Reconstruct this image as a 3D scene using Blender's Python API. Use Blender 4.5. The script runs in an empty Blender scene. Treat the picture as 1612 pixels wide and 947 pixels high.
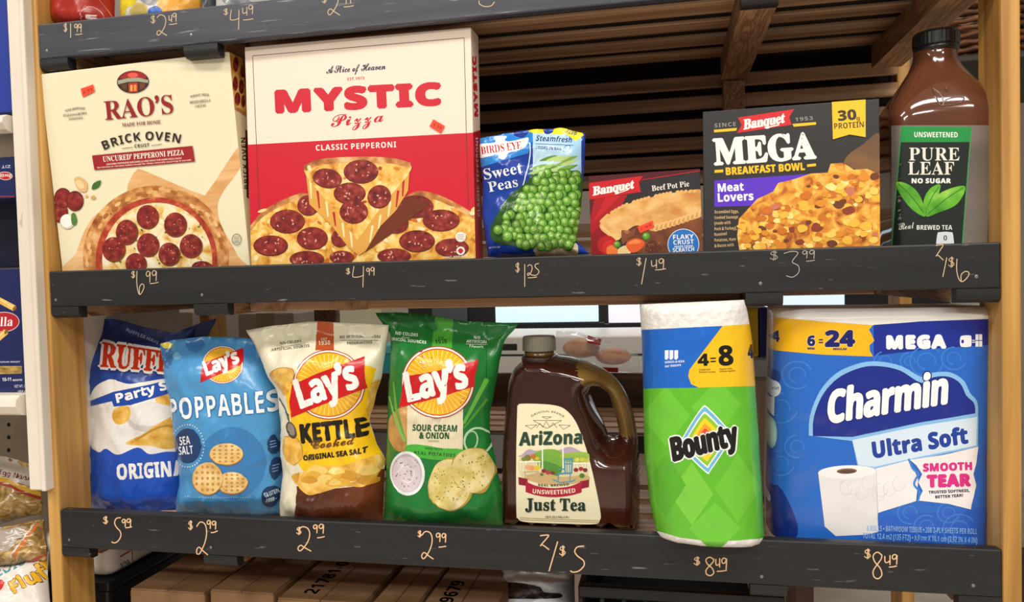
import bpy, bmesh, math, random
import numpy as np
from mathutils import Vector, Matrix, noise
from mathutils.geometry import tessellate_polygon, delaunay_2d_cdt
random.seed(7)
SC = bpy.context.scene
COL = SC.collection

# ------------------------------------------------------------------ camera
W, H, FPX = 1612.0, 947.0, 1195.1
YAW, PITCH, ROLL, DIST, CAMZ = 0.20171, 0.03326, 0.02577, 0.92, 1.35
def _axes():
    fwd = Vector((-math.sin(YAW)*math.cos(PITCH), math.cos(YAW)*math.cos(PITCH), -math.sin(PITCH)))
    right = Vector((math.cos(YAW), math.sin(YAW), 0)); down = fwd.cross(right)
    r = right*math.cos(ROLL)+down*math.sin(ROLL); d = down*math.cos(ROLL)-right*math.sin(ROLL)
    return r, d, fwd
CR, CD, CF = _axes()
CAM = Vector((0, -DIST, CAMZ))
cd = bpy.data.cameras.new('camera'); cam = bpy.data.objects.new('camera', cd); COL.objects.link(cam)
cd.sensor_width = 36; cd.lens = FPX/W*36; cd.clip_start = .02; cd.clip_end = 60
cam.matrix_world = Matrix(((CR.x, -CD.x, -CF.x, CAM.x), (CR.y, -CD.y, -CF.y, CAM.y), (CR.z, -CD.z, -CF.z, CAM.z), (0, 0, 0, 1)))
SC.camera = cam
def ray(x, y): return CR*((x-W/2)/FPX)+CD*((y-H/2)/FPX)+CF
def at(x, y, Y):                       # world point that was measured at photo position (x, y), standing at depth Y
    d = ray(x, y); return CAM+d*((Y+DIST)/d.y)
def atz(x, y, z):
    d = ray(x, y); return CAM+d*((z-CAMZ)/d.z)

# ------------------------------------------------------------------ world, lights, exposure
wd = bpy.data.worlds.new('store'); SC.world = wd; wd.use_nodes = True
wd.node_tree.nodes['Background'].inputs[0].default_value = (1.0, .93, .85, 1)
wd.node_tree.nodes['Background'].inputs[1].default_value = .28
SC.view_settings.view_transform = 'Standard'; SC.view_settings.look = 'None'
SC.view_settings.gamma = 1; SC.view_settings.use_curve_mapping = False; SC.view_settings.exposure = 0.0
def area(name, loc, sx, sy, e, col=(1, .95, .88), rot=(0, 0, 0)):
    l = bpy.data.lights.new(name, 'AREA'); l.shape = 'RECTANGLE'; l.size = sx; l.size_y = sy; l.energy = e; l.color = col
    o = bpy.data.objects.new(name, l); COL.objects.link(o); o.location = loc; o.rotation_euler = rot; return o
for k, (lx, ly, e) in enumerate([(-1.5, -1.1, 28), (.5, -1.1, 28), (-1.5, -2.8, 46), (.6, -2.8, 46), (-.5, 3.0, 30), (1.8, -2.0, 24)]):
    area('ceiling_light', (lx, ly, 2.95), 1.2, .3, e)

# ------------------------------------------------------------------ materials
def lin(h):
    c = [v/255 for v in h]
    return tuple((v/12.92 if v < .04045 else ((v+.055)/1.055)**2.4) for v in c)+(1,)
_M = {}
def mat(hexc, rough=.5, coat=0.0, spec=.5, metal=0.0, trans=0.0, emit=0.0, ior=1.45, alpha=1.0, bump=None):
    key = (hexc, rough, coat, spec, metal, trans, emit, ior, alpha, bump)
    if key in _M: return _M[key]
    m = bpy.data.materials.new('paint'); m.use_nodes = True
    b = m.node_tree.nodes['Principled BSDF']; I = b.inputs
    I['Base Color'].default_value = lin(hexc); I['Roughness'].default_value = rough; I['Coat Weight'].default_value = coat
    I['Specular IOR Level'].default_value = spec; I['Metallic'].default_value = metal; I['Transmission Weight'].default_value = trans
    I['IOR'].default_value = ior; I['Alpha'].default_value = alpha; I['Coat Roughness'].default_value = .12
    if emit: I['Emission Color'].default_value = lin(hexc); I['Emission Strength'].default_value = emit
    if bump:
        nt = m.node_tree; tc = nt.nodes.new('ShaderNodeTexCoord'); nz = nt.nodes.new('ShaderNodeTexNoise'); bp = nt.nodes.new('ShaderNodeBump')
        nz.inputs['Scale'].default_value = bump[0]; bp.inputs['Strength'].default_value = bump[1]; bp.inputs['Distance'].default_value = .002
        nt.links.new(tc.outputs['Object'], nz.inputs['Vector']); nt.links.new(nz.outputs['Fac'], bp.inputs['Height']); nt.links.new(bp.outputs['Normal'], I['Normal'])
    _M[key] = m; return m
def nmat(name, stops, scale=(40, 40, 40), detail=4, rough=.5, coat=0.0, dist=0.0, kind='noise', bump=0.0, rotz=0, spec=.5, second=None, seed=0.0):
    """procedural colour: noise / wave / voronoi through a colour ramp, optional second layer (stops, scale, threshold)"""
    if name in _M: return _M[name]
    m = bpy.data.materials.new(name); m.use_nodes = True; nt = m.node_tree; N = nt.nodes; L = nt.links
    b = N['Principled BSDF']; b.inputs['Roughness'].default_value = rough; b.inputs['Coat Weight'].default_value = coat; b.inputs['Specular IOR Level'].default_value = spec
    tc = N.new('ShaderNodeTexCoord'); mp = N.new('ShaderNodeMapping'); L.new(tc.outputs['Object'], mp.inputs['Vector'])
    mp.inputs['Scale'].default_value = scale; mp.inputs['Rotation'].default_value = (0, 0, rotz); mp.inputs['Location'].default_value = (seed, seed*.7, seed*.3)
    if kind == 'voronoi':
        t = N.new('ShaderNodeTexVoronoi'); t.inputs['Scale'].default_value = 1; out = t.outputs['Distance']
    elif kind == 'wave':
        t = N.new('ShaderNodeTexWave'); t.inputs['Scale'].default_value = 1; t.inputs['Distortion'].default_value = dist; t.inputs['Detail'].default_value = detail; out = t.outputs['Fac']
    else:
        t = N.new('ShaderNodeTexNoise'); t.inputs['Scale'].default_value = 1; t.inputs['Detail'].default_value = detail; t.inputs['Distortion'].default_value = dist; out = t.outputs['Fac']
    L.new(mp.outputs['Vector'], t.inputs['Vector'])
    def ramp(st, src):
        r = N.new('ShaderNodeValToRGB'); e = r.color_ramp.elements
        while len(e) > 1: e.remove(e[-1])
        e[0].position = st[0][0]; e[0].color = lin(st[0][1])
        for p, c in st[1:]:
            q = e.new(p); q.color = lin(c)
        L.new(src, r.inputs['Fac']); return r.outputs['Color']
    c = ramp(stops, out)
    if second:
        st2, sc2, thr = second
        m2 = N.new('ShaderNodeMapping'); m2.inputs['Scale'].default_value = sc2; L.new(tc.outputs['Object'], m2.inputs['Vector'])
        t2 = N.new('ShaderNodeTexNoise'); t2.inputs['Scale'].default_value = 1; t2.inputs['Detail'].default_value = 5; L.new(m2.outputs['Vector'], t2.inputs['Vector'])
        r2 = N.new('ShaderNodeValToRGB'); r2.color_ramp.elements[0].position = thr[0]; r2.color_ramp.elements[1].position = thr[1]; L.new(t2.outputs['Fac'], r2.inputs['Fac'])
        mx = N.new('ShaderNodeMix'); mx.data_type = 'RGBA'; L.new(r2.outputs['Color'], mx.inputs['Factor']); L.new(c, mx.inputs['A']); mx.inputs['B'].default_value = lin(st2); c = mx.outputs['Result']
    L.new(c, b.inputs['Base Color'])
    if bump:
        bp = N.new('ShaderNodeBump'); bp.inputs['Strength'].default_value = bump; bp.inputs['Distance'].default_value = .003; L.new(out, bp.inputs['Height']); L.new(bp.outputs['Normal'], b.inputs['Normal'])
    _M[name] = m; return m

# ------------------------------------------------------------------ objects
def tag(o, label=None, cat=None, group=None, kind=None):
    if label: o['label'] = label
    if cat: o['category'] = cat
    if group: o['group'] = group
    if kind: o['kind'] = kind
    return o
def thing(name, label, cat, loc, group=None):
    o = bpy.data.objects.new(name, None); COL.objects.link(o); o.location = loc; o.empty_display_size = .05
    return tag(o, label, cat, group)
def wloc(o):
    v = Vector(o.location)
    while o.parent: o = o.parent; v += Vector(o.location)
    return v
def mesh_obj(name, verts, faces, mats, parent=None, fm=None, smooth=False, normals=None, loc=None):
    """verts are world positions; stored relative to the parent (or to loc)"""
    off = wloc(parent) if parent else Vector(loc or (0, 0, 0))
    me = bpy.data.meshes.new(name); me.from_pydata([Vector(v)-off for v in verts], [], faces)
    for m in (mats if isinstance(mats, list) else [mats]): me.materials.append(m)
    if fm: me.polygons.foreach_set('material_index', fm)
    if smooth: me.polygons.foreach_set('use_smooth', [True]*len(me.polygons))
    me.update()
    if normals is not None: me.normals_split_custom_set_from_vertices([tuple(n) for n in normals])
    o = bpy.data.objects.new(name, me); COL.objects.link(o)
    if parent: o.parent = parent
    elif loc is not None: o.location = loc
    return o
def bm_obj(name, bm, mats, parent=None, smooth=False, loc=None, fixn=True):
    if fixn: bmesh.ops.recalc_face_normals(bm, faces=bm.faces)
    off = wloc(parent) if parent else Vector(loc or (0, 0, 0))
    bmesh.ops.translate(bm, verts=bm.verts, vec=-off)
    me = bpy.data.meshes.new(name); bm.to_mesh(me); bm.free()
    for m in (mats if isinstance(mats, list) else [mats]): me.materials.append(m)
    if smooth: me.polygons.foreach_set('use_smooth', [True]*len(me.polygons))
    o = bpy.data.objects.new(name, me); COL.objects.link(o)
    if parent: o.parent = parent
    elif loc is not None: o.location = loc
    return o
def box_bm(x0, x1, y0, y1, z0, z1, bev=0.0, seg=1, M=None):
    bm = bmesh.new(); bmesh.ops.create_cube(bm, size=1)
    bmesh.ops.scale(bm, verts=bm.verts, vec=(abs(x1-x0), abs(y1-y0), abs(z1-z0)))
    bmesh.ops.translate(bm, verts=bm.verts, vec=((x0+x1)/2, (y0+y1)/2, (z0+z1)/2))
    if bev: bmesh.ops.bevel(bm, geom=list(bm.edges), offset=bev, segments=seg, profile=.5, affect='EDGES')
    if M is not None: bmesh.ops.transform(bm, matrix=M, verts=bm.verts)
    return bm
def box(name, x0, x1, y0, y1, z0, z1, m, parent=None, bev=.002, seg=1, loc=None, M=None):
    return bm_obj(name, box_bm(x0, x1, y0, y1, z0, z1, bev, seg, M), m, parent, loc=loc)
def lathe(name, prof, c, m, parent, n=40, smooth=True, sq=None):
    """prof: [(r, z)], closed top and bottom by r=0; sq: list of superellipse exponents and depth ratios per ring"""
    bm = bmesh.new(); rings = []
    for i, (r, z) in enumerate(prof):
        e, dr = (sq[i] if sq else (2, 1)); ring = []
        for k in range(n):
            a = 2*math.pi*k/n; ca, sa = math.cos(a), math.sin(a)
            f = (abs(ca)**e+abs(sa)**e)**(-1/e)
            ring.append(bm.verts.new((c[0]+r*ca*f, c[1]+r*dr*sa*f, c[2]+z)))
        rings.append(ring)
    for a, b in zip(rings, rings[1:]):
        for k in range(n): bm.faces.new((a[k], a[(k+1) % n], b[(k+1) % n], b[k]))
    bm.faces.new(rings[0][::-1]); bm.faces.new(rings[-1])
    return bm_obj(name, bm, m, parent, smooth)
def tube_mesh(bm, pts, r, n=6):
    prev = None; rings = []
    for i, p in enumerate(pts):
        p = Vector(p); t = (Vector(pts[min(i+1, len(pts)-1)])-Vector(pts[max(i-1, 0)])).normalized()
        u = t.cross(Vector((0, 0, 1)) if abs(t.z) < .9 else Vector((1, 0, 0))).normalized(); v = t.cross(u)
        rings.append([bm.verts.new(p+(u*math.cos(2*math.pi*k/n)+v*math.sin(2*math.pi*k/n))*r) for k in range(n)])
    for a, b in zip(rings, rings[1:]):
        for k in range(n): bm.faces.new((a[k], a[(k+1) % n], b[(k+1) % n], b[k]))
    bm.faces.new(rings[0]); bm.faces.new(rings[-1][::-1])

# ------------------------------------------------------------------ lettering outlines (four alphabets: Bold sans, Serif, sCript, Regular)
GLY = {}
def G(st, ch, adv, *loops):               # outlines in 1/200 em: x, y, x, y ...
    GLY.setdefault(st, {})[ch] = (adv/200, [[(l[i]/200, l[i+1]/200) for i in range(0, len(l), 2)] for l in loops])
G('B', 'A', 138, [0,0,50,144,88,144,138,0,106,0,95,34,43,34,32,0], [50,60,88,60,69,121])
G('B', 'B', 134, [18,0,18,143,80,142,100,137,110,132,114,128,118,118,120,106,120,99,116,89,112,84,108,80,98,75,113,68,122,57,124,48,124,35,118,20,105,8,86,1], [48,86,70,86,82,89,86,92,88,98,88,110,83,114,76,117,48,118], [48,25,72,25,85,28,88,32,92,39,92,47,90,54,85,59,79,61,48,62])
G('B', 'C', 127, [76,-2,62,-1,50,2,40,7,27,18,21,28,14,44,12,57,12,78,14,92,20,110,26,120,33,128,42,136,53,140,65,144,82,144,100,142,120,135,110,110,92,118,78,120,63,116,56,110,49,102,44,85,43,71,45,51,48,40,54,32,67,24,88,24,115,31,115,6,96,0])
G('B', 'D', 148, [18,0,18,143,77,142,96,137,112,128,124,116,130,106,134,94,136,80,134,50,128,32,122,25,108,12,100,8,81,2,58,0], [48,25,74,26,86,30,94,37,100,46,104,58,105,72,102,92,94,107,82,115,70,118,48,118])
G('B', 'E', 112, [18,0,18,143,100,143,100,118,48,118,48,86,96,86,96,62,48,62,48,25,100,25,100,0])
G('B', 'F', 110, [18,0,18,143,100,143,100,118,48,118,48,81,96,81,96,56,48,56,48,0])
G('B', 'G', 145, [78,-2,58,0,50,2,35,11,24,24,19,31,14,50,12,72,14,92,18,105,27,120,36,129,46,136,58,141,71,144,90,144,105,143,128,136,118,112,106,116,95,119,82,120,70,117,60,112,52,104,46,93,44,85,43,62,46,50,50,40,56,32,62,28,76,24,99,25,99,55,72,55,72,80,129,80,129,6,102,0])
G('B', 'H', 153, [18,0,18,143,48,143,48,87,105,87,105,143,135,143,135,0,105,0,105,62,48,62,48,0])
G('B', 'I', 78, [6,0,6,17,24,25,24,118,6,126,6,143,72,143,72,126,54,118,54,25,72,17,72,0])
G('B', 'J', 66, [3,-42,-15,-40,-15,-14,-2,-16,8,-15,14,-10,17,-2,18,143,48,143,48,9,46,-12,40,-24,30,-35,20,-40])
G('B', 'K', 133, [18,0,18,143,48,143,48,78,99,143,132,143,82,80,133,0,98,0,61,60,48,51,48,0])
G('B', 'L', 113, [18,0,18,143,48,143,48,25,106,25,106,0])
G('B', 'M', 189, [18,0,18,143,59,143,93,34,130,143,170,143,170,0,142,0,144,112,106,0,78,0,44,112,45,0])
G('B', 'N', 163, [18,0,18,143,56,143,118,36,118,143,144,143,144,0,106,0,44,108,45,0])
G('B', 'O', 159, [80,-2,65,-1,52,2,42,7,28,18,22,28,16,38,12,58,12,72,14,92,16,105,22,116,28,125,42,136,52,141,65,144,80,145,94,144,107,141,118,136,131,125,138,116,142,104,147,86,148,72,146,51,142,38,138,28,131,18,118,7,107,2,94,-1], [80,24,96,26,108,36,114,52,116,72,114,92,108,107,96,116,80,120,64,116,52,107,46,92,44,72,46,52,52,36,63,26])
G('B', 'P', 126, [18,0,18,143,72,142,88,140,100,134,111,122,116,105,116,86,110,72,98,60,85,54,68,51,48,51,48,0], [48,76,70,77,81,82,85,90,86,97,84,109,80,113,70,118,48,118])
G('B', 'Q', 159, [108,-34,82,-2,58,0,46,4,36,10,24,23,16,38,12,58,12,72,14,92,16,105,24,120,32,129,42,136,52,141,65,144,88,144,101,142,113,138,123,132,131,125,138,116,142,104,147,86,148,72,146,56,144,42,139,30,132,20,124,11,112,4,147,-34], [80,24,96,26,108,36,114,52,116,72,114,92,108,107,96,116,80,120,64,116,52,107,46,92,44,72,46,52,52,36,63,26])
G('B', 'R', 132, [18,0,18,143,69,142,85,140,98,136,107,128,113,119,116,107,116,94,114,86,108,76,101,69,90,62,132,0,98,0,64,55,48,55,48,0], [48,80,71,80,82,86,84,90,86,99,85,106,81,112,70,117,48,118])
G('B', 'S', 110, [50,-2,28,0,9,6,9,35,38,24,58,24,66,26,70,30,72,36,72,43,64,51,34,67,21,77,12,92,11,110,16,126,28,138,46,144,59,145,74,144,102,135,92,111,69,118,53,119,46,117,42,112,40,108,41,100,47,93,80,76,93,66,100,53,102,43,102,34,96,18,84,6,72,1])
G('B', 'T', 116, [43,0,43,118,4,118,4,143,112,143,112,118,73,118,73,0])
G('B', 'U', 151, [75,-2,58,0,43,4,32,12,20,30,17,51,17,143,47,143,47,56,49,40,52,34,57,28,64,25,76,24,88,26,95,29,100,34,102,41,104,56,104,143,134,143,134,46,130,28,120,13,108,5,94,0])
G('B', 'V', 130, [48,0,0,143,30,143,58,56,65,26,72,58,100,143,130,143,82,0])
G('B', 'W', 193, [36,0,0,143,30,143,50,58,55,28,62,63,82,143,111,143,133,58,138,28,146,65,164,143,194,143,157,0,122,0,103,76,96,108,90,76,71,0])
G('B', 'X', 133, [0,0,48,74,3,143,36,143,67,92,98,143,130,143,85,72,134,0,99,0,66,54,32,0])
G('B', 'Y', 125, [48,0,48,54,0,143,33,143,62,84,92,143,125,143,78,56,78,0])
G('B', 'Z', 116, [5,0,5,20,73,118,6,118,6,143,109,143,109,123,41,25,111,25,111,0])
G('B', 'a', 121, [42,-2,33,-1,25,2,18,6,12,13,10,22,8,32,12,48,17,56,30,63,50,67,76,68,76,78,72,86,62,90,46,88,28,82,18,102,34,108,53,111,68,111,85,107,98,98,104,84,106,73,106,0,85,0,78,15,71,7,64,2,54,-1], [54,20,65,22,72,28,76,35,76,50,52,48,46,46,42,42,39,32,41,25,46,21])
G('B', 'b', 127, [76,-2,59,1,46,12,44,12,38,0,16,0,16,152,46,152,44,95,55,105,62,109,72,111,82,111,93,108,102,102,112,86,116,72,118,55,116,38,112,24,106,12,98,4,88,0], [67,22,76,24,82,30,86,41,87,55,86,69,82,80,75,86,67,88,57,86,50,80,47,71,46,55,46,41,50,30,56,24])
G('B', 'c', 103, [60,-2,45,0,32,4,22,12,18,16,15,22,10,36,9,54,10,66,16,86,21,94,31,103,48,110,73,110,96,104,88,81,64,87,56,86,50,84,45,79,42,72,40,64,40,44,46,30,50,26,56,23,74,24,93,32,93,6,79,0])
G('B', 'd', 127, [50,-2,39,0,29,4,20,12,14,24,10,38,9,54,10,72,14,86,24,101,34,108,45,111,58,110,68,108,75,104,84,95,82,113,81,152,111,152,111,0,88,0,82,14,81,14,74,6,67,2], [60,22,71,24,78,29,82,38,83,54,82,68,78,78,72,85,60,87,52,85,45,78,40,68,39,54,40,40,45,30,52,24])
G('B', 'e', 118, [65,-2,54,-2,40,2,25,12,14,27,9,48,10,72,14,82,20,94,34,105,46,110,56,111,74,110,92,102,104,88,109,69,110,47,39,47,40,40,44,30,52,24,58,21,70,20,82,22,104,29,104,6,86,0], [40,67,82,67,80,76,76,84,70,88,61,90,53,88,46,84,42,78])
G('B', 'f', 77, [20,0,20,87,4,87,4,101,20,109,22,133,27,142,33,147,42,151,55,153,72,152,86,148,79,126,68,129,58,129,54,127,51,122,50,109,76,109,76,87,50,87,50,0])
G('B', 'g', 127, [56,-48,35,-46,16,-42,16,-18,44,-26,58,-26,71,-24,78,-15,80,-9,82,14,70,3,62,0,54,-2,38,0,24,8,14,24,10,38,10,63,14,85,24,101,39,110,51,111,64,110,74,104,82,95,86,109,111,109,111,0,108,-21,97,-36,86,-42,73,-46], [61,22,74,24,80,30,82,41,83,54,82,70,78,80,71,85,60,87,54,86,48,84,44,79,42,72,40,54,40,44,44,30,49,25,54,22])
G('B', 'h', 131, [16,0,16,152,46,152,44,95,46,95,52,102,59,108,68,110,77,111,88,110,98,107,106,102,112,94,116,78,116,0,86,0,86,71,84,77,79,85,69,88,61,86,55,84,50,78,48,71,46,57,46,0])
G('B', 'i', 61, [30,123,22,124,18,127,15,132,14,138,15,142,18,148,22,150,30,152,38,150,44,148,46,142,47,138,46,132,44,127,38,124], [16,0,16,109,46,109,46,0])
G('B', 'j', 61, [30,123,22,124,18,127,15,132,14,138,15,142,18,148,22,150,30,152,38,150,44,148,46,142,47,138,46,132,44,127,38,124], [7,-48,-13,-46,-13,-22,-2,-24,7,-23,12,-20,15,-13,16,109,46,109,44,-22,40,-32,32,-42,20,-47])
G('B', 'k', 124, [16,0,16,152,46,152,46,82,44,60,55,74,88,109,122,109,78,62,124,0,90,0,58,44,46,34,46,0])
G('B', 'l', 61, [16,0,16,152,46,152,46,0])
G('B', 'm', 196, [16,0,16,109,38,109,42,95,58,108,76,111,87,110,96,108,104,102,109,95,112,95,118,102,122,106,140,111,160,109,168,104,175,98,179,90,181,78,182,0,152,0,151,71,150,77,144,85,135,88,128,86,122,84,118,79,114,69,114,0,84,0,83,71,80,82,72,86,67,88,60,86,54,84,50,78,48,71,46,57,46,0])
G('B', 'n', 131, [16,0,16,109,38,109,42,95,44,95,50,102,56,106,71,111,88,110,98,107,106,102,112,94,116,78,116,0,86,0,86,74,82,82,79,85,69,88,61,86,54,84,50,78,48,71,46,57,46,0])
G('B', 'o', 124, [62,-2,52,-2,38,2,24,12,16,24,12,33,9,55,12,79,16,86,23,96,34,104,40,108,62,111,81,108,93,102,100,96,108,86,112,76,115,55,111,30,108,24,100,13,96,8,84,2], [62,22,72,24,79,30,83,40,84,55,83,69,79,79,72,85,62,87,52,85,44,79,40,69,40,55,40,40,44,30,52,24])
G('B', 'p', 127, [16,-48,16,109,40,109,44,95,57,106,66,110,82,111,93,108,102,102,110,92,116,72,118,55,116,38,110,18,97,4,82,-2,72,-2,62,0,44,12,46,-2,46,-48], [67,22,76,24,82,30,86,41,87,55,86,65,82,80,78,84,73,86,67,88,57,86,50,80,47,71,46,55,46,41,50,30,56,24])
G('B', 'q', 127, [81,-48,82,14,72,4,64,0,50,-2,38,0,29,4,20,12,12,30,10,46,10,64,14,86,24,101,39,110,51,111,65,109,75,104,82,95,86,109,111,109,111,-48], [61,22,72,23,78,28,82,38,83,54,82,68,78,78,72,85,60,87,51,85,44,78,40,68,40,54,40,44,44,30,49,25,54,22])
G('B', 'r', 91, [16,0,16,109,38,109,42,91,44,91,52,101,63,108,73,111,86,110,84,82,73,84,61,80,53,76,48,68,46,56,46,0])
G('B', 's', 99, [45,-2,26,0,9,4,9,29,28,22,46,20,58,22,62,26,62,29,61,34,58,38,27,52,14,62,11,68,10,75,10,90,17,101,25,106,34,110,56,111,74,108,90,102,82,81,64,88,52,89,42,88,39,84,39,80,44,74,73,61,86,52,89,46,92,38,90,22,84,10,76,4,66,0])
G('B', 't', 87, [53,-2,36,1,28,6,24,12,19,30,19,87,4,87,4,100,21,110,30,132,48,132,48,109,79,109,79,87,48,87,48,34,50,28,56,22,66,22,80,25,80,3,66,-1])
G('B', 'u', 131, [54,-2,43,-1,30,4,22,11,18,20,15,38,15,109,45,109,46,35,49,28,52,24,62,22,70,23,76,26,81,31,84,38,86,52,86,109,116,109,116,0,93,0,89,14,88,14,81,7,73,2])
G('B', 'v', 114, [42,0,0,109,31,109,53,45,56,24,62,47,82,109,114,109,72,0])
G('B', 'w', 171, [33,0,2,109,32,109,45,57,50,25,56,56,70,109,102,109,116,53,120,25,126,57,140,109,169,109,138,0,106,0,86,86,65,0])
G('B', 'x', 116, [1,0,38,56,3,109,36,109,58,74,79,109,113,109,78,56,114,0,81,0,58,38,35,0])
G('B', 'y', 114, [22,-48,7,-46,7,-23,22,-24,30,-22,38,-12,44,1,0,109,32,109,54,45,57,29,62,48,82,109,114,109,63,-24,57,-33,46,-42,32,-47])
G('B', 'z', 98, [6,0,6,18,56,86,8,86,8,109,90,109,90,90,40,23,92,23,92,0])
G('B', '0', 114, [57,-2,42,0,34,3,28,6,19,18,10,40,7,72,10,106,18,126,28,136,36,141,46,144,57,145,65,144,80,140,85,136,95,126,104,102,107,72,104,38,96,18,86,7,78,2,68,-1], [57,22,66,26,72,34,76,50,77,72,76,93,72,108,66,118,57,120,48,118,42,108,38,93,37,72,38,50,42,34,48,26])
G('B', '1', 114, [52,0,53,111,26,88,12,106,58,143,82,143,82,0])
G('B', '2', 114, [8,0,8,21,64,78,72,92,74,102,70,114,66,118,59,120,43,117,24,105,8,124,26,138,43,144,63,144,82,140,94,132,102,120,104,106,102,92,98,82,88,68,46,26,108,26,108,0])
G('B', '3', 114, [49,-2,27,0,8,6,8,32,24,26,42,22,60,24,66,26,70,30,74,40,74,47,72,54,66,58,58,60,30,62,30,85,52,86,65,90,69,93,72,98,72,109,66,118,52,120,37,118,22,110,8,131,20,138,32,142,44,144,62,144,74,142,84,138,93,132,99,125,102,111,101,102,98,94,87,82,72,74,86,71,98,64,104,54,106,38,104,26,100,20,89,8,72,0])
G('B', '4', 114, [64,0,64,30,4,30,4,50,66,143,94,143,94,53,111,53,111,30,94,30,94,0], [30,53,64,53,66,108])
G('B', '5', 114, [48,-2,27,0,10,6,10,32,24,26,38,24,59,24,68,28,72,32,74,42,74,52,68,62,62,64,44,67,24,64,12,70,18,143,96,143,96,117,44,117,42,89,56,91,72,90,86,84,95,78,101,68,104,57,105,40,102,27,91,12,80,4,66,0])
G('B', '6', 114, [59,-2,46,0,33,4,22,13,14,26,10,36,7,54,8,77,12,96,16,111,22,121,30,130,40,136,52,141,68,144,98,143,98,119,75,120,56,117,45,108,41,102,37,92,35,76,45,86,56,92,73,92,84,90,93,84,100,77,106,61,108,48,106,33,98,16,90,7,80,2], [58,22,66,24,73,28,77,36,78,47,78,56,74,64,68,68,59,70,51,68,43,64,39,58,37,50,38,39,44,30,50,24])
G('B', '7', 114, [22,0,76,118,6,118,6,143,108,143,108,124,54,0])
G('B', '8', 114, [57,-2,36,0,20,8,10,20,7,36,9,50,12,57,20,66,34,74,23,84,14,95,12,110,14,124,20,132,32,140,42,143,57,144,73,143,83,140,94,132,100,124,103,110,100,95,90,84,77,76,92,66,100,58,106,48,107,37,104,22,101,16,94,8,76,0], [57,88,71,98,74,108,73,114,70,119,64,122,57,122,50,122,44,119,41,114,40,108,44,98], [57,20,66,22,74,25,78,30,79,38,78,44,74,50,56,62,45,56,39,50,36,43,35,38,36,31,40,25,48,22])
G('B', '9', 114, [36,-2,16,0,16,24,30,22,44,22,54,24,64,30,70,34,75,43,80,66,67,54,58,51,40,50,26,55,14,66,9,76,6,95,8,109,16,126,30,138,48,144,69,142,82,138,88,132,98,122,102,112,106,95,107,82,104,50,96,28,89,18,80,10,62,2], [55,73,63,74,70,78,76,85,77,92,76,104,70,113,64,118,56,120,48,118,41,114,37,106,36,95,37,86,40,79,46,74])
G('S', 'A', 130, [-2,0,-2,6,6,8,12,16,62,139,67,138,118,20,124,8,132,6,132,0,68,0,68,6,80,8,82,9,84,14,75,40,31,40,23,20,22,12,28,6,38,6,38,0], [34,48,72,48,52,95])
G('S', 'B', 132, [5,0,5,5,17,8,20,11,22,18,22,110,22,120,20,126,14,130,4,130,4,136,82,134,94,132,105,128,112,122,116,114,118,104,117,96,114,90,110,84,96,76,86,74,107,66,115,62,120,55,124,48,124,39,123,28,118,18,106,7,86,1], [54,75,73,78,78,81,82,86,84,98,84,114,80,123,74,128,62,129,58,128,56,126], [66,7,80,10,86,18,90,33,89,48,84,59,80,64,69,68,54,69,54,16,58,9])
G('S', 'C', 139, [76,-3,58,-1,46,3,32,12,20,26,12,42,9,54,8,74,12,94,16,104,28,118,42,130,52,134,64,138,82,138,116,130,122,132,125,138,130,138,130,92,125,92,117,108,106,121,94,130,84,132,68,130,59,125,52,116,47,104,44,87,43,68,44,49,47,34,53,22,60,14,70,8,83,7,91,8,110,16,128,32,133,26,126,18,108,4,88,-2])
G('S', 'D', 148, [6,0,6,5,18,8,20,10,22,16,22,112,20,126,15,129,4,130,4,136,66,136,88,134,106,128,120,118,131,104,134,96,138,88,140,68,138,47,132,30,122,17,108,8,90,2,68,0], [66,7,83,11,88,14,95,22,102,42,104,68,104,87,100,102,95,114,88,122,78,128,66,129,60,128,56,126,54,114,54,16,58,9])
G('S', 'E', 132, [4,0,4,5,16,6,20,10,22,23,22,118,18,126,13,130,5,130,5,136,119,136,119,95,114,95,112,106,108,115,98,123,88,126,76,128,60,128,56,125,54,118,54,73,66,74,75,78,81,86,86,103,90,103,90,35,86,35,82,52,76,61,67,65,54,66,54,20,56,12,62,8,78,8,94,12,102,16,110,22,117,31,122,42,128,42,120,0])
G('S', 'F', 120, [4,0,4,5,17,9,20,12,22,18,22,112,20,124,15,128,4,130,4,136,117,136,117,95,112,95,110,106,106,115,95,124,86,127,68,128,58,128,54,124,54,74,64,74,74,78,80,86,84,103,90,103,90,35,85,35,80,54,74,62,64,66,54,66,56,14,61,8,76,5,76,0])
G('S', 'G', 151, [80,-3,66,-2,48,3,32,12,20,26,12,42,9,54,8,75,12,94,17,105,28,119,42,130,52,134,64,138,82,138,98,136,116,130,121,132,125,138,130,138,130,92,125,92,118,106,106,121,95,128,86,132,80,132,68,130,60,125,52,116,48,104,44,88,44,68,46,40,54,20,62,11,71,6,82,4,92,5,98,8,102,16,102,41,100,48,94,52,82,54,82,59,149,59,149,54,137,52,134,46,133,8,106,0])
G('S', 'H', 156, [4,0,4,5,16,7,20,11,22,24,22,118,20,125,17,128,5,130,5,136,72,136,72,130,60,128,55,122,54,74,102,74,101,122,96,128,84,130,84,136,151,136,151,130,140,128,136,125,134,113,134,18,138,8,151,5,151,0,84,0,84,5,96,8,101,14,102,66,54,66,55,15,59,8,72,5,72,0])
G('S', 'I', 78, [4,0,4,5,15,8,20,11,22,22,22,120,20,126,18,128,4,130,4,136,73,136,73,130,60,128,57,126,55,120,54,23,57,11,63,7,73,5,73,0])
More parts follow.
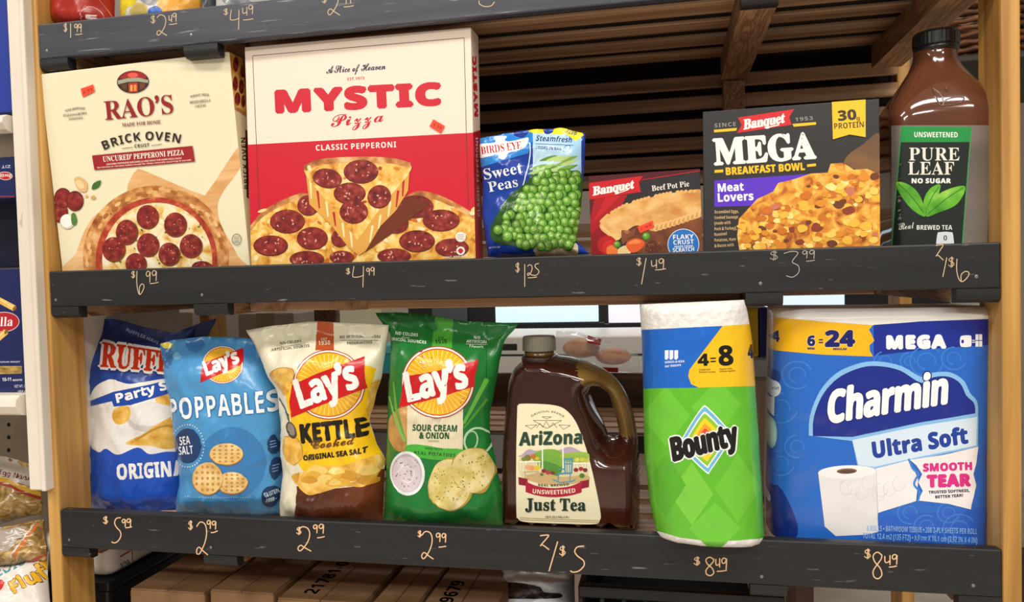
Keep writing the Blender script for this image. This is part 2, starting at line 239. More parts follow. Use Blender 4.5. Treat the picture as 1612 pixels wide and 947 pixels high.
G('S', 'J', 98, [32,-20,20,-18,10,-14,2,-4,-1,4,0,13,3,18,10,22,16,22,24,18,27,12,27,4,23,-6,25,-10,31,-12,38,-11,42,-8,44,-2,44,116,40,126,35,128,24,130,24,136,94,136,94,130,81,128,78,125,76,119,76,26,75,12,71,1,65,-8,56,-14,46,-18])
G('S', 'K', 152, [5,0,5,5,16,7,20,11,22,24,22,118,20,125,18,128,5,130,5,136,72,136,72,130,60,128,56,122,54,70,96,111,103,121,104,124,102,128,86,130,86,136,144,136,144,130,130,128,117,120,80,85,139,12,146,7,154,5,154,0,84,0,84,5,97,6,100,10,99,12,60,64,54,59,56,15,60,8,72,5,72,0])
G('S', 'L', 127, [4,0,4,5,16,7,20,11,22,24,22,119,20,125,17,128,5,130,5,136,74,136,74,130,60,128,56,125,54,120,55,14,58,10,68,8,83,9,97,13,110,24,116,34,122,46,127,46,120,0])
G('S', 'M', 189, [4,0,4,5,15,7,20,11,22,24,22,120,18,128,4,130,4,136,55,136,94,42,134,136,184,136,184,130,174,128,170,124,167,112,168,16,170,10,172,8,184,5,184,0,118,0,118,5,130,8,133,10,135,16,136,119,86,0,80,0,32,116,32,17,34,12,37,8,50,5,50,0])
G('S', 'N', 147, [120,-3,32,104,32,17,34,10,36,8,50,5,50,0,6,0,6,5,15,6,20,10,22,24,22,116,12,128,6,130,6,136,46,136,116,50,116,120,114,126,111,128,98,130,98,136,143,136,143,130,130,128,128,125,126,118,126,-3])
G('S', 'O', 156, [78,-3,64,-2,50,2,38,8,28,17,20,28,14,40,10,54,8,68,10,82,14,96,20,108,28,118,38,127,50,134,64,138,79,139,94,138,106,134,118,127,128,118,137,108,143,96,147,82,148,68,147,54,143,40,136,28,128,17,118,8,106,2,92,-2], [79,4,90,6,98,10,104,20,109,32,112,48,113,68,110,96,104,116,92,128,78,132,67,130,58,125,52,116,47,104,44,88,43,68,46,40,53,20,64,8])
G('S', 'P', 124, [4,0,4,5,16,7,20,11,22,24,22,118,20,125,17,128,5,130,5,136,79,135,96,132,109,126,118,116,122,102,120,88,113,75,104,68,94,64,80,62,54,61,55,15,59,8,72,5,72,0], [54,68,69,69,76,72,81,75,86,84,87,98,84,115,80,124,72,128,60,128,56,126,54,123])
G('S', 'Q', 156, [112,-34,100,-34,88,-30,78,-26,69,-19,62,-10,56,0,42,6,27,18,18,30,12,43,9,58,8,72,10,87,16,100,22,112,32,122,42,130,55,135,69,138,84,138,98,136,110,132,122,124,132,116,139,104,144,92,148,78,148,60,145,45,139,32,130,20,120,10,98,0,102,-8,112,-18,125,-24,134,-24,146,-22,148,-28,130,-32], [79,4,90,6,98,10,104,20,110,32,112,48,113,68,111,96,104,116,92,128,78,132,67,130,58,125,52,116,47,104,44,88,43,68,46,40,53,20,64,8])
G('S', 'R', 141, [4,0,4,5,16,7,20,11,22,24,22,118,20,125,17,128,5,130,5,136,83,134,104,130,114,124,122,111,124,100,124,92,116,79,110,74,94,66,132,10,137,6,143,5,143,0,101,0,60,63,54,63,54,18,56,11,59,8,72,5,72,0], [54,70,70,70,78,73,84,77,88,86,90,100,88,116,84,122,80,125,74,128,60,128,55,124])
G('S', 'S', 116, [13,-3,13,47,18,47,22,34,30,18,36,12,44,7,58,4,69,6,78,13,83,24,81,35,76,42,38,62,26,72,20,78,16,90,15,99,16,110,20,120,32,132,44,138,62,138,89,132,94,134,96,139,101,139,101,95,96,95,91,108,81,122,74,128,66,131,54,132,44,128,37,121,36,113,38,104,45,97,86,76,100,63,105,54,107,40,106,28,101,17,94,8,87,4,72,-2,49,-2,25,4,20,2,18,-3])
G('S', 'T', 126, [28,0,28,5,40,8,44,10,46,18,46,129,34,128,22,123,16,117,12,110,8,94,3,94,3,136,122,136,122,94,117,94,115,105,112,114,106,120,99,125,90,128,78,129,79,18,81,10,84,8,98,5,98,0])
G('S', 'U', 147, [74,-4,57,-2,44,2,34,8,27,18,22,38,22,118,19,125,16,128,4,130,4,136,72,136,72,130,59,128,56,126,54,121,54,36,57,22,63,12,69,9,82,6,92,8,101,11,108,17,113,24,116,35,116,118,114,124,112,128,98,130,98,136,141,136,141,130,130,126,126,118,126,44,120,20,113,10,103,2,90,-2])
G('S', 'V', 127, [63,-4,12,116,6,126,-4,130,-4,136,63,136,63,130,50,128,46,126,46,121,77,42,106,119,104,127,98,130,89,130,89,136,132,136,132,130,123,128,116,120,68,-4])
G('S', 'W', 182, [51,-3,9,119,4,128,-4,130,-4,136,54,136,54,130,47,130,43,127,42,119,66,46,90,105,82,124,78,128,68,130,68,136,131,136,131,130,120,128,118,125,117,122,141,50,164,120,162,126,158,130,150,130,150,136,186,136,186,130,178,126,172,116,133,-3,128,-3,94,92,56,-3])
G('S', 'X', 140, [4,0,4,5,12,7,24,16,58,62,20,120,12,128,4,130,4,136,72,136,72,130,60,129,57,126,56,122,79,86,98,114,101,122,100,126,98,128,87,130,87,136,136,136,136,130,124,128,113,120,84,79,126,14,132,6,138,5,138,0,71,0,71,5,83,7,86,10,86,14,83,21,62,54,41,24,38,17,38,9,44,6,52,5,52,0])
G('S', 'Y', 127, [30,0,30,5,41,7,46,12,48,20,48,53,10,121,4,128,-4,130,-4,136,62,136,62,130,50,128,47,126,46,123,74,67,100,112,104,120,104,124,100,128,88,130,88,136,131,136,131,130,123,128,116,118,80,60,80,15,85,8,98,5,98,0])
G('S', 'Z', 132, [6,0,6,3,82,128,56,128,40,124,28,115,18,94,13,94,17,136,121,136,121,132,46,8,78,9,95,13,108,22,114,30,121,49,126,49,121,0])
G('S', 'a', 102, [76,-3,64,0,60,6,60,10,45,0,28,-2,16,0,8,8,6,16,6,23,9,31,15,38,29,46,59,56,59,74,58,81,54,86,46,88,37,88,32,84,31,81,36,69,36,64,32,60,23,57,14,60,10,66,10,75,13,81,20,88,38,94,61,94,75,90,84,81,87,68,88,12,90,10,96,12,98,8,88,0], [45,10,53,13,59,19,59,50,46,45,41,42,36,31,36,16,40,12])
G('S', 'b', 107, [13,-4,12,121,10,128,2,131,2,136,41,136,41,83,48,90,61,94,76,94,87,87,96,76,100,66,102,50,100,35,98,26,92,15,84,6,73,0,62,-3,53,-2,44,0,31,8,16,-4], [54,4,64,7,69,14,72,28,73,48,72,64,69,74,63,81,55,84,46,80,41,72,42,16,44,8,47,6])
G('S', 'c', 87, [46,-3,39,-2,29,2,15,14,7,32,6,54,12,70,19,80,25,86,40,94,48,95,61,94,72,90,79,84,82,76,82,68,76,62,70,61,64,62,60,67,58,83,56,86,50,88,45,88,41,85,38,80,34,66,34,49,36,32,44,19,53,12,61,12,68,12,81,22,85,18,80,12,68,2,61,0])
G('S', 'd', 110, [42,-3,32,-2,23,3,16,10,10,20,7,31,6,44,7,58,10,70,22,86,30,92,36,94,52,94,60,90,66,84,66,123,62,129,52,131,52,136,95,136,95,18,98,11,105,8,105,3,88,2,66,-3,66,12,56,0], [51,8,60,12,66,22,66,74,60,82,52,84,44,82,39,74,36,62,35,46,36,29,38,18,44,10])
G('S', 'e', 90, [46,-3,32,0,25,3,17,10,8,28,6,47,8,64,18,81,26,88,32,92,47,95,62,92,74,84,82,70,84,50,35,50,36,38,41,22,46,16,52,14,60,12,70,16,80,26,85,22,74,8,68,3,54,-2], [34,57,60,57,59,78,56,84,54,87,48,88,44,88,38,82,35,69])
G('S', 'f', 64, [4,0,4,5,11,6,14,10,16,22,16,82,5,82,5,92,16,92,16,110,18,119,22,126,28,132,36,136,46,138,56,138,66,136,74,130,78,124,78,115,74,108,65,106,57,110,55,118,59,129,56,132,48,130,45,126,44,118,44,92,60,92,60,82,44,82,44,14,48,6,60,5,60,0])
G('S', 'g', 97, [44,-42,26,-40,18,-38,8,-32,4,-25,4,-19,8,-14,20,-8,13,-3,8,2,7,9,8,16,14,24,30,33,17,40,9,50,6,63,9,74,18,86,26,91,36,94,50,94,70,90,94,90,94,80,80,80,85,70,87,60,85,50,79,41,72,36,64,32,36,30,32,26,30,21,32,18,36,16,70,14,85,8,90,4,93,-2,94,-11,92,-20,85,-30,76,-36,58,-41], [47,37,53,38,56,44,60,63,56,82,53,87,47,88,41,87,37,82,34,63,37,44,41,38], [48,-34,65,-33,71,-31,78,-24,78,-15,74,-12,66,-10,29,-10,22,-18,22,-22,24,-26,33,-33])
G('S', 'h', 113, [6,0,6,5,12,6,14,8,16,16,16,121,13,128,6,131,6,136,44,136,44,80,56,91,67,94,80,94,87,92,92,87,96,80,98,72,99,12,102,6,108,5,108,0,60,0,60,5,64,5,68,8,70,16,70,72,66,79,60,81,52,78,44,70,44,13,46,7,54,5,54,0])
G('S', 'i', 59, [30,108,24,109,20,112,16,117,15,123,16,128,20,134,24,137,30,138,36,137,40,134,44,128,45,123,44,117,40,112,36,109], [6,0,6,5,12,6,14,8,16,16,16,80,13,86,6,88,6,92,44,92,44,13,46,7,54,5,54,0])
G('S', 'j', 62, [32,108,26,110,21,112,18,118,16,123,18,129,21,134,26,138,32,138,38,138,42,134,46,129,47,123,46,118,42,112,38,110], [10,-42,1,-40,-9,-36,-15,-28,-16,-21,-16,-16,-12,-11,-8,-9,-1,-9,4,-12,8,-16,8,-22,4,-30,4,-33,8,-34,13,-34,16,-32,18,-28,19,77,16,84,6,88,6,92,48,92,46,-17,43,-26,34,-36,26,-40])
G('S', 'k', 107, [5,0,5,5,12,6,14,8,16,16,16,122,14,128,6,131,6,136,44,136,44,50,68,74,72,80,72,86,61,88,61,92,103,92,103,88,96,86,88,82,66,62,104,8,112,5,112,0,63,0,63,5,70,6,71,11,48,44,44,40,44,13,46,7,54,5,54,0])
G('S', 'l', 59, [6,0,6,5,12,6,14,8,16,16,16,122,14,128,6,131,6,136,44,136,44,14,46,7,54,5,54,0])
G('S', 'm', 165, [6,0,6,5,12,6,14,8,16,16,16,79,13,86,6,88,6,92,44,92,44,79,56,91,70,95,77,94,87,90,90,87,96,78,108,90,119,94,132,94,138,92,144,87,150,72,150,12,154,6,160,5,160,0,112,0,112,5,117,6,120,9,122,16,122,72,118,79,112,81,104,78,96,70,97,13,99,7,106,5,106,0,60,0,60,5,64,6,68,9,69,16,68,72,66,79,60,81,51,78,44,70,44,13,46,7,53,5,53,0])
G('S', 'n', 113, [6,0,6,5,12,6,14,8,16,16,16,79,13,86,6,88,6,92,44,92,44,80,52,88,67,94,80,94,87,92,92,87,96,80,98,72,99,12,102,6,108,5,108,0,60,0,60,5,64,5,68,8,70,16,70,72,66,79,60,81,52,78,44,70,44,13,46,7,54,5,54,0])
G('S', 'o', 100, [50,-3,34,0,27,4,18,11,13,18,8,28,6,46,8,64,11,71,18,81,27,88,34,92,50,95,66,92,73,88,82,81,88,72,92,64,94,46,92,28,88,20,82,10,73,3,66,0], [50,4,58,6,63,13,64,24,66,46,64,68,62,80,57,87,50,89,43,87,38,80,36,68,35,46,36,24,38,13,43,6])
G('S', 'p', 111, [5,-42,5,-37,11,-36,14,-32,16,-19,16,78,13,85,6,88,6,92,42,92,42,78,50,88,58,93,72,95,84,90,96,78,103,60,104,48,103,34,96,14,90,6,84,2,71,-3,63,-2,54,0,44,10,45,-30,48,-34,59,-36,59,-42], [58,8,66,10,71,18,74,30,75,46,74,62,72,74,67,80,59,83,51,80,44,70,44,20,50,12])
G('S', 'q', 108, [52,-42,52,-36,62,-34,66,-30,66,8,60,2,47,-2,32,-2,21,5,12,16,7,30,6,48,8,62,12,70,18,80,28,88,34,92,46,95,55,94,68,90,76,84,92,96,95,96,96,-27,98,-34,106,-36,106,-42], [53,9,62,12,66,20,66,76,65,80,60,86,54,88,44,86,39,78,36,65,35,46,36,30,39,18,44,11])
G('S', 'r', 86, [6,0,6,5,12,6,14,8,16,16,16,80,13,86,6,88,6,92,44,92,44,75,51,86,60,92,70,95,80,92,84,88,86,79,86,74,82,68,76,66,70,67,60,76,56,78,50,74,46,66,44,12,48,7,59,5,59,0])
G('S', 's', 86, [45,-3,22,2,18,2,15,-2,10,-2,10,32,16,32,20,20,24,14,28,10,36,5,44,4,52,7,56,12,57,18,56,22,52,28,26,42,16,50,12,60,12,74,14,80,20,86,29,93,43,95,64,91,66,92,68,95,72,95,72,66,68,66,62,78,52,87,44,88,39,88,34,85,32,80,32,74,34,69,68,49,74,43,76,35,76,20,70,8,65,3,58,-1])
G('S', 't', 68, [37,-3,24,0,20,3,16,10,14,21,14,83,6,83,6,89,26,110,38,126,43,126,43,92,62,92,62,83,43,83,44,18,46,14,50,12,56,14,62,22,66,20,63,13,54,3,49,0])
G('S', 'u', 112, [39,-3,30,-2,24,0,20,5,16,12,14,24,13,80,10,86,4,88,4,92,42,92,42,20,46,13,52,10,61,13,68,20,68,78,65,86,56,88,56,92,96,92,96,17,100,11,107,9,107,4,89,2,68,-3,68,12,56,1,48,-2])
G('S', 'v', 91, [42,-3,10,78,6,85,-1,88,-1,92,49,92,49,88,40,86,38,82,55,36,72,80,69,86,60,88,60,92,91,92,91,88,84,84,79,76,48,-3])
G('S', 'w', 129, [36,-3,4,80,1,86,-3,88,-3,92,41,92,41,88,35,86,34,80,50,38,63,70,58,84,55,87,50,88,50,92,96,92,96,88,90,86,88,82,100,42,115,81,114,86,106,88,106,92,132,92,132,88,127,86,124,78,90,-3,86,-3,66,58,42,-3])
G('S', 'x', 95, [2,0,2,4,8,7,16,14,36,40,11,81,7,85,1,88,1,92,50,92,50,88,44,86,42,83,54,61,70,82,68,86,60,88,60,92,92,92,92,88,82,82,59,55,88,9,91,6,95,4,95,0,46,0,46,5,54,6,55,10,41,34,26,12,28,6,35,4,35,0])
G('S', 'y', 89, [16,-42,6,-40,0,-34,-2,-25,0,-17,7,-12,16,-13,22,-18,22,-28,27,-29,36,-20,42,-2,10,78,4,86,-2,88,-2,92,48,92,48,88,40,86,38,81,55,36,70,80,69,86,60,88,60,92,89,92,89,88,84,85,79,77,46,-12,40,-26,30,-38,24,-40])
G('S', 'z', 87, [4,0,4,4,50,86,32,85,24,82,18,77,13,64,8,64,10,92,82,92,82,86,38,8,54,8,64,12,70,18,78,32,82,32,80,0])
G('S', '0', 112, [56,-2,44,-1,35,2,27,7,18,18,10,38,7,72,10,105,18,125,27,136,35,141,45,144,56,145,67,144,76,141,84,136,94,125,102,104,105,72,102,38,94,18,84,7,76,2,67,-1], [56,11,62,13,70,22,72,39,74,72,72,104,70,121,66,128,56,132,47,128,43,121,40,104,38,72,40,39,43,22,47,15])
G('S', '1', 112, [20,0,20,10,39,11,44,14,45,18,46,124,30,107,22,103,17,104,12,107,10,112,8,118,27,125,53,144,76,144,76,18,78,13,82,11,102,10,102,0])
G('S', '2', 112, [7,0,7,20,40,55,56,73,64,88,68,107,66,120,63,128,56,132,48,132,41,128,38,124,34,113,34,98,20,100,12,104,10,108,8,118,10,127,14,133,22,138,38,144,66,144,82,138,90,133,96,121,98,110,94,96,88,86,77,72,26,22,76,22,82,24,86,28,91,42,102,42,102,0])
G('S', '3', 112, [48,-2,31,0,16,6,8,14,6,24,8,30,10,34,16,36,22,38,26,24,30,18,38,14,47,12,56,13,63,17,67,22,71,32,72,42,71,48,66,58,61,62,54,66,46,68,28,68,28,80,50,81,56,84,61,88,66,98,67,105,65,122,62,128,56,132,48,132,42,130,36,121,33,102,22,102,14,106,9,112,7,120,8,126,12,132,22,140,38,144,58,144,70,142,81,139,89,134,94,126,98,112,96,104,94,96,82,84,67,76,83,71,95,62,101,52,102,37,98,20,88,9,72,1])
G('S', '4', 112, [36,0,36,10,48,11,56,16,58,22,58,37,2,37,2,50,60,143,87,143,87,50,108,50,108,37,87,37,88,22,90,16,92,13,106,10,106,0], [16,50,58,50,60,124])
G('S', '5', 112, [49,-2,36,-1,22,2,14,8,8,18,8,26,11,32,16,34,24,36,27,23,33,16,44,12,54,14,60,16,64,20,68,28,70,36,70,49,69,57,66,64,58,70,44,74,21,70,12,74,18,143,94,143,95,106,84,106,80,118,76,120,31,121,28,84,50,87,64,86,77,82,87,76,95,68,101,51,101,40,99,28,95,20,89,12,82,6,70,2])
G('S', '6', 112, [58,-2,44,0,36,3,26,11,20,18,14,33,10,45,9,66,10,82,12,97,17,110,23,122,31,132,41,138,48,142,62,144,74,144,86,142,96,135,101,126,100,117,96,112,92,110,78,107,76,121,72,130,64,133,54,130,48,124,42,109,37,80,48,86,62,88,76,86,86,83,97,73,102,64,104,52,104,40,100,21,89,8,78,2], [59,11,68,14,72,22,76,34,76,50,74,58,71,68,65,74,58,76,48,73,40,68,37,66,38,56,39,41,44,24,50,14])
G('S', '7', 112, [33,0,86,121,30,120,24,116,21,101,9,101,10,143,105,143,105,133,50,0])
G('S', '8', 112, [54,-2,35,0,27,3,18,10,10,20,6,36,7,44,12,54,20,62,36,72,22,82,14,94,10,108,14,124,21,134,30,140,42,144,57,145,70,144,80,140,89,135,97,124,100,110,96,96,87,86,72,78,88,68,98,60,104,50,106,38,102,21,92,8,76,0], [60,84,68,90,72,96,74,104,74,114,72,123,68,128,62,132,53,133,46,130,42,124,40,117,39,108,40,102,44,94], [56,10,65,11,72,16,76,24,78,38,75,46,71,50,49,64,41,58,36,50,34,42,33,32,36,22,42,14,49,10])
G('S', '9', 112, [46,-2,32,0,20,5,14,15,14,26,17,30,22,32,28,21,35,14,43,11,54,12,61,17,66,25,70,36,74,68,63,59,52,56,40,56,26,60,18,66,12,74,8,84,7,101,11,118,16,128,22,134,32,140,40,144,58,144,71,142,78,138,86,132,94,120,101,99,102,67,97,38,92,25,84,14,75,6,68,2,60,0], [55,70,62,70,67,73,74,83,73,105,69,120,62,128,54,132,46,130,40,123,37,112,36,98,38,82,40,76,49,70])
G('C', 'A', 147, [15,-4,2,-2,-2,2,-7,8,-8,14,-8,22,-6,26,-1,32,4,35,12,36,17,36,23,32,26,28,24,20,20,16,7,12,5,8,8,3,12,1,22,2,28,4,43,13,60,28,52,39,50,51,52,59,58,68,66,70,75,71,85,68,91,64,120,93,148,116,166,126,174,128,177,128,142,58,122,12,137,20,169,50,176,54,182,54,170,44,142,17,129,8,118,6,117,2,86,-2,90,8,76,14,64,23,52,11,40,2,28,-2], [104,33,160,117,133,96,96,58,102,45], [65,34,86,58,78,61,69,56,64,46], [92,14,94,26,95,36,90,52,70,28,81,20])
G('C', 'S', 124, [42,-2,27,0,16,5,9,12,7,24,9,32,16,38,26,40,35,38,40,32,39,24,33,20,24,18,21,14,22,10,26,7,39,4,50,7,57,12,71,28,80,48,70,50,58,55,50,64,46,75,48,90,56,104,72,116,87,122,106,125,119,124,122,122,121,119,102,118,86,112,74,103,66,93,62,80,62,65,65,60,71,56,82,53,100,86,112,100,124,113,136,121,146,124,156,124,164,120,168,113,168,102,164,92,153,78,133,63,112,52,102,33,84,14,70,6,61,2], [114,60,134,73,148,90,157,108,157,114,154,118,150,120,144,118,132,104,123,86])
G('C', 'H', 169, [33,-2,14,0,2,8,0,14,-2,20,-1,26,2,32,13,39,20,40,26,37,32,31,31,24,25,19,14,16,14,10,18,6,26,4,36,4,43,8,55,20,66,41,47,32,44,32,43,34,50,40,70,48,82,68,96,86,76,74,70,73,63,74,60,78,59,83,72,101,72,102,70,102,54,92,36,74,32,74,30,76,33,80,56,101,70,108,76,108,82,105,85,102,86,98,81,83,120,112,126,115,130,114,114,88,102,57,116,62,142,95,154,108,166,117,176,122,186,124,195,122,201,118,202,113,202,108,196,96,175,78,144,63,129,32,122,16,122,10,126,8,136,9,146,13,158,22,192,52,198,54,204,54,195,47,172,24,155,11,144,4,129,0,116,0,109,4,104,14,102,24,106,38,112,54,100,51,88,28,72,12,54,1], [148,72,166,82,180,94,188,108,188,114,187,118,180,118,168,108,158,92])
G('C', 'P', 138, [48,-2,31,2,20,10,16,15,16,21,16,26,20,32,30,39,37,40,44,38,48,33,48,26,42,20,32,17,30,14,32,10,36,6,44,4,55,5,62,8,70,15,76,24,90,50,72,43,70,44,70,46,79,52,93,56,100,70,118,93,126,102,146,115,127,120,104,118,80,112,60,100,46,84,42,72,44,68,46,64,52,61,58,60,68,64,81,74,92,90,98,108,100,109,102,104,102,86,96,72,82,60,69,54,51,54,43,58,38,64,36,72,38,80,44,91,51,99,72,113,88,120,102,123,128,125,138,124,153,118,166,122,174,122,174,120,160,115,170,104,174,94,172,83,164,72,156,64,144,59,120,53,116,42,107,28,100,20,88,10,69,2], [122,59,136,65,148,79,152,88,154,97,154,105,151,112,144,104,137,94])
G('C', 'C', 139, [88,-1,78,0,68,3,57,10,52,18,48,32,51,48,38,52,33,56,28,68,27,78,31,91,43,106,51,112,66,120,88,125,100,125,104,123,103,120,84,117,70,111,58,102,48,91,41,76,40,64,46,55,53,52,62,66,76,83,92,98,106,109,124,119,137,124,148,124,158,122,163,116,164,106,158,95,148,82,133,71,118,62,99,54,82,50,74,34,72,21,74,12,76,8,84,4,96,4,111,10,123,18,130,29,130,36,128,43,122,47,113,46,102,40,98,33,96,20,93,18,90,19,88,24,89,34,93,42,100,48,112,52,126,52,133,46,136,38,136,30,134,24,123,12,106,2], [86,56,98,59,110,66,132,83,143,95,149,104,152,113,150,118,147,120,140,118,126,107,104,81])
G('C', 'R', 173, [51,-2,32,2,25,5,20,10,17,16,16,22,18,29,20,34,30,40,38,40,44,38,50,32,48,24,44,20,32,18,30,15,31,12,38,6,46,4,56,5,64,9,73,17,82,28,104,70,116,88,134,106,153,118,129,120,100,116,77,108,58,96,44,81,41,68,42,63,46,58,57,56,68,60,80,73,89,88,94,106,98,106,100,103,101,84,96,70,84,56,70,50,58,49,48,50,41,54,36,60,34,68,36,77,41,86,49,95,59,104,72,111,102,122,134,125,150,124,162,122,175,124,182,123,182,121,180,120,172,118,181,114,190,106,194,97,192,88,186,78,178,72,169,66,150,60,156,54,158,44,150,10,152,8,154,10,195,50,202,54,208,54,192,40,164,10,152,0,140,-1,134,1,128,5,125,10,124,15,127,26,140,46,142,52,141,59,132,60,132,64,138,66,146,64,154,68,164,77,170,88,171,96,170,105,166,110,162,114,153,109,144,98,121,47,112,32,104,20,94,12,78,4,65,0])
G('C', 'l', 84, [60,18,39,1,31,-2,22,0,14,6,12,13,16,27,24,42,14,34,10,37,32,60,66,114,90,117,33,12,32,8,36,6,44,12,57,22])
G('C', 'i', 69, [55,72,46,76,44,80,45,84,51,91,61,92,66,87,67,80,62,74], [58,18,46,8,36,1,28,-2,17,0,12,4,10,14,14,24,25,44,14,34,10,38,32,60,60,62,32,8,32,6,38,8,54,22])
G('C', 'c', 77, [28,-2,16,1,8,8,6,14,6,22,10,35,23,48,39,58,55,62,62,61,68,58,73,51,73,46,70,42,64,38,58,40,56,42,56,47,58,52,62,54,59,56,55,54,46,44,37,30,30,18,28,10,30,6,37,5,48,10,63,22,67,18,48,4,38,0])
G('C', 'e', 82, [30,-2,16,2,6,10,4,20,7,32,18,46,34,56,52,62,59,61,65,59,70,55,72,50,71,44,68,38,54,28,29,20,26,8,30,4,40,6,55,12,68,22,72,18,62,10,50,4,40,0], [31,26,42,29,52,37,58,46,58,51,56,54,51,54,44,48])
G('C', 'o', 89, [27,-2,16,1,10,6,6,11,6,24,12,36,24,50,42,59,56,62,69,58,75,51,76,38,72,28,62,17,77,25,80,20,66,11,52,8,40,1], [32,5,42,10,41,13,42,16,46,20,52,22,60,32,64,45,65,51,63,54,59,55,52,50,38,32,29,14,29,7])
G('C', 'f', 107, [64,18,56,9,46,2,36,-2,27,-2,-3,-54,-28,-57,10,8,7,12,8,17,12,22,18,22,34,48,18,34,15,38,35,56,66,99,80,114,91,120,102,121,111,116,112,106,108,94,97,80,77,62,56,50,30,4,38,6,46,10,60,22], [56,56,76,70,90,83,99,100,100,110,98,114,95,115,91,114,82,104,68,82])
G('C', 'a', 106, [62,-2,54,2,50,6,50,12,42,4,34,0,22,-1,12,2,8,8,5,14,6,22,8,30,13,38,22,47,41,59,50,61,60,62,65,60,70,53,74,61,96,62,72,11,74,9,78,10,92,22,96,18,78,4,70,0], [29,4,34,4,41,10,56,28,66,47,65,52,62,55,58,56,51,52,34,33,28,20,24,11,25,6])
G('C', 'v', 94, [33,-1,24,0,17,3,13,8,12,12,12,18,15,26,26,46,24,46,16,38,12,41,32,59,40,62,45,60,48,54,48,42,30,9,34,6,44,7,52,11,60,17,56,24,54,32,55,40,60,52,70,60,75,62,81,60,85,54,85,44,82,35,70,20,78,22,86,29,90,25,78,16,66,14,49,2], [64,21,71,28,76,37,78,44,76,48,68,46,62,38,60,29])
G('C', 'n', 115, [0,-2,30,44,30,47,28,46,15,34,12,38,34,58,42,61,48,60,52,52,51,39,64,52,80,61,88,61,96,56,98,48,98,39,92,28,80,13,78,8,80,6,84,9,100,22,104,18,85,3,76,-1,68,0,62,5,60,13,62,26,83,52,82,55,72,49,58,38,30,0])
G('C', 'z', 87, [2,-60,-7,-58,-12,-54,-13,-48,-10,-36,-4,-28,8,-18,22,-9,44,2,45,5,44,9,42,13,34,8,24,6,14,8,14,13,16,16,22,18,40,18,50,30,38,29,32,32,29,36,30,47,17,34,12,38,30,56,38,60,44,62,51,58,53,52,52,47,44,36,46,34,54,36,70,59,74,61,79,61,81,57,79,52,57,30,46,17,53,14,58,9,72,22,76,18,60,4,61,-10,55,-24,44,-38,30,-50,13,-58], [0,-54,7,-52,18,-40,42,-4,16,-19,-1,-34,-6,-41,-7,-48,-4,-53])
G('C', 'k', 109, [4,-2,31,49,16,34,12,38,38,68,66,114,90,117,28,0], [65,-2,58,1,53,8,54,17,62,32,60,34,52,34,50,38,52,40,64,42,80,60,86,62,94,60,98,58,100,53,100,48,96,44,90,42,84,44,82,47,84,53,82,54,69,38,76,34,80,30,80,22,78,12,82,13,93,22,97,18,79,4])
G('C', 'd', 121, [26,-1,13,2,8,8,6,12,6,26,16,41,30,54,48,60,64,60,69,58,72,53,106,115,130,117,72,10,73,6,78,8,95,22,100,18,82,4,73,0,66,-1,58,2,53,6,52,13,39,2], [31,4,36,6,44,11,58,28,66,46,67,52,65,56,60,56,52,52,32,26,26,16,25,10,26,6])
G('C', 'g', 105, [94,18,82,9,62,0,42,-32,33,-44,23,-52,13,-58,2,-59,-8,-57,-16,-52,-18,-44,-17,-36,-12,-28,-4,-22,7,-14,38,-2,42,6,33,1,20,-1,11,2,6,8,4,12,4,22,8,33,16,43,29,53,44,60,55,62,64,60,68,53,73,60,98,62,68,8,80,15,90,22], [27,4,32,4,39,10,51,24,63,47,64,52,62,56,57,56,52,52,33,28,23,10,23,5], [1,-53,8,-50,15,-43,35,-9,13,-18,-1,-32,-4,-38,-6,-48,-2,-52])
G('C', 't', 88, [10,38,34,63,64,112,90,113,74,88,88,88,86,82,70,82,32,12,32,6,36,7,56,22,60,18,58,16,46,6,37,1,26,-1,18,0,12,8,12,16,15,26,25,44,14,34])
G('R', 'A', 133, [72,137,58,137,0,0,20,0,37,40,95,40,114,0,134,0], [65,107,87,58,45,58])
G('R', 'B', 113, [15,0,62,0,77,2,89,6,98,12,104,20,108,28,108,36,108,45,104,53,100,60,94,65,76,72,88,80,92,84,94,89,96,102,96,110,92,118,86,126,78,131,68,135,54,136,15,136], [34,119,60,118,72,113,74,110,76,100,73,88,64,80,56,78,34,78], [34,60,68,60,81,54,88,45,88,39,86,29,77,21,70,18,34,18])
G('R', 'C', 142, [131,127,106,136,84,138,64,136,46,129,30,118,20,104,12,86,10,66,12,51,18,36,27,22,42,10,60,2,83,-2,111,2,132,10,132,32,117,23,93,16,70,18,56,23,45,30,37,41,32,54,30,68,32,82,37,95,46,106,56,114,70,118,92,120,108,117,131,106])
G('R', 'D', 150, [15,0,68,0,90,2,107,10,122,21,132,35,138,51,141,68,139,84,133,100,124,114,110,126,91,134,68,136,15,136], [35,119,65,119,82,117,96,112,107,104,114,94,119,82,120,68,120,58,116,48,110,36,100,27,86,20,66,18,35,18])
G('R', 'E', 100, [92,136,15,136,15,0,94,0,94,18,34,18,34,60,90,60,90,78,34,78,34,119,92,119])
G('R', 'F', 94, [88,136,15,136,15,0,35,0,35,64,88,64,88,81,35,81,35,119,88,119])
G('R', 'G', 148, [134,67,89,67,89,50,115,50,115,22,106,19,86,16,70,18,56,23,46,30,38,41,32,54,30,68,32,82,38,94,46,105,56,113,68,118,91,120,108,117,132,107,132,126,106,136,83,138,64,136,46,129,31,118,20,104,12,86,10,68,12,48,20,32,30,18,45,8,62,0,82,-2,109,1,134,10])
G('R', 'H', 146, [130,136,111,136,111,77,34,77,34,136,15,136,15,0,34,0,34,60,111,60,111,0,130,0])
G('R', 'I', 50, [35,136,15,136,15,0,35,0])
G('R', 'J', 50, [35,136,15,136,15,4,14,-14,12,-20,8,-24,2,-26,-12,-28,-9,-46,10,-44,19,-40,26,-34,31,-24,34,-14])
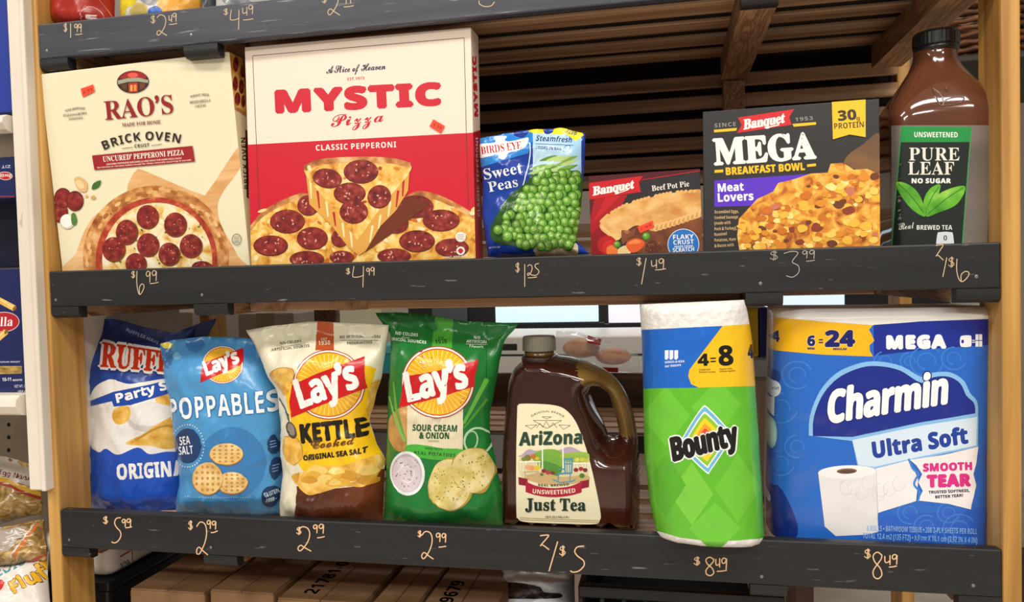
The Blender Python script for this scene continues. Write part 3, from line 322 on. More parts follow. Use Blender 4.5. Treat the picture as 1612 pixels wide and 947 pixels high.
G('R', 'K', 131, [57,72,116,136,92,136,34,74,34,136,15,136,15,0,34,0,34,68,104,0,131,0])
G('R', 'L', 98, [34,136,15,136,15,0,96,0,96,18,34,18])
G('R', 'M', 156, [142,136,124,136,78,80,33,136,14,136,14,0,34,0,34,106,76,54,80,54,122,106,122,0,142,0])
G('R', 'N', 156, [141,136,123,136,123,31,30,136,15,136,15,0,33,0,33,105,124,0,141,0])
G('R', 'O', 165, [9,68,12,50,18,34,28,20,43,8,61,1,82,-2,104,1,122,8,136,20,146,34,154,50,156,68,154,86,146,103,136,118,121,128,104,136,82,138,62,136,44,128,29,118,18,103,12,86], [29,68,31,82,36,95,44,106,55,114,68,118,82,120,97,118,110,114,120,106,128,95,134,82,136,68,134,54,128,42,120,31,110,23,97,18,82,16,68,18,55,23,44,31,36,42,31,54])
G('R', 'P', 102, [14,136,14,0,34,0,34,59,68,60,80,64,89,70,95,78,99,87,100,97,99,108,96,117,90,125,81,131,70,135,56,136], [34,119,56,119,70,116,75,112,80,103,79,92,77,86,74,82,62,77,34,76])
G('R', 'Q', 165, [99,0,115,5,128,13,140,24,148,37,154,52,156,68,154,87,146,104,136,118,121,129,104,136,84,138,64,136,45,129,30,118,18,104,12,88,9,68,11,52,16,37,25,24,36,13,50,5,66,0,97,-18,120,-26,133,-28,151,-10,128,-10], [84,120,98,118,110,113,121,105,129,94,134,82,136,68,134,54,129,42,121,32,111,24,98,18,84,16,67,18,54,24,43,32,36,42,30,54,29,68,30,79,34,90,41,102,51,111,65,118])
G('R', 'R', 121, [16,136,16,0,35,0,35,59,53,58,64,48,98,0,121,0,88,49,72,65,84,72,92,84,94,98,93,109,89,118,82,126,74,132,62,135], [35,120,56,119,68,114,72,110,74,99,72,88,69,84,57,78,35,77])
G('R', 'S', 92, [80,128,70,134,60,137,50,138,38,137,28,134,20,128,13,121,10,112,8,102,12,86,24,74,52,55,62,46,67,33,64,25,62,22,52,16,45,16,38,16,26,21,14,30,9,36,9,11,20,4,40,-2,58,0,66,3,74,8,80,16,84,25,85,35,81,54,70,66,42,84,30,93,26,104,27,109,32,116,42,120,48,120,63,118,80,106])
G('R', 'T', 121, [118,136,4,136,4,119,50,119,50,0,70,0,70,119,118,119])
G('R', 'U', 142, [130,136,110,136,110,51,106,35,102,27,94,22,83,18,70,16,58,18,48,22,40,28,35,34,32,49,32,136,12,136,12,52,14,34,20,21,30,11,42,4,55,0,69,-2,88,0,103,5,114,14,123,24,128,38,130,54])
G('R', 'V', 121, [121,136,102,136,60,40,20,136,0,136,59,-1,63,-1])
G('R', 'W', 208, [208,136,189,136,152,42,114,136,95,136,57,42,20,136,0,136,55,-1,59,-1,104,110,149,-1,153,-1])
G('R', 'X', 142, [138,136,114,136,71,84,28,136,4,136,59,70,0,0,24,0,71,56,118,0,141,0,83,70])
G('R', 'Y', 121, [60,90,24,136,0,136,50,72,50,0,70,0,70,72,121,136,97,136])
G('R', 'Z', 129, [90,119,3,0,126,0,126,18,40,18,126,136,8,136,8,119])
G('R', 'a', 85, [82,16,74,12,70,13,68,72,65,78,60,84,46,91,30,92,20,88,7,80,7,60,21,71,36,75,44,73,48,71,51,64,52,59,52,54,22,43,10,34,6,28,5,20,6,14,11,5,21,-1,32,-2,44,2,52,8,56,0,68,-2,82,5], [52,18,42,12,32,11,25,17,23,24,24,28,32,36,52,44])
G('R', 'b', 100, [30,136,12,136,12,5,34,-1,45,-2,59,0,71,4,80,11,88,20,92,32,93,47,92,59,88,70,82,79,74,86,65,90,54,92,46,90,30,84], [30,66,40,74,50,76,57,74,63,72,68,67,74,53,74,36,72,29,62,19,55,16,48,15,30,18])
G('R', 'c', 88, [78,86,58,92,40,90,29,86,20,78,14,69,10,57,8,43,10,30,14,20,21,11,30,4,41,0,54,-2,68,0,80,4,80,21,60,15,48,16,40,18,34,23,30,29,28,36,26,45,30,61,34,67,40,72,46,74,62,74,78,66])
G('R', 'd', 102, [90,136,72,136,72,88,56,92,41,90,30,86,22,79,14,70,10,60,9,47,10,34,14,22,20,12,29,6,40,2,52,0,90,0], [72,15,45,16,38,19,33,24,30,30,27,44,28,53,30,61,35,67,40,72,48,74,56,76,72,72])
G('R', 'e', 96, [88,26,67,16,48,16,36,22,28,34,26,42,89,42,88,58,84,70,78,80,71,86,62,90,50,92,38,90,28,86,20,79,14,70,10,59,8,46,10,34,14,22,20,13,28,5,39,0,52,-2,72,1,88,9], [26,54,30,66,34,70,44,76,50,76,56,76,66,70,70,60,72,54])
G('R', 'f', 50, [59,136,46,138,40,138,30,133,22,126,18,117,14,104,14,90,2,90,2,74,14,74,14,0,32,0,32,74,48,74,48,90,32,90,32,105,36,114,40,118,51,120,59,119])
G('R', 'g', 85, [84,90,36,89,26,86,18,82,13,76,9,68,8,59,9,50,14,40,28,30,20,28,14,20,14,14,22,6,10,1,6,-3,0,-12,2,-26,6,-33,12,-38,20,-42,30,-45,54,-45,64,-42,72,-38,78,-32,82,-26,84,-18,82,-6,78,-2,66,5,38,13,31,17,30,19,32,24,60,31,69,38,74,49,75,60,73,66,66,76,84,76], [59,58,58,54,54,46,46,42,42,42,37,42,29,46,24,54,24,58,24,62,29,70,37,74,42,74,46,74,54,70,58,63], [66,-19,66,-22,60,-28,42,-32,34,-32,23,-28,18,-22,17,-18,18,-14,22,-8,37,-4,56,-8,65,-14])
G('R', 'h', 100, [30,136,12,136,12,0,30,0,30,64,42,74,52,78,62,74,68,67,70,62,70,0,88,0,88,55,87,66,84,76,79,82,73,88,66,90,57,92,42,88,30,78])
G('R', 'i', 44, [31,90,13,90,13,0,31,0], [32,117,30,124,22,128,14,124,12,117,14,110,22,106,30,110])
G('R', 'j', 44, [30,90,12,90,12,-18,8,-26,-1,-33,12,-46,22,-38,26,-34,30,-20], [32,117,28,124,21,128,14,124,10,117,14,110,21,106,28,110])
G('R', 'k', 96, [92,90,71,90,31,46,76,0,100,0,54,46], [30,136,12,136,12,0,30,0])
G('R', 'l', 44, [31,136,13,136,13,0,31,0])
G('R', 'm', 154, [12,90,12,0,30,0,30,65,40,74,52,76,60,74,64,72,68,62,68,0,86,0,86,65,96,74,106,76,116,74,119,71,124,62,124,0,142,0,142,66,138,75,134,82,128,87,121,90,106,91,96,87,82,76,76,84,62,91,48,90,38,86,30,78,30,90])
G('R', 'n', 100, [30,90,12,90,12,0,30,0,30,64,42,74,52,78,62,74,68,67,70,62,70,0,88,0,88,56,86,66,84,76,79,82,72,88,66,90,57,92,42,88,30,78])
G('R', 'o', 110, [54,92,42,90,30,86,21,78,14,69,9,58,7,46,9,32,14,21,20,12,30,4,42,0,54,-2,68,0,80,4,90,12,97,21,102,32,103,46,102,58,97,70,90,78,80,86,68,90], [54,76,63,74,70,72,76,67,81,61,84,54,85,46,84,36,81,29,76,22,70,18,63,15,54,14,46,15,39,18,34,23,29,29,26,37,26,46,26,54,34,67,40,72,46,74])
G('R', 'p', 100, [29,2,44,-2,60,0,71,4,80,11,87,20,92,32,93,44,92,58,87,69,80,78,70,84,58,88,12,90,12,-46,29,-46], [29,74,54,73,62,70,68,66,72,60,74,53,74,36,71,29,66,23,61,18,54,15,46,14,29,18])
G('R', 'q', 100, [71,-46,88,-46,88,90,56,90,38,88,25,81,16,72,10,62,7,44,8,32,13,20,20,11,29,4,40,0,53,-2,71,2], [71,74,71,17,54,13,46,14,39,18,29,28,26,36,26,44,26,54,30,61,34,67,48,73])
G('R', 'r', 79, [14,90,14,0,32,0,32,47,34,61,42,71,54,74,62,72,70,66,80,81,65,90,54,91,45,86,32,69,32,90])
G('R', 's', 77, [65,84,51,90,38,92,22,88,12,80,10,74,9,67,12,56,20,48,48,30,51,24,47,16,38,14,24,16,8,26,8,6,24,0,40,-2,54,2,65,10,68,17,69,24,67,33,64,37,56,45,32,61,27,68,30,74,39,76,50,74,65,66])
G('R', 't', 67, [34,108,0,76,0,74,16,74,16,26,19,12,23,6,28,2,36,-1,48,-2,66,4,66,21,56,16,46,14,40,16,36,20,34,28,34,74,62,74,62,90,34,90])
G('R', 'u', 100, [88,0,88,90,70,90,70,26,60,16,48,13,38,16,34,18,30,27,30,90,12,90,13,24,16,14,20,8,27,2,34,0,43,-2,57,2,70,12,70,0])
G('R', 'v', 88, [41,-2,47,-2,87,90,68,90,44,34,20,90,0,90])
G('R', 'w', 144, [78,90,66,90,42,36,19,90,0,90,40,-2,46,-2,72,61,98,-2,104,-2,144,90,125,90,102,36])
G('R', 'x', 100, [98,90,74,90,49,59,22,90,0,90,38,46,0,0,22,0,49,32,77,0,100,0,60,46])
G('R', 'y', 88, [88,90,68,90,44,39,20,90,0,90,35,19,4,-46,24,-46])
G('R', 'z', 83, [81,90,4,90,4,74,50,74,2,0,81,0,81,16,33,16])
G('R', '0', 100, [94,68,92,88,88,105,82,119,73,130,62,136,50,138,38,136,27,130,18,119,12,105,8,88,6,68,8,48,12,32,18,18,27,7,38,0,50,-2,62,0,73,7,82,18,88,32,92,48], [74,68,74,54,68,30,63,23,57,18,50,17,43,18,37,23,32,30,26,54,26,83,32,106,37,114,43,118,50,120,57,118,63,114,68,106,72,96])
G('R', '1', 100, [60,136,40,136,40,0,60,0])
G('R', '2', 100, [93,18,41,18,66,50,74,62,82,84,84,96,82,108,78,118,72,126,64,133,54,137,42,138,26,135,10,125,10,100,26,115,40,119,47,118,57,112,63,100,64,94,62,78,54,64,40,43,7,0,93,0])
G('R', '3', 100, [16,114,28,118,40,120,52,117,60,110,63,99,60,88,51,82,36,80,36,62,45,61,58,56,62,50,65,38,62,27,55,20,50,18,33,18,23,22,13,27,13,6,28,0,42,-2,54,0,64,4,72,10,80,18,84,28,85,40,82,54,80,60,72,69,65,72,75,80,81,90,82,102,82,112,78,122,72,128,64,134,54,137,33,138,16,132])
G('R', '4', 100, [80,138,71,138,2,54,2,45,60,45,60,0,80,0,80,45,94,45,94,62,80,62], [60,101,60,62,28,62])
G('R', '5', 100, [81,136,20,136,20,66,34,68,46,66,56,62,62,57,66,50,68,42,64,29,54,20,47,18,30,18,20,22,10,27,10,6,32,-1,43,-2,56,0,66,4,75,10,82,20,86,30,88,42,86,54,82,64,74,74,64,80,52,84,38,84,38,119,81,119])
G('R', '6', 100, [64,138,47,126,34,112,23,96,15,80,10,64,9,46,10,33,14,22,21,12,30,4,40,0,53,-2,64,0,73,4,81,10,88,18,92,28,93,39,92,50,88,60,82,68,74,74,65,78,55,79,43,77,34,73,37,82,49,101,66,117,75,123], [29,53,40,58,47,60,57,60,62,58,70,50,72,45,72,33,70,28,63,20,58,18,44,18,38,21,33,26,30,34,28,42])
G('R', '7', 100, [98,136,10,136,10,118,69,118,19,6,36,-2])
G('R', '8', 100, [94,37,92,50,89,56,80,66,74,70,84,78,91,94,90,110,86,119,80,127,72,133,62,137,52,138,40,137,30,133,22,127,15,119,11,110,10,99,14,82,26,70,15,61,8,50,6,37,8,26,12,18,19,10,28,4,38,0,50,-2,62,0,72,4,81,10,88,17,92,26], [72,99,71,94,66,84,56,80,50,78,45,80,36,85,30,94,29,100,30,105,35,114,45,119,51,120,57,119,66,114,72,104], [74,38,72,28,68,24,58,18,50,17,44,18,33,23,27,32,26,38,27,44,32,54,44,60,50,60,57,60,68,54,73,44])
G('R', '9', 100, [38,-2,52,10,66,23,77,38,85,54,90,72,92,88,90,102,86,114,80,124,72,132,61,136,49,138,37,136,27,132,18,126,12,118,8,108,7,98,8,87,12,78,18,70,26,64,36,60,46,58,57,60,67,64,60,46,54,38,36,20,26,12], [27,98,30,109,38,117,49,120,56,118,60,116,69,107,72,95,71,84,56,78,44,78,38,80,30,87])
G('R', '’', 44, [12,89,24,96,28,100,34,112,34,120,33,129,28,136,25,138,15,137,10,130,10,120,14,116,20,114,19,103,12,93])
G('R', '.', 44, [22,22,14,18,10,10,14,2,22,-2,30,2,34,10,30,18])
G('R', ',', 44, [12,-24,25,-16,30,-12,34,0,35,5,34,16,28,22,25,24,15,23,10,16,10,8,14,4,19,2,20,-2,18,-10,12,-20])
G('R', '=', 117, [11,100,11,84,106,84,106,100], [11,57,11,40,106,40,106,57])
G('R', '&', 125, [99,68,92,56,84,46,65,68,80,80,84,86,90,98,89,112,86,120,81,125,74,130,66,133,58,134,48,133,39,130,32,125,27,119,24,112,22,102,27,86,38,71,21,59,10,46,6,38,6,30,7,22,10,14,16,8,23,2,31,0,40,-2,60,2,75,12,83,18,99,0,124,0,96,32,110,50,118,68], [71,32,57,20,42,16,30,20,26,27,25,30,26,36,32,44,49,58], [42,104,44,111,49,116,60,116,70,110,72,100,66,90,54,81,46,92])
G('R', '$', 108, [94,119,80,127,64,131,64,138,48,138,48,131,37,128,28,124,20,118,15,112,12,104,10,94,12,88,20,74,36,64,48,60,48,16,28,24,10,36,10,12,28,3,48,-2,48,-24,64,-24,64,-2,76,1,84,6,92,12,96,20,100,27,100,35,100,44,96,52,91,59,75,70,64,74,64,114,80,107,94,98], [48,79,34,87,32,90,30,97,30,101,35,108,48,114], [64,52,78,44,81,34,80,30,77,22,64,16])
G('R', '%', 136, [100,44,104,44,112,40,116,33,116,28,116,24,112,18,104,14,100,13,96,14,90,18,85,24,84,28,85,33,90,40,96,44], [100,59,92,58,85,55,79,50,74,44,71,36,70,28,71,20,74,13,79,7,85,2,92,-1,100,-2,108,-1,116,2,122,7,127,13,130,20,131,28,130,36,127,44,122,50,116,55,108,58], [120,138,106,138,16,-2,30,-2], [36,138,28,137,20,134,14,129,9,123,6,116,5,108,6,99,9,92,14,86,20,81,28,78,36,77,44,78,51,81,57,86,62,92,65,100,66,108,65,116,62,123,57,129,51,134,44,137], [36,123,40,122,47,118,51,112,52,108,51,103,47,96,40,92,36,92,32,92,24,96,20,103,20,108,20,112,24,118,32,122])
G('R', '-', 65, [56,54,8,54,8,35,56,35])
G('R', '(', 65, [34,46,36,80,40,96,46,112,62,139,52,139,40,126,31,112,24,96,18,80,14,64,13,46,14,30,18,13,24,-4,31,-19,40,-34,52,-46,62,-46,46,-18,40,-4,36,12])
G('R', ')', 65, [31,46,28,12,24,-4,18,-18,2,-46,13,-46,24,-34,34,-19,42,-4,47,13,50,30,52,46,50,64,47,80,42,96,34,112,24,126,13,139,2,139,18,112,24,96,28,80])
G('R', '•', 71, [36,93,29,92,18,86,12,75,10,68,12,62,18,50,29,44,36,44,42,44,53,50,60,62,60,68,60,75,53,86,42,92])
G('R', '*', 83, [36,102,35,98,5,87,2,81,5,76,12,76,36,96,40,94,35,64,36,60,39,56,44,56,48,62,43,94,47,96,72,75,76,74,80,78,81,83,78,87,49,98,49,102,76,112,82,118,80,122,76,126,72,126,48,105,44,108,48,136,48,142,45,144,39,144,35,138,40,108,36,106,12,126,5,125,2,120,4,116,8,112])
G('R', '/', 56, [2,-2,16,-2,55,138,41,138])
G('R', '!', 54, [16,108,16,90,22,49,25,42,27,40,29,42,30,46,38,90,38,108,37,125,34,135,30,138,24,138,18,131], [27,22,18,18,15,10,18,2,27,-2,36,2,39,10,36,18])
G('R', '®', 148, [42,31,54,31,54,65,66,64,74,61,81,52,92,31,108,31,92,56,86,62,80,66,92,70,96,74,102,84,103,90,100,99,92,107,76,110,42,110], [54,76,54,100,79,99,88,94,89,88,88,84,84,78,78,76], [136,72,133,56,127,41,118,28,105,19,90,12,74,10,58,12,43,19,30,28,21,41,14,56,12,72,14,88,21,103,30,116,43,125,58,131,74,134,90,131,105,125,118,116,127,103,133,88], [148,72,145,92,138,109,126,124,111,136,94,143,74,146,54,143,36,136,22,124,10,109,3,92,0,72,3,52,10,34,22,20,36,8,54,1,74,-2,94,1,111,8,126,20,138,34,145,52])
G('R', '™', 200, [48,64,61,64,61,132,87,132,87,143,22,143,22,132,48,132], [96,64,108,64,108,132,130,64,142,64,162,130,162,64,174,64,174,143,155,143,136,80,116,143,96,143])
G('R', '~', 117, [5,40,19,49,34,53,45,50,74,39,83,38,93,40,103,44,112,50,112,67,98,58,84,54,72,56,43,68,35,69,24,68,14,62,5,56])
G('R', '+', 117, [50,118,50,79,11,79,11,62,50,62,50,24,66,24,66,62,106,62,106,79,66,79,66,118])

def glyph(st, ch):
    if ch == "'": ch = '’'
    for s in (st, 'R'):
        if ch in GLY[s]: return GLY[s][ch], s
    return (.3, []), st
def layout(s, st, track=0.0):
    """list of glyph loop sets in units of cap height, total advance"""
    cap = {k: max(p[1] for l in GLY[k]['A' if k == 'C' else 'H'][1] for p in l) for k in GLY}
    x = 0; out = []
    for ch in s:
        if ch == ' ': x += .38; continue
        (adv, lo), k = glyph(st, ch); q = 1/cap[k]
        fat = (k == 'R' and st in 'BS')
        out.append((x, [[(x+px*q, py*q) for px, py in l] for l in lo], fat)); x += adv*q+track
    xs = [p[0] for _, lo, _ in out for l in lo for p in l]
    return out, min(xs), max(xs)

# ------------------------------------------------------------------ printable surfaces
class Surf:
    """A surface laid over a plane frame (O; U right, V up, N out). Grid (n x m) of cells split along one diagonal;
    print is cut along the same cells so that ink lies exactly on it."""
    def __init__(s, O, U, V, w, h, n=1, m=1, height=None, edges=None, su=None):
        s.O, s.U, s.V = Vector(O), Vector(U).normalized(), Vector(V).normalized(); s.N = s.U.cross(s.V)
        s.w, s.h, s.n, s.m, s.flat = w, h, n, m, height is None and edges is None
        s.height = height or (lambda a, b: 0.0); s.edges = edges; s.su = su
        if su: s._sx = np.linspace(0, 1, 400); s._sy = np.array([su(x) for x in s._sx])
        if s.flat: s.n = s.m = 1
        s.P = [[s.pt(i/s.n, j/s.m) for j in range(s.m+1)] for i in range(s.n+1)]
        s.NN = [[None]*(s.m+1) for _ in range(s.n+1)]
        for i in range(s.n+1):
            for j in range(s.m+1):
                a = s.P[min(i+1, s.n)][j]-s.P[max(i-1, 0)][j]; b = s.P[i][min(j+1, s.m)]-s.P[i][max(j-1, 0)]
                q = a.cross(b); s.NN[i][j] = q.normalized() if q.length > 1e-12 else s.N.copy()
    def uv(s, a, b):
        if s.edges:
            ul, ur, vb, vt = s.edges; x = s.su(a) if s.su else a
            return ul(b)+(ur(b)-ul(b))*x, vb(a)+(vt(a)-vb(a))*b
        return (s.su(a) if s.su else a)*s.w, b*s.h
    def st(s, u, v):
        if s.edges:
            ul, ur, vb, vt = s.edges; a = b = .5
            for _ in range(7):
                x = (u-ul(min(1, max(0, b))))/(ur(min(1, max(0, b)))-ul(min(1, max(0, b)))); a = x
                if s.su: a = float(np.interp(x, s._sy, s._sx)) if 0 <= x <= 1 else x
                aa = min(1, max(0, a)); b = (v-vb(aa))/(vt(aa)-vb(aa))
            return a, b
        a = u/s.w
        if s.su and 0 <= a <= 1: a = float(np.interp(a, s._sy, s._sx))
        return a, v/s.h
    def pt(s, a, b):
        u, v = s.uv(a, b); return s.O+s.U*u+s.V*v+s.N*s.height(a, b)
    def px(s, x, y):                      # photo measurement -> surface parameters
        d = ray(x, y); hh = 0.0 if s.flat else s.height(.5, .5)
        for _ in range(1 if s.flat else 5):
            o = s.O+s.N*hh; t = (o-CAM).dot(s.N)/d.dot(s.N); q = CAM+d*t-o
            ab = s.st(q.dot(s.U), q.dot(s.V))
            if s.flat: return ab
            hh = s.height(min(1, max(0, ab[0])), min(1, max(0, ab[1])))
        return ab
    def ev(s, a, b, off):
        fa, fb = a*s.n, b*s.m; i = min(s.n-1, max(0, int(fa))); j = min(s.m-1, max(0, int(fb))); x, y = fa-i, fb-j
        return s.evc(i, j, x, y, x >= y, off)
    def evc(s, i, j, x, y, lower, off):
        P, Q = s.P, s.NN
        if lower: w0, w1, w2 = 1-x, x-y, y; c = ((i, j), (i+1, j), (i+1, j+1))
        else: w0, w1, w2 = 1-y, y-x, x; c = ((i, j), (i, j+1), (i+1, j+1))
        (a, b), (e, f), (g, k) = c
        p = P[a][b]*w0+P[e][f]*w1+P[g][k]*w2; nn = (Q[a][b]*w0+Q[e][f]*w1+Q[g][k]*w2).normalized()
        return p+nn*off, nn
def _cut(poly, k, val):                   # split convex polygon at coordinate k == val
    lo, hi = [], []
    for a, b in zip(poly, poly[1:]+poly[:1]):
        da, db = a[k]-val, b[k]-val
        if da <= 1e-9: lo.append(a)
        if da >= -1e-9: hi.append(a)
        if (da < -1e-9 and db > 1e-9) or (da > 1e-9 and db < -1e-9):
            t = da/(da-db); p = tuple(a[q]+(b[q]-a[q])*t for q in range(3)); lo.append(p); hi.append(p)
    return (lo if len(lo) > 2 else None), (hi if len(hi) > 2 else None)
def _slice(polys, k, n):
    out = []
    for p in polys:
        lo = min(q[k] for q in p); hi = max(q[k] for q in p)
        for v in range(max(0, math.floor(lo+1e-9)+1), min(n, math.ceil(hi-1e-9))):
            if p is None: break
            a, p = _cut(p, k, v)
            if a: out.append(a)
        if p: out.append(p)
    return out
class Art:
    def __init__(s, thing_obj, surf, z=(0, 0, 1), rough=.4, coat=0.0, base=.0001, step=.000005):
        s.t, s.s, s.z, s.rough, s.coat, s.k, s.base, s.step = thing_obj, surf, z, rough, coat, 0, base, step
        s.parts = {}; s.cur = None; s.order = []; s.auto = True; s.each = None; s.bump = None
    def part(s, name, label=None, parent=None):
        s.each = None; s.cur = (name, len(s.order)); s.order.append(s.cur); s.parts[s.cur] = dict(v=[], n=[], f=[], fm=[], mats=[], label=label, parent=parent); return s
    def m(s, col):
        return mat(col, s.rough, s.coat, bump=s.bump) if isinstance(col, tuple) else col
    def draw(s, loops, col, px=True, e=0):
        """loops in zoom-frame pixels; first is the outline, the others holes"""
        S = s.s; x0, y0, q = s.z; LL = []
        for l in loops:
            l = [(x0+a*q, y0+b*q) for a, b in l] if px else l
            if not S.flat:
                d = []
                for a, b in zip(l, l[1:]+l[:1]):
                    k = max(1, int(math.hypot(b[0]-a[0], b[1]-a[1])/7)); d += [(a[0]+(b[0]-a[0])*i/k, a[1]+(b[1]-a[1])*i/k) for i in range(k)]
                l = d
            LL.append([S.px(*p) for p in l])
        tris = tessellate_polygon([[Vector((a*S.w, b*S.h, 0)) for a, b in l] for l in LL])
        flat = [p for l in LL for p in l]; P = s.parts[s.cur]; mm = s.m(col)
        if mm not in P['mats']: P['mats'].append(mm)
        mi = P['mats'].index(mm); off = s.base+(s.k+e)*s.step; vd = {}
        def vid(a, b, ev):
            key = (round(a, 6), round(b, 6))
            if key not in vd:
                p, nn = ev(); vd[key] = len(P['v']); P['v'].append(p); P['n'].append(nn)
            return vd[key]
        for t in tris:
            poly = [flat[i] for i in t]
            ar = (poly[1][0]-poly[0][0])*(poly[2][1]-poly[0][1])-(poly[2][0]-poly[0][0])*(poly[1][1]-poly[0][1])
            if abs(ar) < 1e-12: continue
            if ar < 0: poly = poly[::-1]
            polys = [[(a*S.n, b*S.m, 0.) for a, b in poly]]
            for k, n in ((0, S.n), (1, S.m)):      # clip to the surface
                for v, keep in ((0, 1), (n, 0)):
                    polys = [c for c in (_cut(p, k, v)[keep] for p in polys) if c]
            if S.flat:
                for p in polys:
                    P['f'].append([vid(a, b, lambda a=a, b=b: S.ev(a, b, off)) for a, b, _ in p]); P['fm'].append(mi)
                continue
            polys = _slice(_slice(polys, 0, S.n), 1, S.m)
            for p in polys:
                ca = sum(q[0] for q in p)/len(p); cb = sum(q[1] for q in p)/len(p)
                i = min(S.n-1, int(ca)); j = min(S.m-1, int(cb))
                pd = [(a, b, (a-i)-(b-j)) for a, b, _ in p]
                for half, lower in zip(_cut(pd, 2, 0), (False, True)):
                    if not half: continue
                    ids = []
                    for a, b, _ in half:
                        k_ = vid(a/S.n, b/S.m, lambda a=a, b=b: S.evc(i, j, a-i, b-j, lower, off))
                        if k_ not in ids: ids.append(k_)
                    if len(ids) > 2: P['f'].append(ids); P['fm'].append(mi)
    def many(s, name): s.part(name); s.each = name; return s
    def up(s):
        s.k += 1
        if s.each and s.parts[s.cur]['f']: e = s.each; s.part(e); s.each = e
    def poly(s, pts, col): s.up(); s.draw([list(pts)], col)
    def ring(s, outer, inner, col): s.up(); s.draw([list(outer), list(inner)], col)
    def blob(s, pts, col, k=5): s.up(); s.draw([smooth(pts, k)], col)
    def ell(s, cx, cy, rx, ry=None, col=(255, 255, 255), rot=0, n=28): s.up(); s.draw([ell(cx, cy, rx, ry or rx, rot, n)], col)
    def stroke(s, pts, w, col, sm=0, closed=False):
        if sm: pts = smooth(pts, sm, closed)
        s.up()
        for i, a in enumerate(ribbon(pts, w, closed)): s.draw([a], col, e=(i % 4)*.2)
    def text(s, txt, x0, y0, x1, y1, h, col, st='B', out=None, bold=0.0, bend=0.0, shear=0.0, track=0.02, rise=0.0):
        """baseline from (x0,y0) to (x1,y1), cap height h (zoom pixels); out=[(colour, width)...] drawn beneath"""
        if P0 := s.parts[s.cur]:
            if P0['f'] and s.auto: s.part(s.cur[0], P0['label'], P0['parent'])
        G, a, b = layout(txt, st, track); ln = math.hypot(x1-x0, y1-y0); ex, ey = (x1-x0)/ln, (y1-y0)/ln; nx, ny = ey, -ex
        q = ln/(b-a)
        def mp(px, py):
            f = (px-a)/(b-a); hh = h*(1+rise*f); d = bend*4*f*(1-f); g = bend*4*(1-2*f)/ln
            u = (px-a)*q+py*hh*(shear-g); v = py*hh+d
            return (x0+ex*u+nx*v, y0+ey*u+ny*v)
        gl = [([[mp(*p) for p in l] for l in lo], fat) for _, lo, fat in G]
        for c, w in (out or []):
            s.up()
            for lo, _ in gl:
                for l in lo:
                    for i, r in enumerate(ribbon(l, w*2, True)): s.draw([r], c, e=-(i % 4)*.2-.2)
                for l in group(lo): s.draw([l[0]], c)
        s.up(); s.k += 1
        for lo, fat in gl:
            bw = bold+(h*.07 if fat else 0)
            for l in group(lo): s.draw(l, col)
            if bw:
                for l in lo:
                    for i, r in enumerate(ribbon(l, bw, True)): s.draw([r], col, e=-(i % 4)*.2-.2)
    def flush(s):
        for (name, _), P in s.parts.items():
            if not P['f']: continue
            o = mesh_obj(name, P['v'], P['f'], P['mats'], P['parent'] or s.t, P['fm'], True, P['n'])
            if P['label']: o['label'] = P['label']
        s.parts = {}; s.order = []
def area2(l): return sum(a[0]*b[1]-b[0]*a[1] for a, b in zip(l, l[1:]+l[:1]))/2
def inside(p, l):
    c = False
    for a, b in zip(l, l[1:]+l[:1]):
        if (a[1] > p[1]) != (b[1] > p[1]) and p[0] < (b[0]-a[0])*(p[1]-a[1])/(b[1]-a[1])+a[0]: c = not c
    return c
def group(lo):
    lo = sorted(lo, key=lambda l: -abs(area2(l))); out = []
    for l in lo:
        for g in out:
            if inside(l[0], g[0]): g.append(l); break
        else: out.append([l])
    return out
def smooth(pts, k=5, closed=True):
    n = len(pts); out = []
    for i in range(n if closed else n-1):
        p0, p1, p2, p3 = [pts[(i+d) % n] if closed else pts[min(n-1, max(0, i+d))] for d in (-1, 0, 1, 2)]
        for j in range(k):
            t = j/k
            out.append(tuple(.5*(2*p1[c]+(p2[c]-p0[c])*t+(2*p0[c]-5*p1[c]+4*p2[c]-p3[c])*t*t+(3*p1[c]-p0[c]-3*p2[c]+p3[c])*t**3) for c in (0, 1)))
    if not closed: out.append(pts[-1])
    return out
def ell(cx, cy, rx, ry, rot=0, n=28, a0=0, a1=360):
    c, s_ = math.cos(math.radians(rot)), math.sin(math.radians(rot)); o = []
    full = abs(a1-a0) >= 360
    for i in range(n if full else n+1):
        a = math.radians(a0+(a1-a0)*i/n); x, y = rx*math.cos(a), ry*math.sin(a); o.append((cx+x*c-y*s_, cy+x*s_+y*c))
    return o
def ribbon(pts, w, closed=False):
    """stroke of width w (number, or list per point) as quads plus round joints"""
    n = len(pts); out = []; ws = w if isinstance(w, (list, tuple)) else [w]*n
    for i in range(n if closed else n-1):
        a, b = pts[i], pts[(i+1) % n]; wa, wb = ws[i]/2, ws[(i+1) % n]/2; L = math.hypot(b[0]-a[0], b[1]-a[1])
        if L < 1e-6: continue
        nx, ny = -(b[1]-a[1])/L, (b[0]-a[0])/L; tx, ty = (b[0]-a[0])/L, (b[1]-a[1])/L; e = .5
        out.append([(a[0]+nx*wa-tx*0, a[1]+ny*wa), (a[0]-tx*wa*e, a[1]-ty*wa*e), (a[0]-nx*wa, a[1]-ny*wa),
                    (b[0]-nx*wb, b[1]-ny*wb), (b[0]+tx*wb*e, b[1]+ty*wb*e), (b[0]+nx*wb, b[1]+ny*wb)])
    return out
def frame(yaw=0, lean=0, roll=0):
    U = Vector((math.cos(yaw), math.sin(yaw), 0)); B = Vector((-math.sin(yaw), math.cos(yaw), 0))
    V = Vector((0, 0, 1))*math.cos(lean)+B*math.sin(lean)
    return U*math.cos(roll)+V*math.sin(roll), V*math.cos(roll)-U*math.sin(roll)
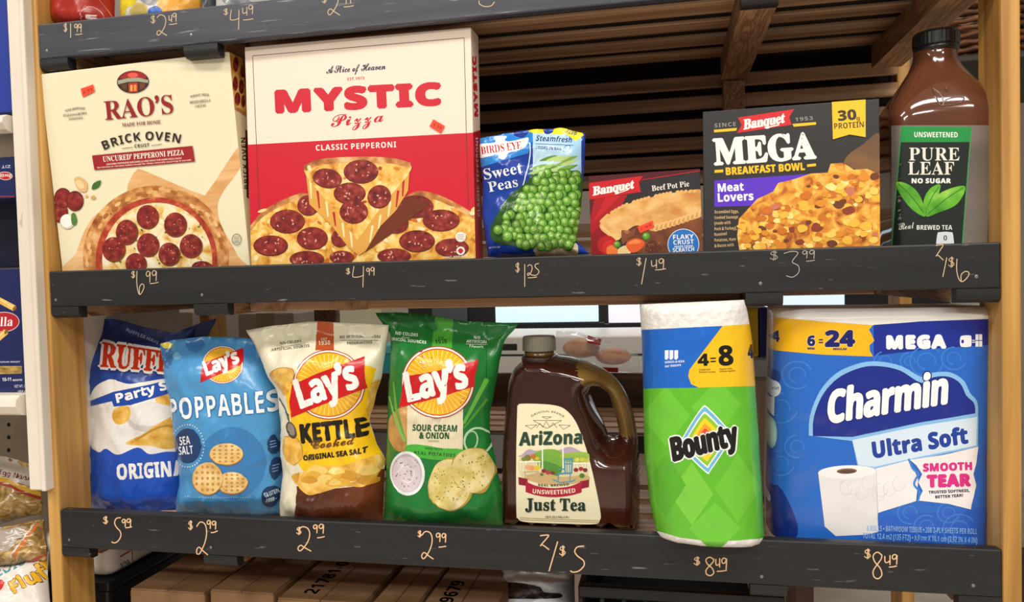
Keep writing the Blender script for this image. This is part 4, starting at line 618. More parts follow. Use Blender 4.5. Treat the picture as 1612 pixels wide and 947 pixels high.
# ------------------------------------------------------------------ store shell
wood_post = nmat('honey_post_wood', [(.25, (150, 104, 46)), (.5, (192, 144, 72)), (.75, (214, 168, 96))], (55, 55, 2.2), 6, .55, dist=.4, bump=.08, second=((128, 88, 44), (30, 30, 1.2), (.58, .75)))
wood_slat = nmat('brown_slat_wood', [(.28, (122, 88, 62)), (.48, (172, 131, 96)), (.7, (207, 174, 140))], (2.2, 70, 70), 6, .6, dist=.5, bump=.1, second=((168, 145, 124), (3, 50, 50), (.55, .72)))
wood_joist = nmat('joist_wood', [(.3, (106, 70, 40)), (.44, (176, 138, 100)), (.54, (124, 84, 52)), (.75, (196, 160, 122))], (60, 4, 60), 5, .6, dist=2.2, bump=.12)
wood_dark = nmat('dark_board_wood', [(.3, (44, 26, 18)), (.6, (69, 42, 28)), (.8, (87, 56, 36))], (3, 60, 60), 5, .55)
black_paint = nmat('scuffed_black_paint', [(.3, (18, 18, 20)), (.55, (25, 25, 27)), (.8, (34, 33, 36))], (3, 60, 60), 6, .5, bump=.06, second=((112, 110, 108), (30, 210, 210), (.665, .74)))
lit_black_paint = nmat('lit_scuffed_black_paint', [(.3, (47, 49, 59)), (.55, (61, 63, 74)), (.8, (77, 78, 90))], (3, 60, 60), 6, .45, bump=.06, second=((133, 132, 138), (14, 260, 260), (.63, .7)))  # scuffed black paint, lightened bluish: light on the top board put into colour
floor_m = nmat('speckled_tile', [(.3, (196, 185, 174)), (.6, (220, 211, 200))], (6, 6, 6), 3, .35)
fl = mesh_obj('floor', [(-6, -4, 0), (5, -4, 0), (5, 6.4, 0), (-6, 6.4, 0)], [(0, 1, 2, 3)], floor_m); tag(fl, kind='structure')
wl = box('wall_back', -6, 5, 6.3, 6.4, 0, 3.0, mat((207, 198, 186), .8), bev=0); tag(wl, kind='structure')
ce = mesh_obj('ceiling', [(-6, -4, 3.0), (-6, 6.4, 3.0), (5, 6.4, 3.0), (5, -4, 3.0)], [(0, 1, 2, 3)], mat((232, 226, 216), .9)); tag(ce, kind='structure')
# ------------------------------------------------------------------ the display shelf
XL, XR, PD = -.854, .3583, .062
ZF = {'top': (CAMZ+.3187, CAMZ+.3670), 'middle': (CAMZ-.0271, CAMZ+.0230), 'bottom': (CAMZ-.3702, CAMZ-.3164)}
DECK = {k: v[1]-.023 for k, v in ZF.items()}
unit = thing('display_shelf', 'slatted wooden display shelf with black-painted front boards carrying handwritten prices', 'shelf', (XL, 0, 0))
box('post', XL-.0195, XL, -.001, PD, 0, 2.15, wood_post, unit, .0025, 2)
box('post', XR, XR+.0195, -.001, PD, 0, 2.15, wood_post, unit, .0025, 2)
for x0, x1 in ((XL-.0195, XL), (XR, XR+.0195)):
    box('post', x0, x1, .375, .375+PD, 0, 2.15, wood_post, unit, .0025, 2)
fas = {}
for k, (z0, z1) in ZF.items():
    fas[k] = box('front_board', XL+.0006, XR-.0006, -.0005, .014, z0, z1, lit_black_paint if k == 'top' else black_paint, unit, .002, 2)
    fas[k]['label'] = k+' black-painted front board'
JX = [(XL+.001, -.808), (at(305, 485, 0).x, at(358, 485, 0).x), (at(1174, 470, 0).x, at(1233, 470, 0).x), (at(1506, 455, 0).x, XR-.001)]
def joist(parent, x0, x1, z0, z1, y0, y1):
    r = .009; prof = [(y0, z1), (y1, z1), (y1, z0)]+[(y0+r-r*math.sin(a), z0+r-r*math.cos(a)) for a in [i*math.pi/10 for i in range(6)]]
    bm = bmesh.new(); A = [bm.verts.new((x0, y, z)) for y, z in prof]; B = [bm.verts.new((x1, y, z)) for y, z in prof]; n = len(prof)
    bm.faces.new(A); bm.faces.new(B[::-1])
    for i in range(n): bm.faces.new((A[i], A[(i+1) % n], B[(i+1) % n], B[i]))
    return bm
for k in ZF:
    d = DECK[k]
    for x0, x1 in JX:
        j = bm_obj('joist', joist(unit, x0+.0005, x1-.0005, ZF[k][0]-.0155, d-(.0062 if k == 'top' else .0102), .016, .345), wood_joist, unit)
        e = bm_obj('painted_end', joist(unit, x0, x1, ZF[k][0]-.016, ZF[k][0]-.0002, .0, .016), black_paint, unit)
    for y0, y1 in ((.0145, .061), (.082, .131), (.155, .197), (.2225, .273), (.298, .345)):
        box('deck_slat', XL+.001, XR-.001, y0+(.003 if k == 'top' else 0), y1-(.003 if k == 'top' else 0), d-(.006 if k == 'top' else .010), d, wood_slat, unit, .0015)  # top slats thinner and narrower, so the dark sheet shows between them
slat0 = None
for z in (.297, .264, .2275, .1985, .170, .1435):
    box('back_slat', XL+.001, XR-.001, .366, .375, CAMZ+z, CAMZ+z+.0212, wood_slat, unit, .0015)
for z in (.062, .034, .004):
    box('back_slat', XL+.001, XR-.001, .366, .375, CAMZ+z, CAMZ+z+.0225, wood_slat, unit, .0015)
box('back_board', XL+.001, XR-.001, .40, .406, CAMZ+.1435, DECK['top'], mat((30, 18, 11), .85), unit, 0)
for x0, x1 in JX[1:3]:
    box('upright', x0+.004, x1-.004, .346, .366, DECK['bottom'], ZF['top'][0]-.0165, wood_joist, unit, .002)
box('deck_liner', XL+.001, XR-.001, .0145, .408, DECK['top']+.0002, DECK['top']+.003, mat((30, 18, 11), .85), unit, 0)  # added dark sheet standing for the shade in the slat gaps
box('cross_rail', JX[1][1], JX[2][0], .055, .085, ZF['middle'][0]-.0135, ZF['middle'][0]-.0005, wood_slat, unit, .0015)
box('rear_rail', XL+.001, XR-.001, .352, .366, ZF['middle'][0]-.016, ZF['middle'][0]+.006, wood_slat, unit, .0015)
for (xa, ya, xb, yb) in ((585, 470, 660, 492), (455, 474, 520, 503)):
    p, q = at(xa, ya, .08), at(xb, yb, .16); d_ = (q-p); d_.z = 0; d_.normalize(); s_ = Vector((-d_.y, d_.x, 0))*.016; z0, z1 = ZF['middle'][0]-.0135, ZF['middle'][0]-.001
    a = p-d_*.05; b = q+d_*.05
    mesh_obj('diagonal_brace', [(*(c+s).xy, z) for z in (z0, z1) for c, s in ((a, s_), (b, s_), (b, -s_), (a, -s_))], [(0, 1, 2, 3), (7, 6, 5, 4), (0, 4, 5, 1), (1, 5, 6, 2), (2, 6, 7, 3), (3, 7, 4, 0)], wood_slat, unit)
# nail holes in the boards
for k, pts in {'top': [(74, 80), (301, 55)], 'middle': [(88, 472), (318, 464), (1197, 446), (1537, 435)], 'bottom': [(109, 849), (332, 861), (1199, 907), (1532, 921)]}.items():
    for x, y in pts:
        p = at(x, y, 0)
        bm = bmesh.new(); bmesh.ops.create_uvsphere(bm, u_segments=10, v_segments=6, radius=.0022, matrix=Matrix.Translation((p.x, -.0002, p.z))@Matrix.Scale(.35, 4, (0, 1, 0)))
        bm_obj('nail', bm, mat((141, 139, 134), .35, metal=.7), fas[k])
# handwritten prices
HW = {'1': [[(.5, 0), (.5, 1)]], '/': [[(.9, 0), (.1, 1)]], '_': [[(0, .6), (.5, .5), (1, .2)]],
 '2': [[(.05, .14), (.35, .0), (.75, .06), (.9, .3), (.75, .62), (.35, .93), (.12, .98), (.05, .86), (.25, .76), (.55, .86), (1, 1)]],
 'z': [[(.1, .05), (.85, .0), (.9, .12), (.15, .72), (.35, .68), (1, 1)]],
 '3': [[(.0, .08), (.5, .0), (.95, .06), (.55, .4), (.95, .55), (1, .8), (.6, 1), (.15, .95)]],
 '4': [[(.12, 0), (.0, .45), (.2, .52), (.6, .5), (.98, .42)], [(.95, 0), (.9, 1)]],
 'y': [[(.05, .1), (.1, .7), (.5, .75), (.85, .55)], [(.85, 0), (.85, 1)]],
 '5': [[(.95, 0), (.5, .03), (.3, .2), (.5, .38), (.9, .55), (.95, .75), (.6, .95), (.2, 1), (.0, .95)]],
 '6': [[(.1, 0), (.08, .5), (.25, .9), (.5, 1), (.85, .8), (.95, .62), (.7, .55), (.4, .7), (.4, .98)]],
 '8': [[(.9, .12), (.55, 0), (.2, .12), (.3, .35), (.75, .6), (.9, .85), (.6, 1), (.25, .92), (.2, .7), (.55, .45), (.85, .25), (.9, .1)]],
 '9': [[(.85, .1), (.4, 0), (.05, .2), (.2, .45), (.6, .42), (.88, .1), (.85, .5), (.8, 1)]],
 '$': [[(.8, .15), (.3, .1), (.15, .35), (.75, .55), (.8, .8), (.3, .9), (.05, .75)], [(.5, -.05), (.42, 1.05)], [(.65, 0), (.6, 1)]],
 'o': [[(0, 0), (.05, .6), (.4, 1), (.8, .85), (1, .2)]]}
chalk = mat((205, 181, 146), .85)
def price(board, label, z, marks, w=6.5, col=chalk):
    f = fas[board]; z0, z1 = ZF[board]
    s = Surf((XL, -.0005, z0), (1, 0, 0), (0, 0, 1), XR-XL, z1-z0); A = Art(f, s, z, base=.0002); A.part('chalk_price', label)
    for g, x0, y0, x1, y1 in marks:
        for l in HW[g]:
            A.stroke([(x0+(x1-x0)*a, y0+(y1-y0)*b) for a, b in l], w*(.62 if g == '$' else .85), col, 4)
    A.flush()
za, zb, zc, zd, ze = (60, 0, .2233), (400, 0, .2481), (60, 380, .3102), (500, 380, .3102), (980, 370, .392)
zf, zg, zh, zi = (60, 780, .248), (400, 800, .2605), (760, 800, .273), (1180, 780, .268)
price('top', 'handwritten price 1.99', za, [('$', 180, 165, 208, 225), ('1', 222, 165, 238, 266), ('9', 256, 170, 282, 225), ('9', 284, 168, 308, 228), ('_', 263, 236, 312, 250)])
price('top', 'handwritten price 2.49', za, [('$', 793, 110, 830, 165), ('2', 835, 105, 908, 250), ('y', 922, 105, 946, 155), ('9', 950, 92, 978, 152), ('_', 925, 162, 980, 180)])
price('top', 'handwritten price 4.49', za, [('$', 1308, 62, 1342, 106), ('4', 1355, 70, 1420, 207), ('y', 1440, 50, 1478, 108), ('9', 1484, 36, 1518, 100), ('_', 1447, 128, 1516, 150)])
price('top', 'handwritten price 2.49 cut by the photo edge', zb, [('$', 430, -30, 464, 20), ('2', 465, -70, 545, 97), ('1', 578, -30, 592, 25), ('1', 606, -35, 620, 22), ('_', 570, 32, 632, 52)])
price('top', 'lower curve of a handwritten digit at the upper photo edge', zb, [('o', 1427, 5, 1525, 42)])
price('middle', 'handwritten price 6.99', zc, [('$', 472, 150, 495, 185), ('6', 498, 150, 540, 268), ('9', 548, 150, 572, 206), ('9', 578, 147, 604, 200), ('_', 568, 203, 611, 220)], 4.6)
price('middle', 'handwritten price 4.99', zd, [('$', 143, 135, 168, 166), ('4', 178, 125, 236, 232), ('9', 248, 135, 266, 170), ('9', 270, 130, 290, 172)], 4.6)
price('middle', 'handwritten price 1.25', zd, [('$', 1003, 108, 1028, 156), ('1', 1042, 115, 1060, 229), ('2', 1064, 118, 1092, 172), ('5', 1094, 112, 1124, 172), ('_', 1068, 178, 1113, 188)], 4.6)
price('middle', 'handwritten price 1.49', ze, [('$', 55, 90, 78, 122), ('/', 74, 92, 97, 197), ('y', 115, 98, 140, 132), ('9', 145, 94, 168, 134), ('_', 131, 132, 174, 144)], 3.8)
price('middle', 'handwritten price 3.99', ze, [('$', 590, 63, 628, 100), ('3', 648, 65, 708, 168), ('9', 722, 62, 744, 92), ('9', 750, 60, 773, 94), ('_', 738, 98, 772, 108)], 3.8, mat((169, 161, 151), .85))
price('middle', 'handwritten price two for 6', ze, [('z', 1255, 38, 1288, 100), ('/', 1284, 90, 1304, 167), ('$', 1307, 88, 1335, 128), ('6', 1337, 95, 1394, 186)], 4.2)
ck2 = mat((232, 191, 148), .85)
price('bottom', 'handwritten price 5.99', zf, [('$', 412, 130, 447, 178), ('5', 468, 138, 528, 298), ('9', 533, 148, 558, 196), ('9', 563, 145, 592, 196), ('_', 555, 193, 596, 208)], 8, ck2)
price('bottom', 'leftmost handwritten price 2.99', zf, [('$', 952, 158, 985, 215), ('2', 1003, 166, 1078, 375), ('9', 1072, 155, 1098, 208), ('9', 1104, 160, 1132, 212), ('_', 1098, 215, 1140, 246)], 8, ck2)
price('bottom', 'handwritten price 2.99 under the cream bag', zg, [('$', 255, 112, 290, 156), ('2', 262, 110, 345, 257), ('9', 358, 98, 385, 148), ('9', 392, 94, 424, 150), ('_', 382, 164, 426, 184)], 8, ck2)
price('bottom', 'handwritten price 2.99 under the green bag', zg, [('$', 988, 133, 1015, 172), ('2', 1010, 138, 1084, 305), ('9', 1100, 148, 1128, 200), ('9', 1134, 150, 1162, 204), ('_', 1116, 224, 1160, 238)], 8, ck2)
price('bottom', 'handwritten price two for 5', zh, [('z', 325, 152, 382, 236), ('/', 376, 190, 438, 360), ('$', 440, 215, 482, 272), ('5', 505, 216, 588, 366)], 8, ck2)
price('bottom', 'handwritten price 8.49 under the paper towels', zh, [('$', 1215, 278, 1258, 326), ('8', 1275, 280, 1338, 386), ('y', 1342, 286, 1370, 338), ('9', 1376, 285, 1410, 350), ('_', 1350, 352, 1406, 368)], 8, ck2)
price('bottom', 'handwritten price 8.49 under the bath tissue', zi, [('$', 672, 312, 716, 368), ('8', 712, 330, 784, 486), ('y', 792, 348, 830, 404), ('9', 836, 344, 870, 402), ('_', 818, 408, 864, 424)], 8, ck2)
# ------------------------------------------------------------------ printed food pictures (ink on packaging)
CHEESE = nmat('print_cheese', [(.3, (184, 102, 31)), (.42, (221, 160, 60)), (.55, (236, 196, 104)), (.7, (243, 223, 162))], (70, 70, 70), 5, .4, dist=.6)
CHEESE2 = nmat('print_white_cheese', [(.3, (201, 141, 58)), (.42, (227, 194, 119)), (.55, (239, 224, 184)), (.72, (246, 238, 214))], (60, 60, 60), 5, .4, dist=.6)
PEPP = nmat('print_pepperoni', [(.32, (90, 16, 19)), (.5, (131, 33, 31)), (.66, (156, 58, 48)), (.74, (201, 138, 120))], (130, 130, 130), 5, .4)
CRUST = nmat('print_crust', [(.3, (138, 74, 32)), (.48, (189, 124, 63)), (.62, (219, 167, 105)), (.78, (236, 200, 147))], (60, 60, 60), 5, .4)
SAUCE = nmat('print_sauce', [(.3, (140, 36, 22)), (.55, (181, 68, 42)), (.75, (213, 138, 85))], (80, 80, 80), 5, .4)
PEEL = nmat('print_wood_peel', [(.3, (207, 151, 90)), (.55, (223, 176, 120)), (.75, (235, 197, 148))], (14, 14, 70), 4, .4, dist=.6)
PIE = nmat('print_pie_crust', [(.3, (192, 124, 56)), (.5, (219, 164, 90)), (.7, (236, 197, 133))], (38, 38, 60), 4, .4, dist=.4)
SCRAMBLED = nmat('print_scramble', [(.3, (122, 58, 24)), (.42, (201, 118, 31)), (.54, (227, 163, 54)), (.7, (242, 203, 102))], (75, 75, 75), 4, .4, dist=.8)
CHIPM = nmat('print_chip', [(.3, (201, 143, 44)), (.5, (224, 176, 74)), (.7, (239, 205, 124))], (60, 60, 60), 4, .4, dist=.5)
def carton(name, label, X, Y, z, yaw, lean, roll, w, h, d, cols, cat='box', inner=None):
    """closed printed carton standing at z; cols: front, right side, left side, top"""
    U, V = frame(yaw, lean, roll); Nn = U.cross(V); O = Vector((X, Y, z))
    if roll < 0: O.z += -U.z*w
    if lean > 0: pass
    t = thing(name, label, cat, (O+U*w/2-Nn*d/2).to_3d()*1.0)
    t.location.z = z
    c = [O, O+U*w, O+U*w+V*h, O+V*h]; v = c+[p-Nn*d for p in c]
    bm = bmesh.new(); vs = [bm.verts.new(p) for p in v]
    F = [((0, 1, 2, 3), 0), ((1, 5, 6, 2), 1), ((4, 0, 3, 7), 2), ((3, 2, 6, 7), 3), ((5, 4, 7, 6), 2), ((4, 5, 1, 0), 2)]
    for f, mi in F: bm.faces.new([vs[i] for i in f]).material_index = mi
    bmesh.ops.bevel(bm, geom=list(bm.edges), offset=.0007, segments=2, profile=.5, affect='EDGES')
    bm_obj('carton', bm, [mat(x, .42) for x in cols], t)
    return t, Surf(O, U, V, w, h), Surf(O+U*w, -Nn, V, d, h), Surf(O+V*h, U, -Nn, w, d), (O, U, V, Nn)
def flecks(A, pts, col, r): 
    for x, y in pts: A.ell(x, y, r*random.uniform(.6, 1.3), r*random.uniform(.3, .7), col, random.uniform(0, 180), 7)
def sticker(A, pts, txt):
    A.part('price_sticker', 'fluorescent orange price sticker'); A.poly(pts, mat((244, 72, 44), .45))
    (a, b), (c, d), (e, f), (g, h) = pts
    A.text(txt, a+(c-a)*.15+(g-a)*.7, b+(d-b)*.15+(h-b)*.7, a+(c-a)*.85+(g-a)*.7, b+(d-b)*.85+(h-b)*.7, math.hypot(g-a, h-b)*.38, (122, 28, 18), 'R')

# -- cream pizza box at the left post
t, F, R, T, _ = carton('pizza_box', 'cream brick oven pepperoni pizza box leaning on the left post', -.8445, .0165, DECK['middle'], .057, -.043, .043, .2849, .2997, .036, [(228, 221, 189), (226, 213, 176), (230, 217, 180), (221, 211, 180)])
A = Art(t, F, (50, 70, .38))
A.part('printed_pizza_peel'); A.blob([(165, 960), (185, 860), (250, 720), (380, 630), (400, 575), (432, 522), (470, 524), (690, 616), (735, 600), (860, 420), (868, 500), (790, 615), (770, 680), (790, 760), (850, 870), (862, 960)], PEEL)
A.part('printed_pizza'); A.ell(515, 882, 303, 298, CRUST, 0, 60); A.ell(517, 890, 252, 258, SAUCE, 0, 50); A.ell(520, 893, 228, 238, CHEESE2, 0, 50)
for a in range(0, 360, 5):
    r = random.uniform(.87, .97); A.ell(515+303*r*math.cos(math.radians(a)), 882+298*r*math.sin(math.radians(a)), 15, 8, random.choice([CRUST, (196, 138, 76), (220, 168, 104), (168, 99, 44), (227, 182, 124)]), a+90, 9)
for i in range(26):
    a = random.uniform(0, 6.3); r = random.uniform(.1, 1)**.5; A.ell(520+210*r*math.cos(a), 893+215*r*math.sin(a), random.uniform(8, 20), random.uniform(5, 12), random.choice([(243, 230, 194), (233, 185, 92), (220, 155, 58), (240, 217, 160)]), random.uniform(0, 180), 10)
A.part('printed_pepperoni')
for x, y, rx, ry in ((480, 712, 44, 48), (595, 744, 45, 49), (394, 775, 44, 50), (482, 828, 44, 47), (340, 846, 46, 49), (570, 866, 43, 46), (660, 832, 45, 47), (432, 905, 42, 42), (706, 920, 42, 24)):
    A.part('printed_pepperoni'); A.ell(x+2, y+4, rx+3, ry+2, (122, 58, 24), 0, 24); A.ell(x, y, rx, ry, PEPP, 0, 28)
    flecks(A, [(x+random.uniform(-.6, .6)*rx, y+random.uniform(-.6, .6)*ry) for _ in range(5)], (215, 154, 138), 3)
A.part('printed_herbs'); flecks(A, [(520+random.uniform(-200, 200), 700+random.uniform(0, 215)) for _ in range(42)], (61, 90, 34), 5)
A.many('printed_ingredient')
for x, y in ((116, 695), (131, 636), (181, 648)): A.ell(x, y, 36, 42, (90, 18, 22), 0, 24); A.ell(x, y, 33, 39, PEPP, 0, 24)
A.blob([(178, 558), (205, 550), (232, 575), (226, 610), (196, 602)], (217, 178, 115)); A.blob([(183, 570), (205, 562), (220, 590), (200, 596)], (231, 204, 152), 3)
A.blob([(252, 600), (258, 575), (288, 563), (280, 590)], (63, 107, 44)); A.ell(229, 628, 7, 6, (217, 178, 115)); A.ell(257, 634, 10, 8, (207, 160, 92))
A.ell(150, 733, 30, 31, (207, 199, 186)); A.ell(147, 730, 26, 27, (242, 237, 228)); A.blob([(168, 742), (166, 705), (180, 698), (190, 730), (182, 748)], (79, 122, 53))
A.part('brand_picture'); A.ell(421, 155, 66, 46, (58, 23, 20), -3, 40); A.blob([(365, 140), (390, 118), (421, 111), (455, 116), (478, 138), (440, 142), (400, 142)], (156, 31, 34)); A.ell(421, 128, 22, 10, (224, 88, 74))
A.poly([(358, 150), (400, 140), (445, 138), (485, 148), (484, 160), (440, 154), (400, 156), (360, 166)], (154, 160, 137)); A.poly([(372, 166), (396, 162), (396, 188), (380, 186)], (90, 58, 36)); A.poly([(402, 160), (442, 158), (442, 197), (404, 198)], (168, 52, 31)); A.poly([(410, 168), (420, 168), (420, 194), (410, 194)], (240, 160, 80)); A.poly([(425, 167), (436, 167), (436, 193), (425, 194)], (232, 138, 60)); A.poly([(448, 160), (474, 160), (468, 182), (449, 190)], (107, 58, 34))
RD = (142, 28, 31)
A.part('brand_lettering'); A.text("RAO’S", 307, 313, 590, 285, 77, RD, 'S', track=-.02)
A.part('lettering')
A.text('MADE FOR HOME', 377, 341, 537, 328, 15, (125, 44, 44), 'S'); A.text('BRICK OVEN', 303, 437, 614, 409, 35, (43, 27, 25), 'B', bend=25, track=.1)
A.text('CRUST', 428, 428, 490, 423, 14, (43, 27, 25), track=.08); A.stroke([(377, 431), (420, 426)], 2, (90, 58, 48)); A.stroke([(498, 419), (541, 413)], 2, (90, 58, 48))
for s_, x0, y0, x1, y1, h in (('VINE-RIPENED', 142, 281, 222, 270, 9), ('ITALIAN-GROWN', 133, 300, 231, 289, 10), ('TOMATOES', 155, 314, 214, 308, 9), ('WHOLE MILK', 660, 222, 737, 214, 9), ('MOZZARELLA', 657, 246, 743, 236, 11), ('CHEESE', 678, 262, 724, 256, 9)):
    A.text(s_, x0, y0, x1, y1, h, (74, 58, 48), 'S', bend=5 if s_[0] in 'VW' else 0)
A.part('red_band'); A.poly([(252, 460), (668, 420), (678, 484), (262, 520)], (154, 31, 35)); A.text('UNCURED’ PEPPERONI PIZZA', 298, 486, 633, 457, 22, (244, 239, 226), 'S')
A.text('UNCURED PEPPERONI MOZZARELLA AND SAUCE FOR HOME PIZZA SAUCE', 313, 500, 623, 474, 7, (232, 217, 200), 'B'); A.text('No nitrites or nitrates added except for those naturally occurring in sea salt', 275, 513, 663, 481, 6, (232, 217, 200), 'B')
A.part('round_badge'); A.ring(ell(851, 807, 20, 24), ell(851, 807, 17.5, 21.5), (106, 98, 88)); [A.stroke([(840, y), (862, y)], 2, (106, 98, 88)) for y in (797, 805, 813, 819)]
sticker(A, [(205, 184), (257, 166), (263, 195), (214, 219)], '6.99'); A.flush()
A = Art(t, R, (50, 70, .38)); A.part('side_print'); A.poly([(820, 34), (890, 66), (892, 290), (838, 262)], CHEESE)
for x, y, rx, ry in ((845, 82, 12, 32), (873, 112, 10, 26), (843, 162, 11, 30), (868, 175, 11, 30), (852, 225, 12, 28), (876, 235, 9, 26)): A.ell(x, y, rx, ry, PEPP, 0, 20)
A.stroke([(836, 258), (860, 272), (890, 292)], 14, CRUST); A.poly([(884, 352), (897, 360), (899, 640), (890, 632)], (90, 21, 23)); A.text('BRICK OVEN', 899, 597, 884, 385, 18, (43, 27, 25), 'B', track=.1); A.flush()

# -- tall red and cream pizza box
t, F, R, T, _ = carton('pizza_box', 'large cream and red classic pepperoni pizza box', -.5518, .020, DECK['middle'], -.006, -.001, -.007, .3140, .3135, .038, [(239, 220, 203), (233, 211, 191), (233, 211, 191), (233, 211, 191)])
A = Art(t, F, (380, 30, .4225)); RD = (200, 24, 46)
A.part('red_panel'); A.poly([(20, 468), (880, 422), (890, 960), (30, 980)], RD)
A.part('border_line'); A.stroke([(68, 745), (56, 460), (42, 137), (830, 70), (838, 420), (846, 700)], 2.2, (74, 44, 44))
A.part('brand_lettering'); A.text('MYSTIC', 133, 346, 742, 316, 76, RD, 'B', bold=13, track=.06)
A.part('script_lettering'); A.text('A Slice of Heaven', 317, 203, 537, 187, 27, (51, 48, 74), 'C', bold=1, track=-.05); A.text('Pizza', 335, 402, 530, 381, 44, RD, 'C', track=.08, bold=1)
A.part('lettering'); A.text('EST.1973', 396, 229, 458, 224, 10, RD, track=.12); A.text('CLASSIC PEPPERONI', 278, 490, 577, 477, 21, (246, 235, 226), track=.1)
A.part('printed_pizza'); base = [(30, 775), (75, 720), (130, 685), (200, 655), (245, 650), (330, 690), (560, 680), (650, 642), (720, 650), (800, 685), (885, 735), (890, 960), (30, 960)]
A.poly(smooth(base[:11], 4, False)+base[11:], CRUST); A.poly([(x, y+(22 if y < 800 else 0)) for x, y in smooth(base[:11], 4, False)+base[11:]], CHEESE)
for i in range(70):
    x, y = random.uniform(50, 870), random.uniform(700, 910); A.ell(x, y, random.uniform(6, 20), random.uniform(4, 10), random.choice([(240, 212, 137), (227, 169, 72), (196, 106, 36), (243, 224, 176), (217, 140, 48)]), random.uniform(0, 180), 9)
A.part('printed_pepperoni')
def pep(x, y, rx, ry, rot=0):
    A.part('printed_pepperoni'); A.ell(x, y+2, rx+3, ry+3, (107, 36, 18), rot, 22); A.ell(x, y, rx, ry, PEPP, rot, 26); flecks(A, [(x+random.uniform(-.6, .6)*rx, y+random.uniform(-.6, .6)*ry) for _ in range(6)], (212, 154, 132), 5)
for q in ((172, 752, 62, 42), (110, 842, 62, 36), (265, 815, 55, 40), (250, 692, 38, 36), (245, 892, 62, 28), (650, 697, 64, 40), (745, 748, 66, 38), (655, 825, 64, 38), (785, 850, 60, 32), (570, 880, 60, 25), (368, 815, 30, 30), (375, 885, 42, 22), (575, 760, 46, 34)): pep(*q)
A.part('printed_slice')
A.poly([(240, 560), (255, 690), (330, 760), (400, 850), (440, 880), (480, 850), (560, 740), (622, 640), (628, 560), (440, 800)], (217, 160, 74))
for x0, y0, x1, y1 in ((258, 600, 262, 668), (285, 640, 292, 705), (318, 680, 324, 735), (345, 720, 352, 770), (378, 760, 384, 812), (408, 790, 414, 850), (605, 600, 602, 660), (585, 640, 578, 700), (556, 680, 548, 735), (520, 730, 512, 780), (490, 770, 480, 830)):
    A.stroke([(x0, y0), (x1, y1)], [9, 5], (179, 32, 28) if (x0 % 2) else (243, 223, 166))
A.poly([(630, 660), (700, 690), (560, 800), (460, 870), (520, 770)], (107, 46, 24))
A.blob([(240, 552), (300, 530), (430, 522), (560, 526), (628, 540), (622, 580), (530, 690), (440, 812), (420, 805), (320, 680), (248, 590)], CHEESE); A.stroke([(238, 556), (300, 532), (430, 524), (560, 528), (628, 546)], 22, CRUST, 4)
for i in range(26): A.ell(*(lambda f, g: (250+f*370*(1-g)+g*185, 555+g*230))(random.random(), random.random()**1.3), random.uniform(6, 16), random.uniform(4, 8), random.choice([(243, 223, 162), (232, 181, 82), (207, 125, 44), (168, 68, 28)]), random.uniform(0, 180), 9)
for q in ((447, 567, 62, 42), (322, 592, 52, 34, 10), (405, 648, 57, 38), (515, 660, 42, 40, -40), (420, 716, 50, 42)): pep(*q)
A.part('round_badge'); A.ell(818, 811, 19, 19, (239, 231, 220)); A.ell(818, 863, 16, 16, (239, 231, 220)); A.blob([(808, 862), (818, 853), (828, 862), (818, 874)], RD, 3); [A.stroke([(806, y), (830, y)], 2, (154, 138, 128)) for y in (803, 809, 815, 821)]; A.text('HEAT AND EAT', 755, 890, 843, 885, 6, (243, 230, 218))
sticker(A, [(716, 374), (760, 399), (745, 426), (702, 400)], '4.99'); A.flush()
A = Art(t, R, (380, 30, .4225)); A.part('side_print'); A.poly([(855, 424), (900, 410), (905, 960), (865, 960)], (185, 23, 43)); A.text('MYSTIC', 881, 362, 873, 138, 12, RD, bold=3); A.text('CLASSIC PEPPERONI', 889, 735, 881, 440, 8, (239, 217, 208)); A.flush()

# -- small pot pie box
t, F, R, T, fr = carton('pot_pie_box', 'small dark red beef pot pie box between the pea bag and black box', -.0911, .030, DECK['middle'], -.008, -.007, .014, .1344, .1211, .04, [(43, 39, 44), (140, 20, 32), (140, 20, 32), (122, 26, 34)])
A = Art(t, F, (900, 240, .1794)); RD = (196, 26, 38)
A.many('red_background'); A.poly([(130, 180), (1150, 100), (1150, 160), (620, 240), (600, 300), (140, 420)], (79, 21, 27)); A.poly([(140, 400), (300, 400), (260, 560), (240, 650), (150, 800)], (92, 17, 25)); A.poly([(200, 400), (490, 368), (420, 500), (330, 560), (150, 740), (150, 640)], (165, 20, 31)); A.poly([(300, 392), (430, 376), (330, 480), (180, 620)], (189, 28, 38)); A.poly([(150, 740), (330, 560), (420, 680), (330, 900), (160, 900)], (138, 16, 25))
A.part('red_ribbon'); A.poly([(144, 268), (627, 203), (590, 262), (606, 345), (155, 412)], RD); A.part('red_line'); A.stroke([(620, 238), (1145, 157)], 6, RD); A.part('red_line'); A.stroke([(1140, 110), (1143, 900)], 12, RD)
A.part('brand_lettering'); A.text('Banquet', 185, 376, 545, 312, 72, (244, 239, 232), 'S', bold=6, shear=.22, track=-.03); A.stroke([(380, 350), (430, 348), (500, 322)], 8, (244, 239, 232), 3)
A.part('lettering'); A.text('Beef Pot Pie', 705, 338, 1033, 295, 48, (239, 230, 220), 'S')
A.part('printed_pie'); A.poly([(560, 640), (720, 690), (900, 640), (1150, 545), (1150, 900), (600, 900), (430, 740)], nmat('print_pie_dish', [(.3, (90, 44, 24)), (.6, (125, 69, 38)), (.8, (149, 89, 47))], (60, 60, 60), 4, .4))
A.blob([(248, 630), (320, 548), (470, 462), (640, 408), (800, 368), (960, 345), (1150, 335), (1150, 545), (1000, 600), (880, 640), (730, 690), (640, 660), (560, 640), (470, 700), (400, 770), (300, 712), (255, 670)], PIE, 4)
